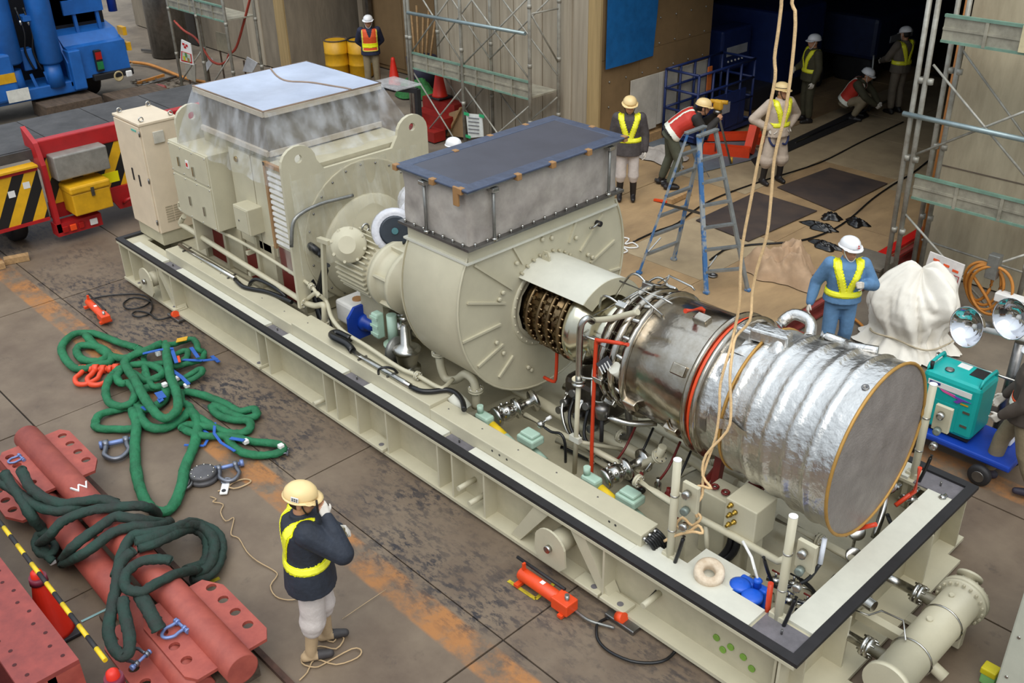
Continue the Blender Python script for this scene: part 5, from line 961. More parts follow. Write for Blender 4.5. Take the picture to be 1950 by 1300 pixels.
d = (q2-q1).normalized(); p0 = q1-d*2.3+V((0, 0, .03)); t = root('striped_bar', 'yellow and black striped bar laid between the two red cones', 'bar', tuple(p0)); L = (q2-q1).length+2.3
for k in range(int(L/.16)): MB().cyl(p0+d*k*.16, p0+d*(k+1)*.16, .019, n=10).build('band', mat('bar_yellow', (232, 196, 30), .45) if k % 2 == 0 else black, t)
# hydraulic jacks
def jack(label, a, b, r, grp='orange hand pumps'):
    p, q = P(*a, .1), P(*b, .1); d = (q-p).normalized(); L = (q-p).length; s = V((-d.y, d.x, 0)); t = root('hand_pump', label, 'hydraulic pump', (p.x, p.y, 0), grp)
    MB().lathe(p, d, [(0, r*.9), (.01, r), (L*.72, r), (L*.73, r*.8)], 16).build('reservoir', orange, t); MB().bev(V((L*.7, -r*1.2, -r)), V((L, r*1.2, r*.9)), .01, axes(p, d, s)).build('pump_block', orange, t)
    MB().cyl(p+d*-.12+s*r*1.2+V((0, 0, r)), p+d*L*.75+s*r*1.2+V((0, 0, r)), r*.25).build('lever', black, t); MB().cyl(p+d*L*.9, p+d*L*.9+V((0, 0, r*1.8)), r*.35).build('valve_knob', steel, t)
    for o in (.03, L*.9): MB().bar(p+d*o-s*r*1.6-V((0, 0, r*1.2)), p+d*o+s*r*1.6-V((0, 0, r*1.2)), .05, .03).build('foot', orange, t)
    MB().bar(p+d*.04+V((0, 0, r)), p+d*.04+V((0, 0, r*2.2)), .03, .02).build('lever_clip', orange, t); MB().box((L*.4, -.02, r*.98), (L*.47, .02, r*1.01), axes(p, d, s)).build('sticker', wht, t)
    return q
jack('large orange hand pump lying beside the near side of the frame', (992, 1090), (1090, 1158), .062); jack('small orange hand pump at the far end of the frame near the black hose', (168, 574), (203, 608), .05)
cord('steel-sheathed hydraulic hose curling out from the large orange pump', [(1090, 1158), (1105, 1170), (1120, 1180), (1140, 1187), (1170, 1195)], .014, galv, .03, 'hydraulic hose')
cord('black hydraulic hose looping on the plates and going under the frame', [(1160, 1175), (1140, 1185), (1136, 1200), (1140, 1220), (1160, 1240), (1200, 1258), (1240, 1262), (1270, 1255), (1290, 1235)], .014, blackg, .02, 'hydraulic hose')
cord('black hose coiled near the far corner of the frame', [(165, 570), (210, 562), (265, 560), (285, 570), (275, 583), (245, 588), (235, 578), (255, 566), (288, 575), (285, 597), (262, 603), (252, 598), (262, 592), (285, 597), (300, 608), (330, 602)], .012, blackg, .018, 'hydraulic hose')
def skate(label, u, v):
    c = P(u, v, .03); t = root('skate', label, 'jack', (c.x, c.y, 0)); MB().bev((c.x-.16, c.y-.05, 0), (c.x+.16, c.y+.07, .045), .01).build('base', steeld, t); MB().cyl((c.x-.05, c.y, .045), (c.x+.02, c.y, .075), .05).build('ram', orange, t)
skate('flat lifting jack tucked under the far part of the frame', 335, 603); skate('flat lifting jack tucked under the frame near the large pump', 1185, 1182)
for k, (a, b, lab) in enumerate((((8, 497), (55, 488), 'short timber offcut on the plates at the left edge, right piece'), ((-12, 508), (8, 503), 'short timber offcut at the left frame edge, left piece'))):
    p, q = P(*a, .05), P(*b, .05); tag(MB().bar(p, q, .13, .09).build('timber_offcut', wood), lab, 'timber', 'timber offcuts')
# bits on the plates
MB().bar(P(325, 803, .004), P(342, 795, .004), .2, .006).build('plate_clip', steeld, fl)
rail = root('floor_angle', 'dark rusty angle strip lying along the plate joint under the red pipes', 'steel strip', P(350, 1130, 0)); MB().bar((3.6, -2.46, .02), (9.5, -2.46, .02), .05, .04).build('strip', mat('rust', (84, 58, 46), .8, var=.3, scale=6), rail)
# ================================================================== TRAILER
hz = stripes('hazard', (226, 172, 24), (24, 22, 22), (0, 1, -.55), .36); redt = mat('trailer_red', (172, 26, 30), .45, var=.12, scale=4)
tr = root('trailer', 'red flat trailer with yellow and black striped rear behind the cabinet', 'trailer', (-3.6, .8, 0))
MB().box((-3.9, -1.9, 1.36), (-2.25, 3.4, 1.5)).build('deck', mat('deck_grey', (70, 68, 68), .7, var=.25, scale=2, bump=.3, bscale=9), tr)
for k in range(5): MB().box((-3.88, -1.88+k*1.06, 1.5), (-2.3, -.84+k*1.06, 1.512)).build('deck_plate', MATS['deck_grey'], tr)
MB().bev((-2.34, -.1, 1.34), (-2.18, 3.4, 1.62), .02).build('rear_beam', redt, tr); MB().box((-2.3, -.1, .36), (-2.22, 2.6, .62)).build('lower_beam', redt, tr)
MB().box((-2.28, -.08, .60), (-2.2, 2.4, 1.36)).build('striped_panel', hz, tr); MB().box((-2.12, -2.3, .47), (-2.05, -.2, 1.30)).build('striped_flap', hz, tr)
MB().box((-2.2, -2.3, 1.30), (-1.98, -.2, 1.33)).build('flap_lip', yellow, tr); MB().box((-2.14, -2.3, .43), (-2.03, -.2, .48)).build('flap_rail', redt, tr); MB().box((-2.14, -2.3, 1.24), (-2.03, -.2, 1.30)).build('flap_rail', redt, tr)
MB().prism([(-2.5, -.15, 1.8), (-2.1, -.15, 1.62), (-1.98, -.15, 1.3), (-1.98, -.15, .2), (-2.1, -.15, .2), (-2.1, -.15, 1.2), (-2.5, -.15, 1.3)], (0, .07, 0)).build('corner_post', redt, tr)
MB().bev((-2.22, .02, 1.02), (-1.92, .86, 1.40), .02).build('aluminium_box', mat('alu_box', (150, 146, 138), .5, .3, .15), tr)
tbx = MB().bev((-2.22, .12, .45), (-1.8, .73, .80), .02).build('yellow_toolbox', yellow, tr); MB().bev((-2.24, .1, .80), (-1.78, .75, .92), .03).build('lid', yellow, tbx); MB().box((-1.79, .42, .72), (-1.77, .47, .86)).build('latch', steeld, tbx)
MB().box((-2.2, .74, .70), (-2.19, 1.06, .87)).build('reflector', mat('reflector_yellow', (250, 240, 20), .25, var=.02), tr)
lb = MB().box((-2.2, -.16, .14), (-1.98, .56, .34)).build('lamp_bracket', redt, tr)
ob_ = mat('lamp_amber', (240, 80, 30), .3, var=.05); rd_ = mat('lamp_red', (170, 24, 20), .3)
for y, m_, w in ((-.08, rd_, .09), (.04, ob_, .1), (.18, rd_, .08), (.36, wht, .12)): MB().bev((-1.98, y, .19), (-1.95, y+w, .29), .01).build('lamp', m_, lb)
MB().prism([(-2.2, .75, .62), (-2.2, 1.5, .62), (-2.2, 1.3, .25), (-2.2, .95, .25)], (.06, 0, 0)).build('tow_plate', redt, tr); MB().tube([(-2.1, 1.0, .35), (-2.02, 1.05, .42), (-2.02, 1.15, .42), (-2.1, 1.2, .35)], .03).build('tow_eye', redt, tr)
for x in (-2.75, -3.5):
    for y in (-1.3, -.55, 2.4, 3.1):
        w = MB().lathe((x, y-.12, .35), Y, [(0, .2), (.0, .31), (.04, .35), (.2, .35), (.24, .31), (.24, .2)], 20).build('wheel', black, tr)
for d_ in (.2, .3, .38): MB().box((-2.15+0, -1.6+d_*3, .62+d_), (-2.045, -1.5+d_*3, .72+d_)).build('sticker', [wht, bw, mint][int(d_*10) % 3], tr)
for k, (y, x, lab) in enumerate(((P(130, 200, .15).y, P(130, 200, .15).x, 'thick old timber pad on the ground before the crane, left one'), (P(262, 186, .1).y, P(262, 186, .1).x, 'long old timber pad on the ground before the crane, right one'))):
    t = root('timber_block', lab, 'timber', (x, y, 0), 'crane timbers')
    for j in range(3): MB().bev((x-.42+.28*j, y-.62, 0), (x-.15+.28*j, y+.62, .30 if k == 0 else .24), .012).build('baulk', woodd, t)
# ================================================================== BLUE CRANE
XC = -9.5
cr_ = root('mobile_crane', 'bright blue mobile crane carrier with two upright cylinders at the upper left', 'crane', (XC-1.5, 3.2, 0))
def cy(u, v): p = PX(u, v, XC); return p.y, p.z
blk = mat('crane_black', (22, 22, 26), .6)
for u, v, nm in ((20, 120, 'upright_cylinder'), (97, 118, 'upright_cylinder')):
    y, z = cy(u, v); MB().lathe((XC, y, z-.02), Z, [(0, .2), (.05, .255), (4, .255)], 24).build(nm, blue, cr_)
    MB().lathe((XC, y, .55), Z, [(0, .2), (.5, .17)], 16).build('cylinder_foot', blue, cr_)
y0, z0 = cy(45, 35); y1, z1 = cy(72, 28); MB().box((XC-.25, y0-.05, z0-.05), (XC+.1, y1+.05, z0+.05)).build('cross_plate', blue, cr_)
for u in (48, 63): y, z = cy(u, 80); MB().tube([(XC-.1, y, z+.7), (XC, y+.03, z+.2), (XC-.02, y-.04, z-.2), (XC, y+.05, z-.6)], .025, 6).build('hydraulic_line', blackg, cr_); MB().cyl((XC, y, z+.35), (XC, y, z+.45), .04).build('fitting', steel, cr_)
y, z = cy(58, 112); MB().bev((XC-.3, y-.15, z-.25), (XC-.05, y+.12, z+.2), .02).build('valve_block', blue, cr_); MB().box((XC-1.2, 1.0, .3), (XC-.7, 4.6, 3.2)).build('machinery_bay', blk, cr_)
for u in (58, 85): y, z = cy(u, 140); MB().bar((XC+.02, y, .9), (XC+.05, y+.08, .5), .05, .06).build('strut', blue, cr_)
# low frame, cab corner with window
MB().bev((XC-1, 1.4, .36), (XC+.1, 3.6, .62), .03).build('chassis_beam', blue, cr_)
yc, zc = cy(28, 160); cab = MB().bev((XC-1.2, -1.0, .45), (XC+.25, yc-.0, 1.45), .06).build('cab_lower', blue, cr_); MB().bev((XC-1.2, -1.0, 1.45), (XC+.1, cy(5, 60)[0], 3.0), .1).build('cab_upper', mat('cab_pale', (120, 168, 206), .4), cr_)
MB().box((XC+.1, .4, 1.5), (XC+.115, cy(0, 90)[0]+.02, 2.3)).build('cab_window', mat('cab_glass', (186, 196, 180), .1, .2), cab); MB().box((XC+.25, .5, .85), (XC+.262, yc-.03, 1.05)).build('yellow_band', yellow, cab)
ya, za = cy(8, 192); yb, zb = cy(46, 172); MB().box((XC+.28, ya, za), (XC+.3, yb, zb+.12)).build('number_plate', mat('plate_white', (222, 220, 210), .5), cab)
# engine deck: sloped top, lower step, bumper
yl, yr = 3.34, 4.66; z1 = cy(130, 90)[1]; 
MB().prism([(XC-.9, yl, 1.62), (XC-.35, yl, 1.5), (XC-.1, yl, z1), (XC+.05, yl, z1-.03), (XC+.1, yl, .6), (XC-.9, yl, .6)], (0, yr-yl, 0)).build('engine_hood', blue, cr_)
MB().bev((XC-.1, yl-.05, .42), (XC+.22, yl+.22, z1-.05), .02).build('corner_leg', blue, cr_); MB().bev((XC+.05, 3.75, .52), (XC+.2, yr+.02, .66), .02).build('bumper', blk, cr_)
MB().prism([(XC-.5, yl-.08, 1.75), (XC+.1, yl-.08, 1.0), (XC+.1, yl-.08, .5), (XC-.02, yl-.08, .5), (XC-.02, yl-.08, .95), (XC-.6, yl-.08, 1.7)], (0, .06, 0)).build('side_rib', blue, cr_)
yq, zq = cy(182, 112); lamp = MB().bev((XC+.1, yq-.08, zq-.25), (XC+.2, yq+.08, zq+.22), .015).build('tail_lamp', blk, cr_); MB().box((XC+.2, yq-.07, zq+.02), (XC+.21, yq+.07, zq+.18)).build('red_lens', rd_, lamp); MB().box((XC+.2, yq-.07, zq-.2), (XC+.21, yq+.07, zq-.03)).build('green_lens', mat('lens_green', (30, 120, 70), .3), lamp)
yq, zq = cy(238, 137); MB().bev((XC+.18, yq-.07, zq-.07), (XC+.24, yq+.07, zq+.07), .02).build('head_lamp', wht, cr_); yq, zq = cy(218, 142); MB().lathe((XC+.15, yq, zq), (1, .1, 0), [(0, .05), (.06, .12), (.062, .1), (.02, .03)], 14).build('horn', mat('horn_cream', (196, 176, 130), .5), cr_)
for u, v in ((232, 57), (241, 86)): yq, zq = cy(u, v); MB().box((XC-.15, yq-.04, zq-.1), (XC+.13, yq+.05, zq+.08)).build('side_reflector', yellow, cr_)
MB().bev((XC-1.6, yl, 1.6), (XC-.7, yr-.1, 2.6), .05).build('engine', blk, cr_)
for u in (155, 200): yq, zq = cy(u, 30); MB().bar((XC-.4, yq, 1.45), (XC-.55, yq, 3.2), .07, .07).build('grab_post', blue, cr_)
MB().bar((XC-.4, 3.6, 2.05), (XC-.4, 4.5, 2.05), .06, .3).build('grab_rail', blue, cr_)
yq = cy(232, 0)[0]; MB().lathe((XC-.6, yq, 1.8), Z, [(0, .1), (1.6, .1)], 12).build('air_bottle', blued, cr_)
for y in (1.6, 3.9): MB().lathe((XC-.9, y-.3, .45), Y, [(0, .25), (0, .42), (.05, .46), (.5, .46), (.55, .42), (.55, .25)], 20).build('wheel', black, cr_)
o = MB().lathe((-9.4, 5.1, 0), Z, [(0, .3), (.1, .3), (.12, .26)], 18).build('red_hose_reel', redpr); tag(o, 'flat red hose coil lying beside the blue crane', 'hose')
# ================================================================== LEFT BACKGROUND
org = mat('orange_hose', (196, 128, 52), .6)
def trail(label, pts, r, m, name, cat, z=.02, k=4): return tag(MB().tube([P(u, v, z) for u, v in pts], r, 6, k).build(name, m), label, cat)
trail('orange hose lying on the yard between the crane and the far scaffold', [(248, 118), (280, 122), (310, 132), (345, 146), (372, 153), (400, 158)], .04, org, 'hose', 'hose', .05)
for k, (a, b, c) in enumerate((((262, 158), (312, 143), 'thin bar on the yard, nearer the crane'), ((272, 164), (335, 146), 'thin dark bar on the yard, nearer the scaffold'), ((270, 95), (300, 98), 'dark stick on the far yard'))):
    tag(MB().bar(P(*a, .04), P(*b, .04), .06, .06).build('steel_bar', steeld if k else org), c, 'bar')
b = MB()
for k in range(60):
    u = random.uniform(250, 350); v = random.uniform(150, 195); p = P(u, v, .0); s = random.uniform(.02, .06); b.box((p.x-s, p.y-s, 0), (p.x+s, p.y+s*.7, s*.8))
o = b.build('rubble', yard); o['kind'] = 'stuff'; tag(o, 'loose concrete rubble on the yard beside the trailer', 'rubble')
ysc = 5.44
def board(label, us, m, y, th=.02, cat='sign', nm='sign_board'):
    ps = [PY(u, v, y) for u, v in us]; t = root(nm, label, cat, tuple(ps[-1])); MB().prism(ps, (0, th, 0)).build('board', m, t)
    if y > 5.9 and us[0][0] < 500: q = ps[-1]; MB().bar((q.x+.05, q.y+th+.02, 0), (q.x+.05, q.y+th+.02, q.z+.25), .03, .03).build('stake', woodd, t)
    return t
t = board('white warning sign with red frame tied to the far scaffold', ((345, 75), (362, 83), (368, 124), (343, 117)), wht, ysc)
MB().prism([PY(u, v, ysc-.005) for u, v in ((345, 97), (364, 103), (366, 121), (345, 116))], (0, .004, 0)).build('red_frame', redv, t); MB().prism([PY(u, v, ysc-.01) for u, v in ((347, 99), (362, 104), (364, 118), (347, 114))], (0, .004, 0)).build('picture', mat('pic', (190, 196, 180), .6), t)
for u, v, c_ in ((351, 111, (200, 190, 40)), (359, 115, (150, 120, 60)), (354, 105, (90, 140, 80))): p = PY(u, v, ysc-.014); MB().box((p.x-.05, p.y, p.z-.05), (p.x+.05, p.y+.003, p.z+.05)).build('picture_patch', mat('pp%d' % u, c_, .6), t)
for u, v in ((349, 84), (355, 87), (352, 90)): p = PY(u, v, ysc-.006); MB().box((p.x-.05, p.y, p.z-.025), (p.x+.05, p.y+.003, p.z+.025)).build('red_mark', redv, t)
board('plain beige board hanging on the far scaffold', ((410, 60), (434, 66), (441, 98), (414, 96)), mat('beige_board', (176, 166, 140), .7), 6.3, cat='board', nm='hanging_board'); board('pale concrete panel at the foot of the far scaffold', ((352, 124), (372, 122), (372, 156), (356, 150)), mat('pale_panel', (166, 160, 146), .8), 6.0, cat='board', nm='hanging_board')
board('small white notice hanging right of the far scaffold', ((470, 108), (490, 120), (480, 138), (462, 136)), mat('notice', (206, 206, 208), .6), 6.4, nm='notice'); board('small tilted white notice hanging in the far scaffold', ((389, 122), (402, 110), (406, 118), (392, 138)), MATS['notice'], 6.1, nm='notice')
tag(MB().tube([PY(u, v, 6.0) for u, v in ((332, 40), (350, 58), (372, 72), (388, 95), (402, 115), (418, 122), (432, 116), (436, 104), (450, 90), (465, 40), (478, -10))], .028, 6).build('red_cable', mat('red_cable', (166, 62, 44), .6)), 'red cable draped through the far scaffold', 'cable')
tag(MB().lathe((-12.6, 7.2, 0), Z, [(0, .5), (2.6, .5), (2.7, .4)], 20).build('grey_tank', steeld), 'dark grey upright tank beside the far wall', 'tank')
# bay with drums, cones, sticks
for k, (u, v, lab) in enumerate(((648, 150, 'open yellow drum left of the man in the orange vest'), (693, 150, 'yellow drum right behind the man in the orange vest'))):
    c = P(u, v, .02); c = V((c.x-.35, min(c.y+.2, 9.7), 0)); t = root('drum', lab, 'drum', tuple(c), 'yellow drums'); MB().lathe(c, Z, [(0, .28), (.02, .29), (.28, .29), (.29, .30), (.31, .29), (.56, .29), (.57, .30), (.59, .29), (.86, .29)], 22).build('barrel', yellow, t); MB().lathe(c+V((0, 0, .84)), Z, [(0, .27), (.03, .30), (.045, .30), (.05, .27), (.01, .25)], 22).build('rim', woodd if k == 0 else black, t)
cone('red cone standing near the man in the orange vest', tuple(P(752, 168, 0).xy), .72); 
c = P(806, 214, .3); MBt = root('red_steps', 'maroon steel steps standing behind the generator', 'steps', (c.x+.2, c.y-.3, 0))
q = P(830, 262, 0)
for k in range(3): MB().box((q.x-.75, q.y-.25+k*.28, .0 if k == 0 else .2*k), (q.x+.25, q.y+.05+k*.28, .2+.22*k)).build('step', mat('steps_red', (150, 32, 24), .5), MBt)
cone('orange cone with a white hose loop standing on the maroon steps', (q.x-.35, q.y+.45, .66), .68)
t = root('black_stand', 'black steel frame stand behind the generator lifting plate', 'frame', tuple(P(802, 292, 0))); p = P(802, 292, 0)
MB().bar(p, p+V((0, 0, 1.25)), .09, .09).build('upright', black, t); MB().bar(p+V((0, 0, 1.22)), p+V((-.9, -.35, 1.22)), .09, .09).build('top_bar', black, t); MB().bar(p+V((-.9, -.35, 0)), p+V((-.9, -.35, 1.22)), .09, .09).build('upright', black, t); MB().box((p.x-.95, p.y-.4, 1.27), (p.x-.1, p.y+.2, 1.29)).build('clear_top', film('frame_film', (220, 220, 222), .3, .6), t)
t = board('white handwritten notice with green tape on the central scaffold', ((887, 216), (917, 219), (920, 260), (892, 263)), mat('paper', (222, 224, 218), .6), 7.2, nm='notice')
for k in range(5): p, q = PY(892, 224+k*7, 7.19), PY(912, 226+k*7, 7.19); MB().bar(p, q, .012, .012).build('scribble', mat('ink', (110, 110, 116), .7), t)
for u, v in ((888, 217), (917, 221), (891, 260)): p = PY(u, v, 7.185); MB().box((p.x-.07, p.y, p.z-.03), (p.x+.07, p.y+.004, p.z+.03)).build('tape', mat('tape_green', (50, 170, 110), .5), t)
t = root('plywood_offcut', 'brown plywood sheet with a diagonal batten leaning under the central scaffold', 'board', tuple(PY(868, 262, 7.7))); MB().prism([PY(u, v, 7.7) for u, v in ((855, 215), (882, 206), (886, 262), (852, 258))], (0, .02, 0)).build('sheet', ply, t); MB().bar(PY(878, 205, 7.66), PY(852, 258, 7.66), .05, .04).build('batten', wood, t)
t = root('tool_bin', 'dark bin of sticks and brooms in the left bay', 'bin', (-4.9, 9.6, 0)); MB().lathe((-4.9, 9.6, 0), Z, [(0, .3), (.75, .36)], 16).build('bin', mat('bin_dark', (52, 50, 70), .6), t)
for k in range(5): MB().cyl((-4.9+.1*(k-2), 9.6, .3), (-5.3+.22*k, 9.7, 1.7+.15*(k % 2)), .025).build('stick', wood, t)
from mathutils import noise as nz_
def heap(name, label, cat, c, rx, ry, h, m, seed, n=46, fold=.25, group=None):
    random.seed(seed); ph = [random.uniform(0, 6.28) for _ in range(8)]
    def f(u, v):
        a = 2*math.pi*u; r = v; edge = 1+.22*math.sin(3*a+ph[0])+.14*math.sin(5*a+ph[1])+.06*math.sin(9*a+ph[2])
        x, y = r*edge*math.cos(a), r*edge*math.sin(a)
        q1 = nz_.noise(V((x*1.3+seed, y*1.3, 0))); q2 = 1-2*abs(nz_.noise(V((x*2.4+y, y*2.4-x*.6, seed)))); q3 = 1-2*abs(nz_.noise(V((x*5, y*5+x*2, seed+9))))
        z = h*min(1, (1-r**2.2)*1.15)*(.7+.5*q1+.45*fold*q2*2+.35*fold*q3)
        return V((c[0]+x*rx, c[1]+y*ry, c[2]+max(z, .006)))
    return tag(MB().grid(f, n, 24).build(name, m), label, cat, group)
heap('green_net', 'heap of green netting behind the red cone', 'net', (-4.6, 9.2, 0), .6, .4, .35, mat('net_green', (40, 110, 50), .8, var=.3, scale=8, bump=.8, bscale=20), 3)
# ================================================================== DECK AREA
rub = mat('rubber_mat', (58, 52, 52), .55, var=.35, scale=2.5, c2=(84, 70, 62))
for us, lab in ((((1480, 357), (1580, 320), (1690, 350), (1588, 402)), 'dark rubber mat on the deck, the far one'), (((1325, 420), (1440, 366), (1556, 402), (1425, 460)), 'brown-black rubber mat on the deck, the near one behind the ladder')):
    o = MB().prism([P(u, v, .262) for u, v in us], (0, 0, .012)).build('rubber_mat', rub); tag(o, lab, 'mat', 'rubber mats')
tag(MB().prism([P(u, v, .256) for u, v in ((1430, 305), (1640, 205), (1655, 222), (1500, 290), (1440, 318))], (0, 0, .02)).build('dark_strip', mat('strip_black', (28, 26, 26), .7)), 'black channel strip across the hall floor behind the harness worker', 'strip')
tag(MB().bar(P(1515, 272, .28), P(1690, 192, .28), .03, .03).build('steel_edge', steel), 'bright steel edge beside the black channel in the hall', 'strip')
for k, (us, lab) in enumerate(((((1215, 262), (1300, 236), (1345, 262), (1262, 296)), 'bluish grey sheet on the hall floor, left one'), (((1310, 262), (1425, 262), (1450, 300), (1330, 330)), 'bluish grey sheet on the hall floor under the tripod'))):
    tag(MB().prism([P(u, v, .262) for u, v in us], (0, 0, .008)).build('floor_sheet', mat('bluegrey', (104, 112, 120), .6, var=.15, scale=2)), lab, 'sheet', 'blue grey sheets')
heap('grey_tarp', 'crumpled pale grey tarp on the deck behind the standing worker', 'tarp', tuple(P(1255, 298, .27)), .62, .35, .16, mat('tarp_grey', (176, 168, 160), .7, var=.15, bump=.4, bscale=10), 5)
tpm = mat('tarp_beige', (176, 146, 116), .8, var=.12, scale=4, bump=.3, bscale=9)
c = P(1492, 520, .26); heap('beige_tarp', 'folded beige tarp heap on the deck edge beside the ropes', 'tarp', tuple(c), .50, .44, .30, tpm, 11, 70, .55)
for k, (u, v, rx, ry, lab) in enumerate(((1560, 434, .28, .1, 'black sheet scrap on the deck, the longest one'), (1582, 415, .16, .13, 'black sheet scrap on the deck, the far one'), (1632, 426, .18, .14, 'black sheet scrap on the deck, the right one'), (1572, 470, .24, .12, 'black scrap on the deck beside the white helmet'))):
    heap('black_sheet', lab, 'sheet', tuple(P(u, v, .258)), rx, ry, .07, mat('black_film', (20, 18, 18), .25), 20+k, 30, .5, 'black scraps on the deck')
trail('black cable crossing the deck from the ladder into the hall', [(1206, 460), (1250, 440), (1290, 425), (1330, 395), (1375, 372), (1450, 345), (1560, 310), (1640, 270), (1720, 232)], .014, blackg, 'cable', 'cable', .265)
trail('black cable winding past the black scraps to the right scaffold', [(1352, 495), (1370, 482), (1385, 474), (1430, 466), (1520, 459), (1580, 440), (1620, 415), (1660, 380), (1700, 352), (1740, 328), (1775, 300)], .016, blackg, 'cable', 'cable', .265)
trail('white cord tangle on the deck edge beside the intake', [(1185, 452), (1198, 455), (1190, 465), (1205, 462), (1215, 470), (1200, 472), (1186, 470), (1195, 478), (1184, 482)], .012, wht, 'cord', 'cord', .265)
tag(MB().bar(P(1274, 384, .3), P(1312, 366, .3), .1, .08).build('timber_offcut', wood), 'timber offcut on the deck seen between the ladder rungs', 'timber'); tag(MB().bar(P(1270, 384, .29), P(1246, 380, .27), .05, .03).build('orange_tool', orange), 'small orange tool on the deck behind the ladder', 'tool')
t = root('hand_grinder', 'dark hand tool lying on the deck behind the ladder', 'tool', tuple(P(1270, 350, .26))); MB().cyl(P(1248, 342, .3), P(1276, 350, .3), .03).build('handle', steeld, t); MB().bev(P(1274, 356, .26)-V((.14, .06, 0)), P(1274, 356, .26)+V((.14, .06, .07)), .02).build('head', black, t)
c = P(1357, 525, .26); t = root('disc_foot', 'small steel disc foot lying at the ladder base', 'disc', tuple(c)); MB().lathe(c, Z, [(0, .07), (.015, .07), (.02, .03), (.005, .025)], 18).build('disc', steeld, t)
for k, (u, v) in enumerate(((1500, 612), (1330, 665))):
    c = PX(u, v, 7.85); t = root('red_block', 'red steel block '+('with white painted mark under the deck edge' if k == 0 else 'under the deck edge behind the turbine'), 'block', (7.85, c.y, 0)); MB().bev((7.78, c.y-.16, .02), (8.02, c.y+.16, .19), .01).build('body', redpr, t)
    if k == 0: MB().tube([(8.023, c.y+.05+.03*math.cos(a), .1+.04*math.sin(a)) for a in [j*.785 for j in range(7)]], .006, 5, 1).build('painted_mark', wht, t)
# ---- step ladder
alu = mat('ladder_alu', (150, 154, 154), .4, .5, .15); lbl = mat('ladder_blue', (62, 108, 160), .5, var=.25, scale=3, c2=(150, 154, 154), thr=(.46, .52))
f = [P(1217, 520, .26), P(1283, 494, .26), P(1345, 558, .26), P(1424, 553, .26)]
xm = (f[0].x+f[2].x)/2; ta, tb_ = PX(1320, 262, xm), PX(1352, 243, xm)
tops = [ta+V((-.09, 0, 0)), tb_+V((-.09, 0, 0)), ta+V((.09, 0, 0)), tb_+V((.09, 0, 0))]
zt = (ta.z+tb_.z)/2
for q in tops: q.z = zt
t = root('step_ladder', 'tall aluminium step ladder with blue rails standing on the deck', 'ladder', (xm, (f[0].y+f[1].y)/2, .25))
for i in range(4):
    MB().bar(f[i], tops[i], .06, .03).build('rail', lbl if i != 3 else alu, t); MB().bev(f[i]-V((.04, .03, .008)), f[i]+V((.04, .03, .03)), .008).build('rubber_foot', lbl, t)
for a, c in ((0, 1), (2, 3)):
    for k in range(1, 7): s = k/7; MB().bar(f[a].lerp(tops[a], s), f[c].lerp(tops[c], s), .055, .03).build('step', alu, t)
    for s in (.14, .86): MB().bar(f[a].lerp(tops[a], s), f[a].lerp(f[c], .35).lerp(tops[a].lerp(tops[c], .35), s+(.1 if s < .5 else -.12)), .02, .01).build('brace', steel, t)
for a, c in ((0, 2),): MB().bar(f[a].lerp(tops[a], .52), f[c].lerp(tops[c], .52), .02, .03).build('spreader', steeld, t)
MB().bev(tops[0]+V((-.04, -.03, 0)), tops[1]+V((.03, .03, .035)), .008).build('top_step', alu, t); MB().bev(tops[2]+V((-.03, -.03, 0)), tops[3]+V((.04, .03, .035)), .008).build('top_step', alu, t)
# ---- survey tripod
h = PX(1368, 196, 4.2); t = root('survey_tripod', 'yellow survey instrument on a tripod in front of the bending worker', 'tripod', (h.x, h.y, .25))
for (u, v) in ((1392, 312), (1362, 292), (1345, 268)): p = P(u, v, .26); MB().cyl(p, h-V((0, 0, .14)), .018).build('leg', galv, t); MB().cyl(p, p+V((0, 0, .12)), .025).build('leg_tip', yellow, t)
MB().lathe(h-V((0, 0, .16)), Z, [(0, .07), (.03, .07), (.05, .05)], 14).build('head_plate', steeld, t); MB().bev(h-V((.08, .05, .11)), h+V((.08, .05, .05)), .03).build('instrument', mat('survey_yellow', (200, 150, 40), .5), t); MB().cyl(h+V((-.12, -.05, .02)), h+V((.14, .06, .02)), .035).build('telescope', MATS['survey_yellow'], t)
# ---- blue boom lift in the hall
lbd = mat('lift_blue', (26, 44, 96), .45, var=.12); lo = mat('lift_orange', (222, 64, 22), .45, var=.08)
bl = root('boom_lift', 'dark blue boom lift with railed basket and orange base in the hall mouth', 'boom lift', (2.9, 11.2, .26))
q0 = P(1372, 285, .26); q1 = P(1428, 292, .26); q2 = P(1440, 240, .26)
MB().bar(P(1340, 282, .36), P(1428, 290, .36), .14, .18).build('base_bar', lo, bl); MB().bar(P(1340, 260, .36), P(1450, 258, .36), .14, .14).build('base_bar', lo, bl); MB().bar(P(1425, 292, .3), P(1438, 240, .75), .14, .22).build('base_leg', lo, bl); MB().bar(P(1440, 268, .4), P(1480, 250, .45), .12, .14).build('base_bar', lo, bl)
xb = 2.75; a = PX(1322, 150, xb); c = PX(1432, 230, xb)
yl_, yr_ = PX(1328, 200, xb).y, PX(1430, 200, xb).y; zt_, zb_ = PX(1380, 130, xb).z, PX(1380, 250, xb).z
for z in (zt_, zt_*.72+zb_*.28, zt_*.42+zb_*.58, zb_+.08):
    for x in (xb, xb-.75): MB().cyl((x, yl_, z), (x, yr_, z), .025, n=8).build('basket_rail', lbd, bl)
    for y in (yl_, yr_): MB().cyl((xb, y, z), (xb-.75, y, z), .025, n=8).build('basket_rail', lbd, bl)
for k in range(5): y = yl_+(yr_-yl_)*k/4; MB().cyl((xb, y, zb_), (xb, y, zt_), .025, n=8).build('basket_post', lbd, bl); MB().cyl((xb-.75, y, zb_), (xb-.75, y, zt_), .025, n=8).build('basket_post', lbd, bl)
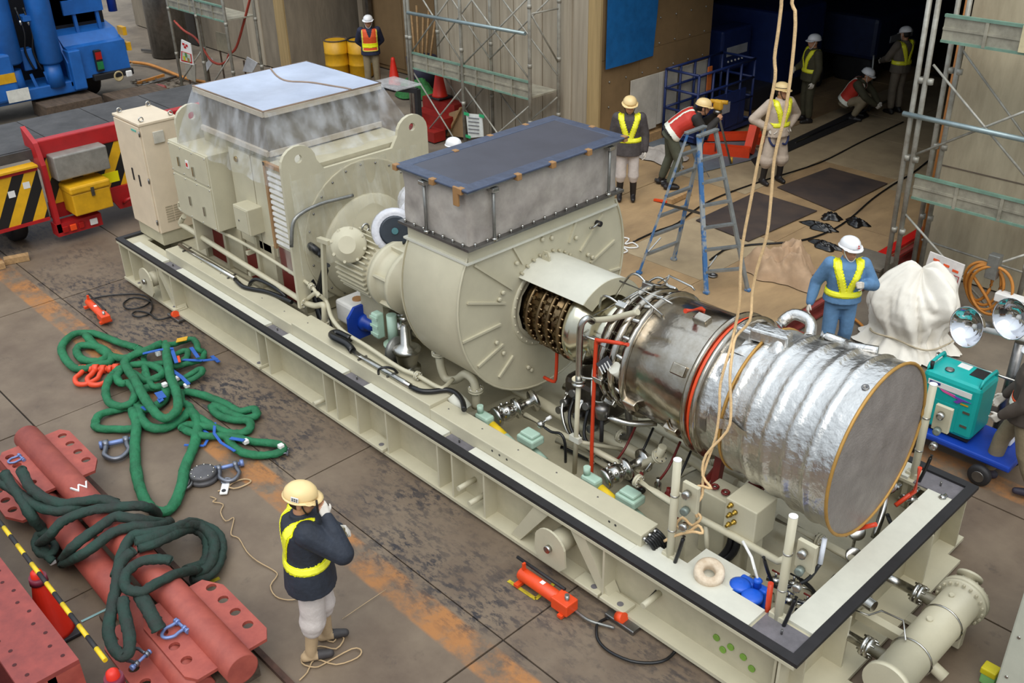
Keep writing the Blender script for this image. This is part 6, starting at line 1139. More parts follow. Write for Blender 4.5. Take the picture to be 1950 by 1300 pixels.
MB().box((xb-.78, yl_, zb_-.02), (xb+.02, yr_, zb_+.06)).build('basket_floor', lbd, bl); MB().box((xb-.02, yl_+.35, zb_+.05), (xb+.02, yr_-.25, zt_*.6+zb_*.4)).build('basket_panel', lbd, bl)
for y, z, w in ((yl_+.55, zt_*.3+zb_*.7, .45),): MB().box((xb+.02, y, z), (xb+.03, y+w, z+.2)).build('label_plate', mat('label_grey', (170, 172, 176), .6), bl)
MB().box((xb-.05, yl_+.3, zt_-.35), (xb-.03, yl_+.42, zt_+.1)).build('orange_strip', mat('strip_orange', (190, 100, 40), .6), bl)
e = PX(1395, 90, 1.6); MB().bev((1.2, e.y-.5, e.z-.45), (1.7, e.y+.5, e.z+.4), .05).build('control_tower', lbd, bl); MB().box((1.71, e.y-.35, e.z-.12), (1.72, e.y+.35, e.z+.06)).build('label_plate', MATS['label_grey'], bl)
for k in range(6): MB().cyl((1.72, e.y-.3+.12*k, e.z-.22), (1.74, e.y-.3+.12*k, e.z-.22), .02).build('switch', wht, bl)
MB().bar(PX(1415, 110, 1.3), PX(1478, -60, .4), .28, .34).build('boom', mat('boom_grey', (86, 84, 92), .5), bl); MB().cyl(PX(1440, 110, 1.2), PX(1480, 10, .6), .05).build('boom_ram', black, bl)
MB().bev((.4, 13.2, .6), (2.2, 15.0, 2.1), .08).build('turret', lbd, bl); MB().bev((.0, 12.4, .26), (2.2, 15.2, .7), .06).build('chassis', mat('lift_dark', (40, 40, 50), .6), bl)
t = root('dark_carrier', 'dark blue carrier vehicle deep in the hall behind the crouching worker', 'vehicle', (1.0, 17.5, .2)); MB().bev((-1.0, 15.8, .8), (3.0, 19.5, 1.7), .1).build('body', mat('carrier_blue', (30, 42, 78), .5), t); MB().box((3.0, 16.4, 1.1), (3.02, 17.4, 1.25)).build('label_plate', MATS['label_grey'], t); MB().bev((-1.4, 15.5, 1.7), (1.4, 19.9, 2.6), .1).build('upper', MATS['lift_dark'], t)
for y in (16.2, 17.6, 19.0): MB().lathe((2.4, y-.2, .55), Y, [(0, .2), (0, .42), (.05, .5), (.35, .5), (.4, .42), (.4, .2)], 18).build('wheel', black, t)
tag(MB().cyl(P(1655, 212, .28), PX(1664, 105, 4.0), .02).build('measuring_staff', galv), 'thin measuring staff held between the two workers in the hall', 'staff')
# ================================================================== RIGHT SIDE
# white shroud over an upright object
wt = mat('white_shroud', (232, 226, 214), .7, var=.05, scale=4, bump=.25, bscale=7)
c = P(1728, 655, 0); zt = PY(1700, 497, c.y).z
def shroud(u, v):
    a = 2*math.pi*u; h = v
    prof = [(0, .62), (.05, .56), (.13, .47), (.2, .42), (.27, .44), (.4, .50), (.55, .50), (.7, .45), (.82, .36), (.92, .22), (.98, .09), (1, 0)]
    for (h0, r0), (h1, r1) in zip(prof[:-1], prof[1:]):
        if h <= h1: r = r0+(r1-r0)*(h-h0)/(h1-h0); break
    n1 = nz_.noise(V((math.cos(a)*1.3, math.sin(a)*1.3, h*1.2+3))); n2 = abs(nz_.noise(V((math.cos(a)*2.6+1.2*h, math.sin(a)*2.6, h*1.1)))); n3 = abs(nz_.noise(V((math.cos(a)*5+h*3, math.sin(a)*5-2*h, h*1.6))))
    r *= 1+.34*n1+.55*(n2-.25)+.2*(n3-.2)
    top = 1+.16*math.sin(2*a+.6)*min(1, max(0, (h-.5)*2))*min(1, r/.15)
    return V((c.x+r*1.02*math.cos(a), c.y+r*.85*math.sin(a), max(zt*1.02*h*top+.05*n2*h, .005)))
t = root('white_shroud', 'upright object wrapped in white crumpled sheet beside the blue-clad worker', 'tarp', (c.x, c.y, 0)); MB().grid(shroud, 110, 44).build('sheet', wt, t)
MB().tube([(c.x+.50*math.cos(a)*(1+.05*math.sin(5*a)), c.y+.42*math.sin(a)*(1+.05*math.sin(5*a)), zt*(.2+.03*math.sin(3*a))) for a in [k*math.pi/12 for k in range(24)]], .012, 5, 2, True).build('tie_rope', mat('tie', (190, 176, 150), .8), t)
ys = c.y+.5; us = ((1771, 479), (1837, 505), (1812, 590), (1745, 560)); t = board('white warning board with red frame standing behind the white shroud', us, mat('board_white', (226, 220, 216), .5), ys, .02)
def onb(a, b): # place on the board, a along the top, b downward
    p0, p1, p2, p3 = [PY(u, v, ys-.006) for u, v in us]; return p0.lerp(p1, a).lerp(p3.lerp(p2, a), b)
def patch(a0, b0, a1, b1, m, dy=0, nm='print'): MB().prism([onb(a0, b0)+V((0, dy, 0)), onb(a1, b0)+V((0, dy, 0)), onb(a1, b1)+V((0, dy, 0)), onb(a0, b1)+V((0, dy, 0))], (0, .003, 0)).build(nm, m, t)
om = mat('print_orange', (236, 90, 40), .5); rm = mat('print_red', (170, 40, 44), .5); gm = mat('print_grey', (196, 192, 186), .5); km = mat('print_black', (40, 44, 56), .5)
for a, b_ in ((.15, .10), (.45, .13), (.72, .17)): patch(a, b_, a+.17, b_+.05, om)
patch(.08, .28, .95, .47, rm); patch(.10, .295, .93, .455, gm, -.004); patch(.06, .52, .95, .99, rm); patch(.12, .57, .88, .95, mat('print_pale', (186, 202, 200), .5), -.004)
for a, b_, w, h_ in ((.36, .33, .14, .02), (.35, .40, .16, .02), (.60, .33, .02, .09), (.66, .34, .16, .02), (.66, .40, .18, .02)): patch(a, b_, a+w, b_+h_, km, -.008)
patch(.45, .63, .62, .67, km, -.008); patch(.56, .67, .62, .8, km, -.008); patch(.5, .82, .75, .9, mat('print_navy', (40, 70, 100), .5), -.008)
# coiled orange hose on the scaffold
t = root('coiled_hose', 'orange hose coiled and hung on the right scaffold behind the lamps', 'hose', tuple(PY(1865, 590, 7.1)))
for k in range(4): ctr = PY(1862+6*(k % 2), 535+4*k, 7.12-.03*k); MB().tube([(ctr.x+(.17+.03*k)*math.cos(a)+.04*k, ctr.y+.03*math.sin(2*a), ctr.z+(.26+.02*k)*math.sin(a)) for a in [j*math.pi/8 for j in range(16)]], .02, 6, 2, True).build('coil', org, t)
MB().tube([PY(u, v, 7.05) for u, v in ((1850, 520), (1875, 560), (1888, 585), (1895, 610))], .02, 6).build('tail', org, t)
# teal generator set on blue cart
gx0, gx1, gy0, gy1 = 10.0, 10.60, 4.02, 4.46
t = root('portable_generator', 'teal portable generator with handle rails standing on a blue cart', 'generator', (10.3, 4.25, .34))
MB().bev((gx0, gy0, .36), (gx1, gy1, .98), .05).build('casing', teal, t); MB().box((gx0+.03, gy0+.03, .33), (gx1-.03, gy1-.03, .37)).build('base_tray', black, t)
for x in (gx0+.03, gx1-.03): MB().tube([(x, gy0+.05, .96), (x, gy0+.07, 1.03), (x, gy1-.07, 1.03), (x, gy1-.05, .96)], .018, 8, 2).build('handle_rail', teal, t)
MB().lathe((gx0+.2, gy0+.15, .98), Z, [(0, .045), (.015, .045), (.02, .03)], 16).build('fuel_cap', steeld, t); MB().box((gx0+.38, gy0+.2, .98), (gx0+.54, gy1-.06, .985)).build('top_grille', black, t); MB().box((gx0+.22, gy0+.28, .98), (gx0+.34, gy1-.06, .984)).build('top_label', wht, t); MB().cyl((gx0+.05, gy0+.06, .98), (gx0+.05, gy0+.06, 1.06), .02).build('breather', black, t)
MB().box((gx0+.07, gy0-.006, .84), (gx0+.52, gy0+.001, .90)).build('front_label', wht, t); MB().box((gx0+.09, gy0-.010, .865), (gx0+.20, gy0-.005, .89)).build('label_print', mat('label_navy', (50, 60, 130), .5), t)
MB().prism([(gx0+.2, gy0-.008, .835), (gx0+.36, gy0-.008, .82), (gx0+.38, gy0-.008, .79), (gx0+.24, gy0-.008, .81)], (0, .006, 0)).build('pink_flash', mat('flash_pink', (226, 90, 160), .5), t); MB().prism([(gx0+.34, gy0-.01, .815), (gx0+.53, gy0-.01, .80), (gx0+.45, gy0-.01, .785), (gx0+.40, gy0-.01, .74), (gx0+.36, gy0-.01, .75), (gx0+.40, gy0-.01, .785)], (0, .006, 0)).build('purple_flash', mat('flash_purple', (120, 70, 180), .5), t); MB().box((gx0+.43, gy0-.008, .745), (gx0+.51, gy0-.003, .76)).build('yellow_print', yellow, t)
for z in (.5, .66): MB().box((gx1-.13, gy0-.008, z), (gx1-.06, gy0+.0, z+.025)).build('latch', steel, t)
MB().box((gx0+.18, gy0-.004, .40), (gx1-.18, gy0+.001, .70)).build('service_door', teal, t)
t = root('hand_cart', 'blue flat hand cart under the teal generator', 'cart', (10.45, 4.2, 0)); MB().bev((9.85, 3.95, .24), (11.05, 4.55, .31), .02).build('platform', blued, t)
for x, y in ((10.0, 4.5), (10.05, 4.0), (10.9, 4.5)): MB().lathe((x, y-.03, .1), Y, [(0, .04), (0, .09), (.01, .1), (.05, .1), (.06, .09), (.06, .04)], 14).build('caster', black, t)
w = P(1880, 880, .13); o = MB().lathe((10.80, 3.88, .115), Y, [(0, .04), (0, .085), (.02, .115), (.06, .115), (.08, .085), (.08, .04)], 20).build('front_wheel', black, t); MB().lathe((10.80, 3.875, .115), Y, [(0, .06), (.09, .06)], 14).build('wheel_hub', steeld, o)
MB().cyl((9.9, 4.56, .3), (9.9, 4.56, .9), .015).build('push_bar', steel, t); MB().cyl((9.9, 4.56, .9), (11.0, 4.56, .9), .015).build('push_bar', steel, t); MB().cyl((11.0, 4.56, .3), (11.0, 4.56, .9), .015).build('push_bar', steel, t)
# work light stand
lp = V((10.62, 4.72, 0)); t = root('work_light', 'dark pole work light with two round chrome reflectors at the right edge', 'lamp', (lp.x, lp.y, 0))
MB().cyl(lp, lp+V((0, 0, 1.25)), .055).build('pole', steeld, t); MB().lathe(lp, Z, [(0, .25), (.03, .25), (.05, .06)], 18).build('base', steeld, t); MB().tube([lp+V((-.02, -.06, .75)), lp+V((.06, -.06, .7)), lp+V((.0, -.07, .62)), lp+V((.06, -.06, .9))], .012, 6).build('cable', blackg, t)
MB().cyl(lp+V((-.35, -.02, 1.27)), lp+V((.3, .02, 1.32)), .03).build('cross_arm', wht, t)
n_ = (CAM-V((10.1, 4.6, 1.3))); n_ = V((n_.x*.55-.35*abs(n_.y)*.3, n_.y, -.9)).normalized(); chrome = mat('chrome', (225, 225, 228), .08, 1, .02)
for k, c_ in enumerate((PY(1845, 622, 4.55), PY(1930, 606, 4.55))):
    d_ = V((-.41, -1.07, .2)) if k == 0 else V((-.3, -1.0, .1)); d_.normalize()
    o = MB().lathe(c_-d_*.15, d_, [(0, .045), (.03, .09), (.10, .165), (.19, .205), (.192, .212), (.185, .195), (.11, .15), (.045, .08), (.035, .0)], 28, False).build('reflector', chrome, t); MB().ball(c_-d_*.08, .028, 10).build('bulb', wht, o); MB().lathe(c_-d_*.15, -d_, [(0, .05), (.14, .045), (.15, .03)], 14).build('socket', steeld, o)
t = root('power_box', 'white power box with red mark standing beside the lamp pole', 'box', (10.95, 4.25, .31)); MB().bev((10.78, 4.3, .31), (10.9, 4.42, .68), .02).build('body', wht, t); MB().box((10.82, 4.295, .55), (10.85, 4.301, .58)).build('red_mark', redv, t); MB().bar((10.9, 4.35, .45), (10.93, 4.35, .6), .03, .05).build('plug', mat('plug_brown', (120, 70, 50), .5), t)
trail('orange hose on the plates between the blue-clad worker and the shroud', [(1608, 597), (1625, 606), (1640, 618), (1652, 632), (1665, 640)], .02, org, 'hose', 'hose', .02)
t = root('red_rail_stack', 'red steel beam lying behind the scaffold posts beyond the shroud', 'beam', (7.9, 8.0, 0)); MB().bar(P(1668, 500, .2), P(1760, 445, .2), .14, .2).build('beam', redv, t)
t = root('grey_crate', 'grey steel crate standing on the ground behind the blue-clad worker', 'crate', tuple(P(1650, 530, 0))); q = P(1650, 535, 0); MB().bev((q.x-.25, q.y-.2, 0), (q.x+.25, q.y+.3, .3), .01).build('body', mat('crate_grey', (110, 102, 90), .7), t); MB().box((q.x-.27, q.y-.22, .3), (q.x+.27, q.y+.32, .33)).build('lid', MATS['crate_grey'], t)
t = root('scaffold_clamps', 'grey junction box hanging on the right scaffold above the lamps', 'box', tuple(PY(1925, 600, 7.1))); a = PY(1895, 505, 7.1); MB().bev((a.x-.07, 7.0, a.z-.16), (a.x+.07, 7.12, a.z+.16), .01).build('body', galv, t); a = PY(1930, 570, 7.05); MB().bev((a.x-.2, 6.95, a.z-.05), (a.x+.2, 7.1, a.z+.06), .01).build('tray', wht, t)
# ================================================================== PEOPLE
skin = mat('skin', (190, 138, 106), .55, var=.06); hair = mat('hair', (30, 24, 22), .6); glove = mat('white_glove', (214, 206, 194), .8, var=.06)
vy = mat('vest_yellow', (240, 240, 16), .45, var=.05); vw = mat('vest_reflective', (240, 240, 225), .3, var=.03); vo = mat('vest_orange', (226, 84, 36), .6, var=.06); vr = mat('vest_red', (196, 52, 38), .6, var=.06)
hc = mat('helmet_cream', (236, 206, 148), .35, var=.03); hw = mat('helmet_white', (238, 238, 240), .3, var=.02)
navy = mat('jacket_navy', (40, 46, 58), .75, var=.2, scale=8, bump=.35, bscale=22); charc = mat('jacket_charcoal', (78, 72, 72), .75, var=.2, scale=8, bump=.35, bscale=22); oat = mat('cloth_oat', (200, 182, 164), .8, var=.1, scale=6, bump=.35, bscale=18)
palegrey = mat('trouser_grey', (206, 196, 190), .8, var=.1, scale=6, bump=.35, bscale=16); denim = mat('workwear_blue', (96, 136, 176), .8, var=.12, scale=6, bump=.35, bscale=18); khaki = mat('trouser_khaki', (140, 126, 100), .8, var=.1, bump=.35, bscale=18); olive = mat('cloth_olive', (74, 70, 50), .8, var=.15, bump=.3, bscale=18); boot = mat('boot_dark', (34, 30, 30), .5); bootc = mat('boot_canvas', (178, 152, 118), .8, var=.1)
def remesh(mb, vox, sm=2):
    me = mb.mesh('tmp'); o = bpy.data.objects.new('tmp', me); COL.objects.link(o)
    r = o.modifiers.new('r', 'REMESH'); r.mode = 'VOXEL'; r.voxel_size = vox; r.use_smooth_shade = True
    s = o.modifiers.new('s', 'SMOOTH'); s.iterations = sm; s.factor = .5
    bpy.context.view_layer.update(); dg = bpy.context.evaluated_depsgraph_get()
    out = bpy.data.meshes.new_from_object(o.evaluated_get(dg)); bpy.data.objects.remove(o); bpy.data.meshes.remove(me); return out
def limb(b, pts, rs, n=12):
    for i in range(len(pts)-1):
        p, q = V(pts[i]), V(pts[i+1]); L = (q-p).length
        b.lathe(p, q-p, [(L*k/4, rs[i]+(rs[i+1]-rs[i])*k/4) for k in range(5)], n)
    for p, r in zip(pts, rs): b.ball(p, r, n)
def loft(b, rings, n=18):   # rings: centre, half width, half depth, lateral axis, up axis
    vs = []
    for c, w, d, lx_, ux in rings:
        c = V(c); X_ = V(lx_).normalized(); U = V(ux).normalized(); F = X_.cross(U)
        for k in range(n):
            a = 2*math.pi*k/n; vs.append(c+X_*(math.copysign(abs(math.cos(a))**.85, math.cos(a))*w)+F*(math.sin(a)*d))
    m = len(rings); fs = [(i*n+k, i*n+(k+1) % n, (i+1)*n+(k+1) % n, (i+1)*n+k) for i in range(m-1) for k in range(n)]
    b.add(vs, fs+[tuple(reversed(range(n))), tuple((m-1)*n+k for k in range(n))], True)
BASE = dict(pelvis=(0, 0, .94), waist=(0, 0, 1.08), chest=(0, -.01, 1.26), neck=(0, .01, 1.42), head=(0, -.02, 1.56), shR=(-.185, 0, 1.37), elR=(-.245, .03, 1.09), wrR=(-.25, -.05, .85), shL=(.185, 0, 1.37), elL=(.245, .03, 1.09), wrL=(.25, -.05, .85),
            hpR=(-.09, 0, .90), knR=(-.10, -.02, .50), anR=(-.11, .02, .10), hpL=(.09, 0, .90), knL=(.10, -.02, .50), anL=(.11, .02, .10), yaw=0, nod=0, curl=.5)
def person(label, loc, face, pose=None, top=navy, legs=palegrey, foot=boot, cuff=None, vest=None, hm=hc, gloves=True, group=None, sticker=False, baggy=.0, band=None, vox=.012, bulk=0):
    J = dict(BASE); J.update(pose or {}); G_ = {k: V(v) if isinstance(v, tuple) else v for k, v in J.items()}
    t = thing('person', label, 'person', loc, group, math.atan2(face[1], face[0])+math.pi/2)
    lat = (G_['shL']-G_['shR']).normalized(); hlat = (G_['hpL']-G_['hpR']).normalized(); spine = [G_['pelvis'], G_['waist'], G_['chest'], G_['neck']]
    Hm = Matrix.Translation(G_['head'])@Matrix.Rotation(math.radians(G_['yaw']), 4, 'Z')@Matrix.Rotation(math.radians(G_['nod']), 4, 'X')
    def torso(b, e, low=-.06, hem=0):
        u1 = (spine[1]-spine[0]).normalized(); u2 = (spine[2]-spine[1]).normalized(); u3 = (spine[3]-spine[2]).normalized()
        R_ = [(spine[0]+u1*low, .165+e+hem, .115+e+hem, hlat, u1), (spine[0]+u1*.04, .163+e+hem*.5, .112+e+hem*.5, hlat, u1), (spine[1], .150+e, .106+e, (lat+hlat), u1+u2), (spine[2], .170+e, .118+e, lat, u2), (spine[2].lerp(spine[3], .55), .165+e, .105+e, lat, u3), (spine[2].lerp(spine[3], .85), .115+e, .085+e, lat, u3), (spine[3]+u3*.0, .068+e*.6, .068+e*.6, lat, u3)]
        loft(b, R_)
    # --- body: one continuous surface
    b = MB(); torso(b, -.012)
    limb(b, [spine[3]-V((0, 0, .04)), G_['head']+V((0, .015, -.05))], [.058, .054])
    def hb(c, r, sc): b.add([Hm@V(v) for v in MB().ball(c, r, 18, sc).v], MB().ball(c, r, 18, sc).f, True)
    hb((0, .01, .02), .1, (.80, 1.0, 1.1)); hb((0, -.02, -.045), .075, (.86, 1.0, 1.05)); hb((0, -.035, -.085), .042, (1, 1.1, .9)); hb((0, -.1, -.012), .016, (.9, 1.2, 1.6)); hb((0, -.088, -.055), .02, (1.4, .7, .6))
    for s in (-1, 1): hb((s*.082, .012, -.01), .026, (.4, .8, 1.2)); hb((s*.034, -.082, .022), .02, (1.2, .5, .5))
    for S_ in 'RL':
        sh, el, wr, hp, kn, an = (G_[k+S_] for k in ('sh', 'el', 'wr', 'hp', 'kn', 'an'))
        limb(b, [sh, el, wr], [.05, .042, .03]); limb(b, [hp, kn, an], [.075, .05, .036])
        d = (wr-el).normalized(); sg = 1 if S_ == 'L' else -1
        pn = V(J.get('palm'+S_, (-sg, 0, 0))); pn = (pn-d*pn.dot(d)).normalized(); sd_ = d.cross(pn)     # palm normal, side axis
        cu = J.get('curl'+S_, J['curl'])
        for k in range(3): limb(b, [wr+sd_*(.022*(k-1)*.6)+d*.0, wr+sd_*(.026*(k-1))+d*.085], [.021, .019], 8)
        for k, L in enumerate((.066, .078, .072, .056)):
            p0 = wr+d*.088+sd_*(.0225*(k-1.5)*(1 if 1 else 1)); a1 = cu*.9; a2 = cu*1.8; a3 = cu*2.3
            p1 = p0+(d*math.cos(a1)+pn*math.sin(a1))*L*.45; p2 = p1+(d*math.cos(a2)+pn*math.sin(a2))*L*.32; p3 = p2+(d*math.cos(a3)+pn*math.sin(a3))*L*.25
            limb(b, [p0, p1, p2, p3], [.0095, .0092, .0086, .0078], 6)
        fwd = -1 if sd_.y > 0 else 1
        th = sd_*(fwd*1.0); q0 = wr+d*.025+th*.024; q1 = q0+(d*.6+th*.7+pn*.25).normalized()*.042; q2 = q1+(d*.85+th*.3+pn*.4).normalized()*.03; limb(b, [q0, q1, q2], [.0125, .011, .009], 6)
    me = remesh(b, .0075, 1); me.materials.append(skin); me.materials.append(hair); me.materials.append(glove)
    Hi = Hm.inverted(); wrs = [G_['wrR'], G_['wrL']]; els = [G_['elR'], G_['elL']]
    for p in me.polygons:
        c = p.center; l = Hi@c
        if l.length < .17 and l.z > -.06 and (l.y > .03 or l.z > .075) and abs(l.x) < .081: p.material_index = 1
        elif gloves and min((c-w).length for w in wrs) < .2 and not l.length < .17: p.material_index = 2
    o = bpy.data.objects.new('body', me); COL.objects.link(o); o.parent = t
    for s in (-1, 1):
        e = MB().ball((s*.034, -.0905, .012), .0085, 8, (1.4, .6, .8)); e.v = [Hm@V(v) for v in e.v]; e.build('eye', hair, t, loc=(0, 0, 0))
    # --- trousers, jacket, boots
    b = MB(); u1 = (spine[1]-spine[0]).normalized()
    loft(b, [(spine[0]-u1*.10, .165, .12, hlat, u1), (spine[0], .17, .125, hlat, u1), (spine[0]+u1*.1, .155, .115, hlat, u1)])
    for S_ in 'RL':
        hp, kn, an = (G_[k+S_] for k in ('hp', 'kn', 'an')); dn = (an-kn).normalized()
        cut = an-dn*(.26 if baggy else .06)
        mid = kn.lerp(cut, .55)
        limb(b, [hp, hp.lerp(kn, .5), kn, mid, cut], [.10+bulk, .092+bulk, .08+baggy*.4+bulk, .078+baggy+bulk, .066+baggy*.5+bulk])
        bf = MB(); limb(bf, [an-dn*(.30 if baggy else .14), an, an+V((0, 0, -.02))], [.062, .050, .048])
        fy = V(J.get('toe'+S_, (0, -1, 0))).normalized(); hl = an+V((0, 0, -.052))-fy*.05
        sole = V((0, 0, J.get('lift'+S_, 0)))
        limb(bf, [hl, hl+fy*.12+sole*.2, hl+fy*.20+V((0, 0, -.008))+sole*.4], [.045, .044, .036])
        fm_ = remesh(bf, .012); fm_.materials.append(foot); fm_.materials.append(cuff or foot)
        for p in fm_.polygons:
            if p.center.z > an.z+.015 or (cuff and (p.center-an).dot(fy) < .05 and p.center.z > an.z-.07): p.material_index = 1
        o = bpy.data.objects.new('boot', fm_); COL.objects.link(o); o.parent = t
    pm = remesh(b, .013, 3); pm.materials.append(legs); o = bpy.data.objects.new('trousers', pm); COL.objects.link(o); o.parent = t
    b = MB(); torso(b, .042+bulk, J.get('hemlow', -.10), .018+bulk)
    for S_ in 'RL':
        sh, el, wr = (G_[k+S_] for k in ('sh', 'el', 'wr')); limb(b, [sh, sh.lerp(el, .5), el, el.lerp(wr, .6), wr-(wr-el).normalized()*.01], [.088+bulk, .080+bulk, .072+bulk, .064+bulk*.6, .050])
    loft(b, [(spine[3]-V((0, 0, .05)), .085, .085, lat, (0, 0, 1)), (spine[3]+V((0, 0, .035)), .072, .075, lat, (0, 0, 1))])
    jm = remesh(b, vox, 3); jm.materials.append(top); o = bpy.data.objects.new('jacket', jm); COL.objects.link(o); o.parent = t
    # --- vest cut from the jacket surface
    ax_ = (spine[3]-spine[0]); AL = ax_.length; ax_.normalize(); fr = lat.cross(ax_)*1.0
    def segd(c, a, q):
        v = q-a; s = max(0, min(1, (c-a).dot(v)/v.dot(v))); return (c-(a+v*s)).length
    def torso_co(c):
        t_ = (c-spine[0]).dot(ax_)/AL; k = max(0, min(2.999, t_*3)); i = int(k); cc = spine[i].lerp(spine[i+1], k-i); r = c-cc
        return t_, r.dot(lat), r.dot(fr)
    def cut_vest(name, test, m, off):
        bm = bmesh.new(); bm.from_mesh(jm); bm.normal_update(); kill = []
        for f in bm.faces:
            c = f.calc_center_median(); t_, l, fz = torso_co(c); arm = False
            for S_ in 'RL':
                sh, el, wr = (G_[k+S_] for k in ('sh', 'el', 'wr'))
                if segd(c, sh.lerp(el, .28), el) < .094+bulk or segd(c, el, wr) < .086+bulk: arm = True
            if arm or not test(t_, l, fz): kill.append(f)
        bmesh.ops.delete(bm, geom=kill, context='FACES')
        for v in bm.verts: v.co += v.normal*off
        if not bm.faces: bm.free(); return
        bmesh.ops.solidify(bm, geom=list(bm.faces), thickness=.004)
        v_ = bpy.data.meshes.new(name); bm.to_mesh(v_); bm.free(); v_.materials.append(m); v_.polygons.foreach_set('use_smooth', [True]*len(v_.polygons)); o = bpy.data.objects.new(name, v_); COL.objects.link(o); o.parent = t
    if vest == 'Y':
        tb = .20; cut_vest('reflective_harness', lambda a, l, f: abs(a-tb) < .075 or (a > tb and a < 1.05 and abs(abs(l)-(.015+.11*min(1, (a-tb)/.7))) < .046), vy, .006)
        cut_vest('reflective_tape', lambda a, l, f: abs(a-tb) < .05 or (a > tb and a < 1.0 and abs(abs(l)-(.015+.11*min(1, (a-tb)/.7))) < .030), mat('tape_bright', (252, 250, 70), .25, var=.02), .011)
    elif vest in ('O', 'R'):
        cut_vest('vest', lambda a, l, f: -.02 < a < .98 and abs(l) < (.165 if vest == 'O' else .22) and not (f > 0 and a > .62 and abs(l) < .05*(a-.5)*3), vo if vest == 'O' else vr, .006)
        if vest == 'O':
            cut_vest('yellow_band', lambda a, l, f: .14 < a < .34 and abs(l) < .17, vy, .012); cut_vest('vest_edging', lambda a, l, f: (-.02 < a < .02 and abs(l) < .165) or (.0 < a < .95 and .145 < abs(l) < .172), mat('edging', (236, 214, 90), .5), .011)
        else:
            cut_vest('white_band', lambda a, l, f: (-.02 < a < .13 and abs(l) < .22) or (.13 < a < .98 and abs(abs(l)-.085) < .022), vw, .012)
    elif vest == 'B':
        cut_vest('reflective_band', lambda a, l, f: .1 < a < .22, vw, .008); cut_vest('orange_band', lambda a, l, f: .22 < a < .27, vo, .008)
    # --- helmet
    if hm:
        def hlm(prof, n=28): 
            q = MB().lathe((0, .008, .045), (0, 0, 1), prof, n); return q
        q = hlm([(0, .118), (.02, .117), (.055, .108), (.085, .085), (.102, .055), (.11, .02)]); vs2 = []
        q.v = [Hm@V((x*.94, y*1.12, z)) for x, y, z in q.v]; o = q.build('helmet', hm, t, loc=(0, 0, 0))
        q = MB().lathe((0, .0, .043), (0, 0, 1), [(0, .118), (-.004, .138), (.004, .14), (.01, .118)], 28); q.v = [Hm@V((x*.94, y*(1.18 if y < 0 else 1.06), z-(.02 if y < -.06 else 0))) for x, y, z in q.v]; q.build('brim', hm, o, loc=(0, 0, 0))
        q = MB().tube([(s*.078, -.01+.0*s, .04) if False else (x_, y_, z_) for s in (1,) for x_, y_, z_ in ((-.085, .0, .05), (-.08, -.02, -.03), (-.045, -.05, -.105), (0, -.06, -.13), (.045, -.05, -.105), (.08, -.02, -.03), (.085, .0, .05))], .006, 6); q.v = [Hm@V(v) for v in q.v]; q.build('chin_strap', black if hm is hc else wht, o, loc=(0, 0, 0))
        if sticker:
            q = MB().box((-.03, .122, .065), (.03, .128, .105)); q.v = [Hm@(Matrix.Rotation(math.radians(sticker), 4, 'Z')@V(v)) for v in q.v]; q.build('sticker', wht, o, loc=(0, 0, 0))
            for k in range(6):
                x0 = -.024+.017*(k % 3); z0 = .072+.015*(k//3); q = MB().box((x0, .127, z0), (x0+.012, .1295, z0+.009)); q.v = [Hm@(Matrix.Rotation(math.radians(sticker), 4, 'Z')@V(v)) for v in q.v]; q.build('sticker_print', hair, o, loc=(0, 0, 0))
        if band is not None:
            q = MB().lathe((0, .008, .075), (0, 0, 1), [(0, .119), (.008, .117)], 28, False); q.v = [Hm@V((x*.94, y*1.12, z)) for x, y, z in q.v]; q.build('helmet_band', band, o, loc=(0, 0, 0))
    J['_t'] = t; return t, Hm
rd_c = mat('emblem_red', (190, 30, 30), .5)
# near worker holding a phone to his face
p = P(612, 1236, 0)
t, Hm = person('worker in cream helmet and yellow harness vest standing alone on the plates', (p.x, p.y, 0), (.50, .86), dict(elR=(-.27, -.27, 1.20), wrR=(-.12, -.19, 1.45), palmR=(.8, .3, 0), curlR=.7, shR=(-.18, -.03, 1.37), elL=(.24, -.10, 1.10), wrL=(.06, -.27, 1.18), yaw=-8, nod=8, anR=(-.1, .08, .10), knR=(-.1, .02, .5), anL=(.1, -.06, .10), knL=(.1, -.06, .5), hemlow=-.17), navy, palegrey, mat('shoe_grey', (60, 56, 56), .6), bootc, 'Y', hc, True, sticker=70, baggy=.016, vox=.0095, bulk=.018)
b = MB().bev((-.02, -.008, -.05), (.02, .008, .05), .005); M_ = Matrix.Translation((-.10, -.13, 1.55)); b.v = [M_@V(v) for v in b.v]
ph_ = b.build('phone', hair, None); ph_.location = t.location; ph_.rotation_euler = t.rotation_euler; tag(ph_, 'small dark phone held to the face of the near worker', 'phone')
# man in the orange vest far left
p = P(712, 172, 0); person('man in orange vest and white helmet standing in the left bay', (p.x, min(p.y, 9.0), 0), (.82, -.57), dict(elR=(-.27, .12, 1.12), wrR=(-.1, .17, .95), elL=(.27, .12, 1.12), wrL=(.1, .17, .95), yaw=-10), mat('shirt_navy', (38, 42, 66), .8), khaki, boot, None, 'O', hw, False)
# helmet behind the intake
p = P(862, 258, 1.74); person('worker whose white helmet shows behind the intake housing', (p.x, p.y, 0), (.9, .1), {}, charc, khaki, boot, None, None, hw, True)
# worker on the deck facing the camera
p = P(1192, 380, .25); person('worker in dark jacket and V-shaped yellow harness standing beside the intake housing', (p.x, p.y, .25), (.66, -.75), dict(elL=(.26, .02, 1.09), wrL=(.27, -.03, .84), yaw=4, nod=6, hemlow=-.16), charc, palegrey, boot, boot, 'Y', hc, True, baggy=.015)
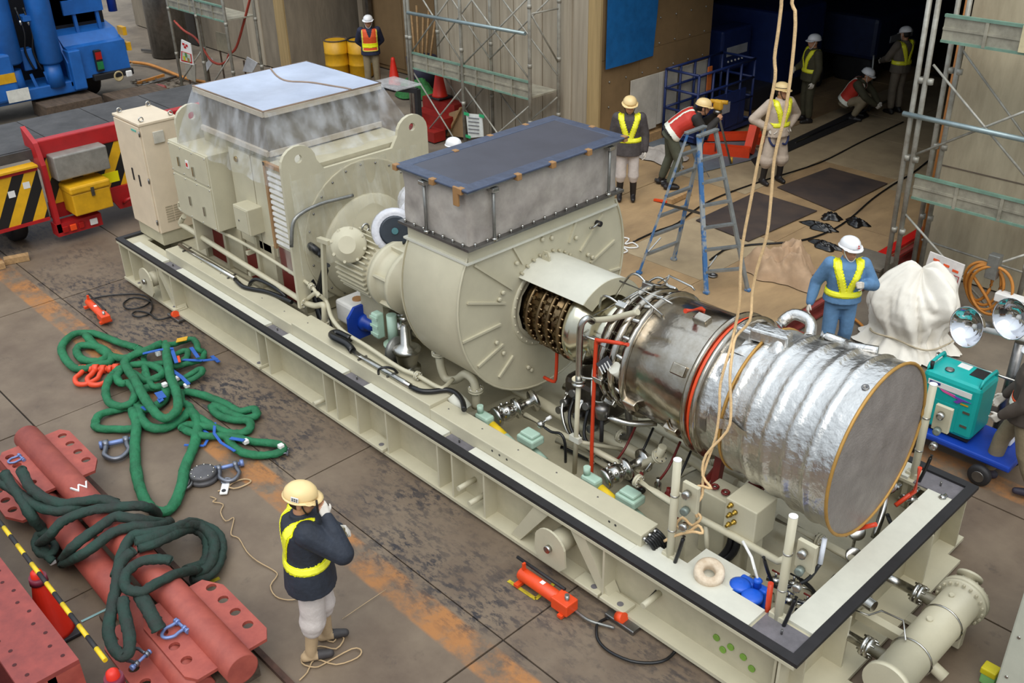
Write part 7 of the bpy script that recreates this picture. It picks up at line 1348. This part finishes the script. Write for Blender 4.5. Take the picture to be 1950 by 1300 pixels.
# surveyor bending
p = P(1302, 335, .25); s45 = dict(pelvis=(0, .12, .93), waist=(0, .02, 1.05), chest=(0, -.14, 1.16), neck=(0, -.29, 1.25), head=(0, -.38, 1.35), shR=(-.18, -.24, 1.23), shL=(.18, -.24, 1.23), elR=(-.24, -.40, 1.0), wrR=(-.10, -.60, 1.18), elL=(.24, -.40, 1.0), wrL=(.10, -.60, 1.2), hpR=(-.09, .12, .9), hpL=(.09, .12, .9), knR=(-.12, -.02, .5), anR=(-.14, .12, .1), knL=(.12, .1, .5), anL=(.14, .22, .1), nod=10, curl=.9, hemlow=-.02)
person('surveyor in red vest bending to the yellow survey instrument', (h.x-.62*.72, h.y-.62*.70+.02, .25), (.72, .70), s45, mat('jacket_black', (44, 40, 38), .8), mat('trouser_olive', (86, 88, 72), .8), boot, None, 'R', hc, False)
# harness worker hands on hips
p = P(1468, 348, .25); t, Hm = person('worker in pale workwear and yellow harness with hands on hips by the ropes', (p.x, p.y, .25), (.72, -.32), dict(elR=(-.42, .1, 1.12), wrR=(-.20, -.05, .98), elL=(.42, .1, 1.12), wrL=(.20, -.05, .98), yaw=35, palmR=(.3, -1, 0), palmL=(-.3, -1, 0), anR=(-.16, .02, .1), anL=(.16, .02, .1), knR=(-.14, -.02, .5), knL=(.14, -.02, .5)), oat, oat, boot, boot, 'Y', hc, True, baggy=.05, band=hair)
for s in (-1, 1): MB().tube([(s*.17, -.02, .95), (s*.18, -.08, .8), (s*.12, -.12, .70), (s*.05, -.13, .72)], .018, 6).build('harness_strap', mat('strap_navy', (40, 50, 96), .7), t, loc=(0, 0, 0))
q = MB().lathe((0, 0, .96), Z, [(0, .185), (.05, .185)], 24, False); q.v = [(x, y*.75, z) for x, y, z in q.v]; q.build('tool_belt', hair, t, loc=(0, 0, 0)); MB().bev((-.26, -.06, .86), (-.2, .06, 1.0), .015).build('tool_pouch', woodd, t, loc=(0, 0, 0))
# three in the dark hall
p = P(1532, 232, .25); person('worker in dark clothes and yellow vest standing in the shadow of the hall', (p.x, p.y, .25), (-.5, -.8), dict(wrR=(-.1, -.28, 1.05), elR=(-.25, -.05, 1.1)), olive, olive, boot, None, 'Y', hw, True)
p = P(1618, 225, .25); cr = dict(pelvis=(0, .12, .34), waist=(0, .06, .48), chest=(0, -.04, .64), neck=(0, -.14, .77), head=(0, -.22, .88), shR=(-.18, -.10, .73), shL=(.18, -.10, .73), elR=(-.24, -.30, .52), wrR=(-.10, -.48, .36), elL=(.24, -.30, .52), wrL=(.10, -.48, .36), hpR=(-.10, .10, .32), knR=(-.18, -.28, .46), anR=(-.16, -.10, .1), hpL=(.10, .10, .32), knL=(.18, -.26, .42), anL=(.16, -.06, .1), nod=18, hemlow=-.02)
person('worker crouching on the hall floor over the steel edge', (p.x, p.y, .25), (.85, .2), cr, olive, khaki, boot, None, 'R', hw, True)
p = P(1700, 215, .25); person('worker in grey standing at the far right of the hall, turned away', (p.x, p.y, .25), (-.95, .25), dict(elR=(-.24, -.15, 1.1), wrR=(-.16, -.36, 1.0), elL=(.24, -.15, 1.1), wrL=(.16, -.36, 1.0), nod=12), mat('cloth_grey', (110, 100, 88), .8), mat('cloth_grey2', (128, 116, 100), .8), boot, None, 'Y', hw, True)
# blue-clad worker walking
p = P(1582, 698, 0); t, Hm = person('worker in blue workwear and white helmet walking between deck and shroud', (p.x, p.y, 0), (.62, -.72), dict(elR=(-.30, .08, 1.10), wrR=(-.36, -.02, .87), elL=(.33, -.02, 1.12), wrL=(.17, -.20, 1.20), curlL=1.2, yaw=25, knL=(.10, -.02, .52), anL=(.1, .14, .13), knR=(-.11, -.06, .5), anR=(-.13, -.08, .1), hemlow=-.02), denim, denim, boot, None, 'Y', hw, True)
q = MB().prism([(-.012, -.142, .085), (.012, -.142, .085), (0, -.136, .11)], (0, -.003, 0)); q.v = [Hm@V(v) for v in q.v]; q.build('helmet_emblem', rd_c, t, loc=(0, 0, 0)); q = MB().box((-.014, -.148, .065), (.014, -.143, .075)); q.v = [Hm@V(v) for v in q.v]; q.build('helmet_emblem', rd_c, t, loc=(0, 0, 0))
# worker cut by the right frame edge
p = P(1920, 930, 0); person('worker in brown jacket half out of frame at the right edge', (p.x-.03, p.y+.0, 0), (-.95, -.3), dict(elR=(-.25, -.06, 1.1), wrR=(-.22, -.2, .92), elL=(.24, -.04, 1.1), wrL=(.2, -.2, .92), anR=(-.1, -.18, .1), knR=(-.1, -.14, .5), anL=(.1, .24, .12), knL=(.1, .08, .5), nod=14), mat('jacket_brown', (78, 68, 60), .8), khaki, mat('shoe_navy', (52, 48, 62), .6), None, 'B', hw, True)
for o in list(bpy.data.objects):
    if '_w' in o: del o['_w']
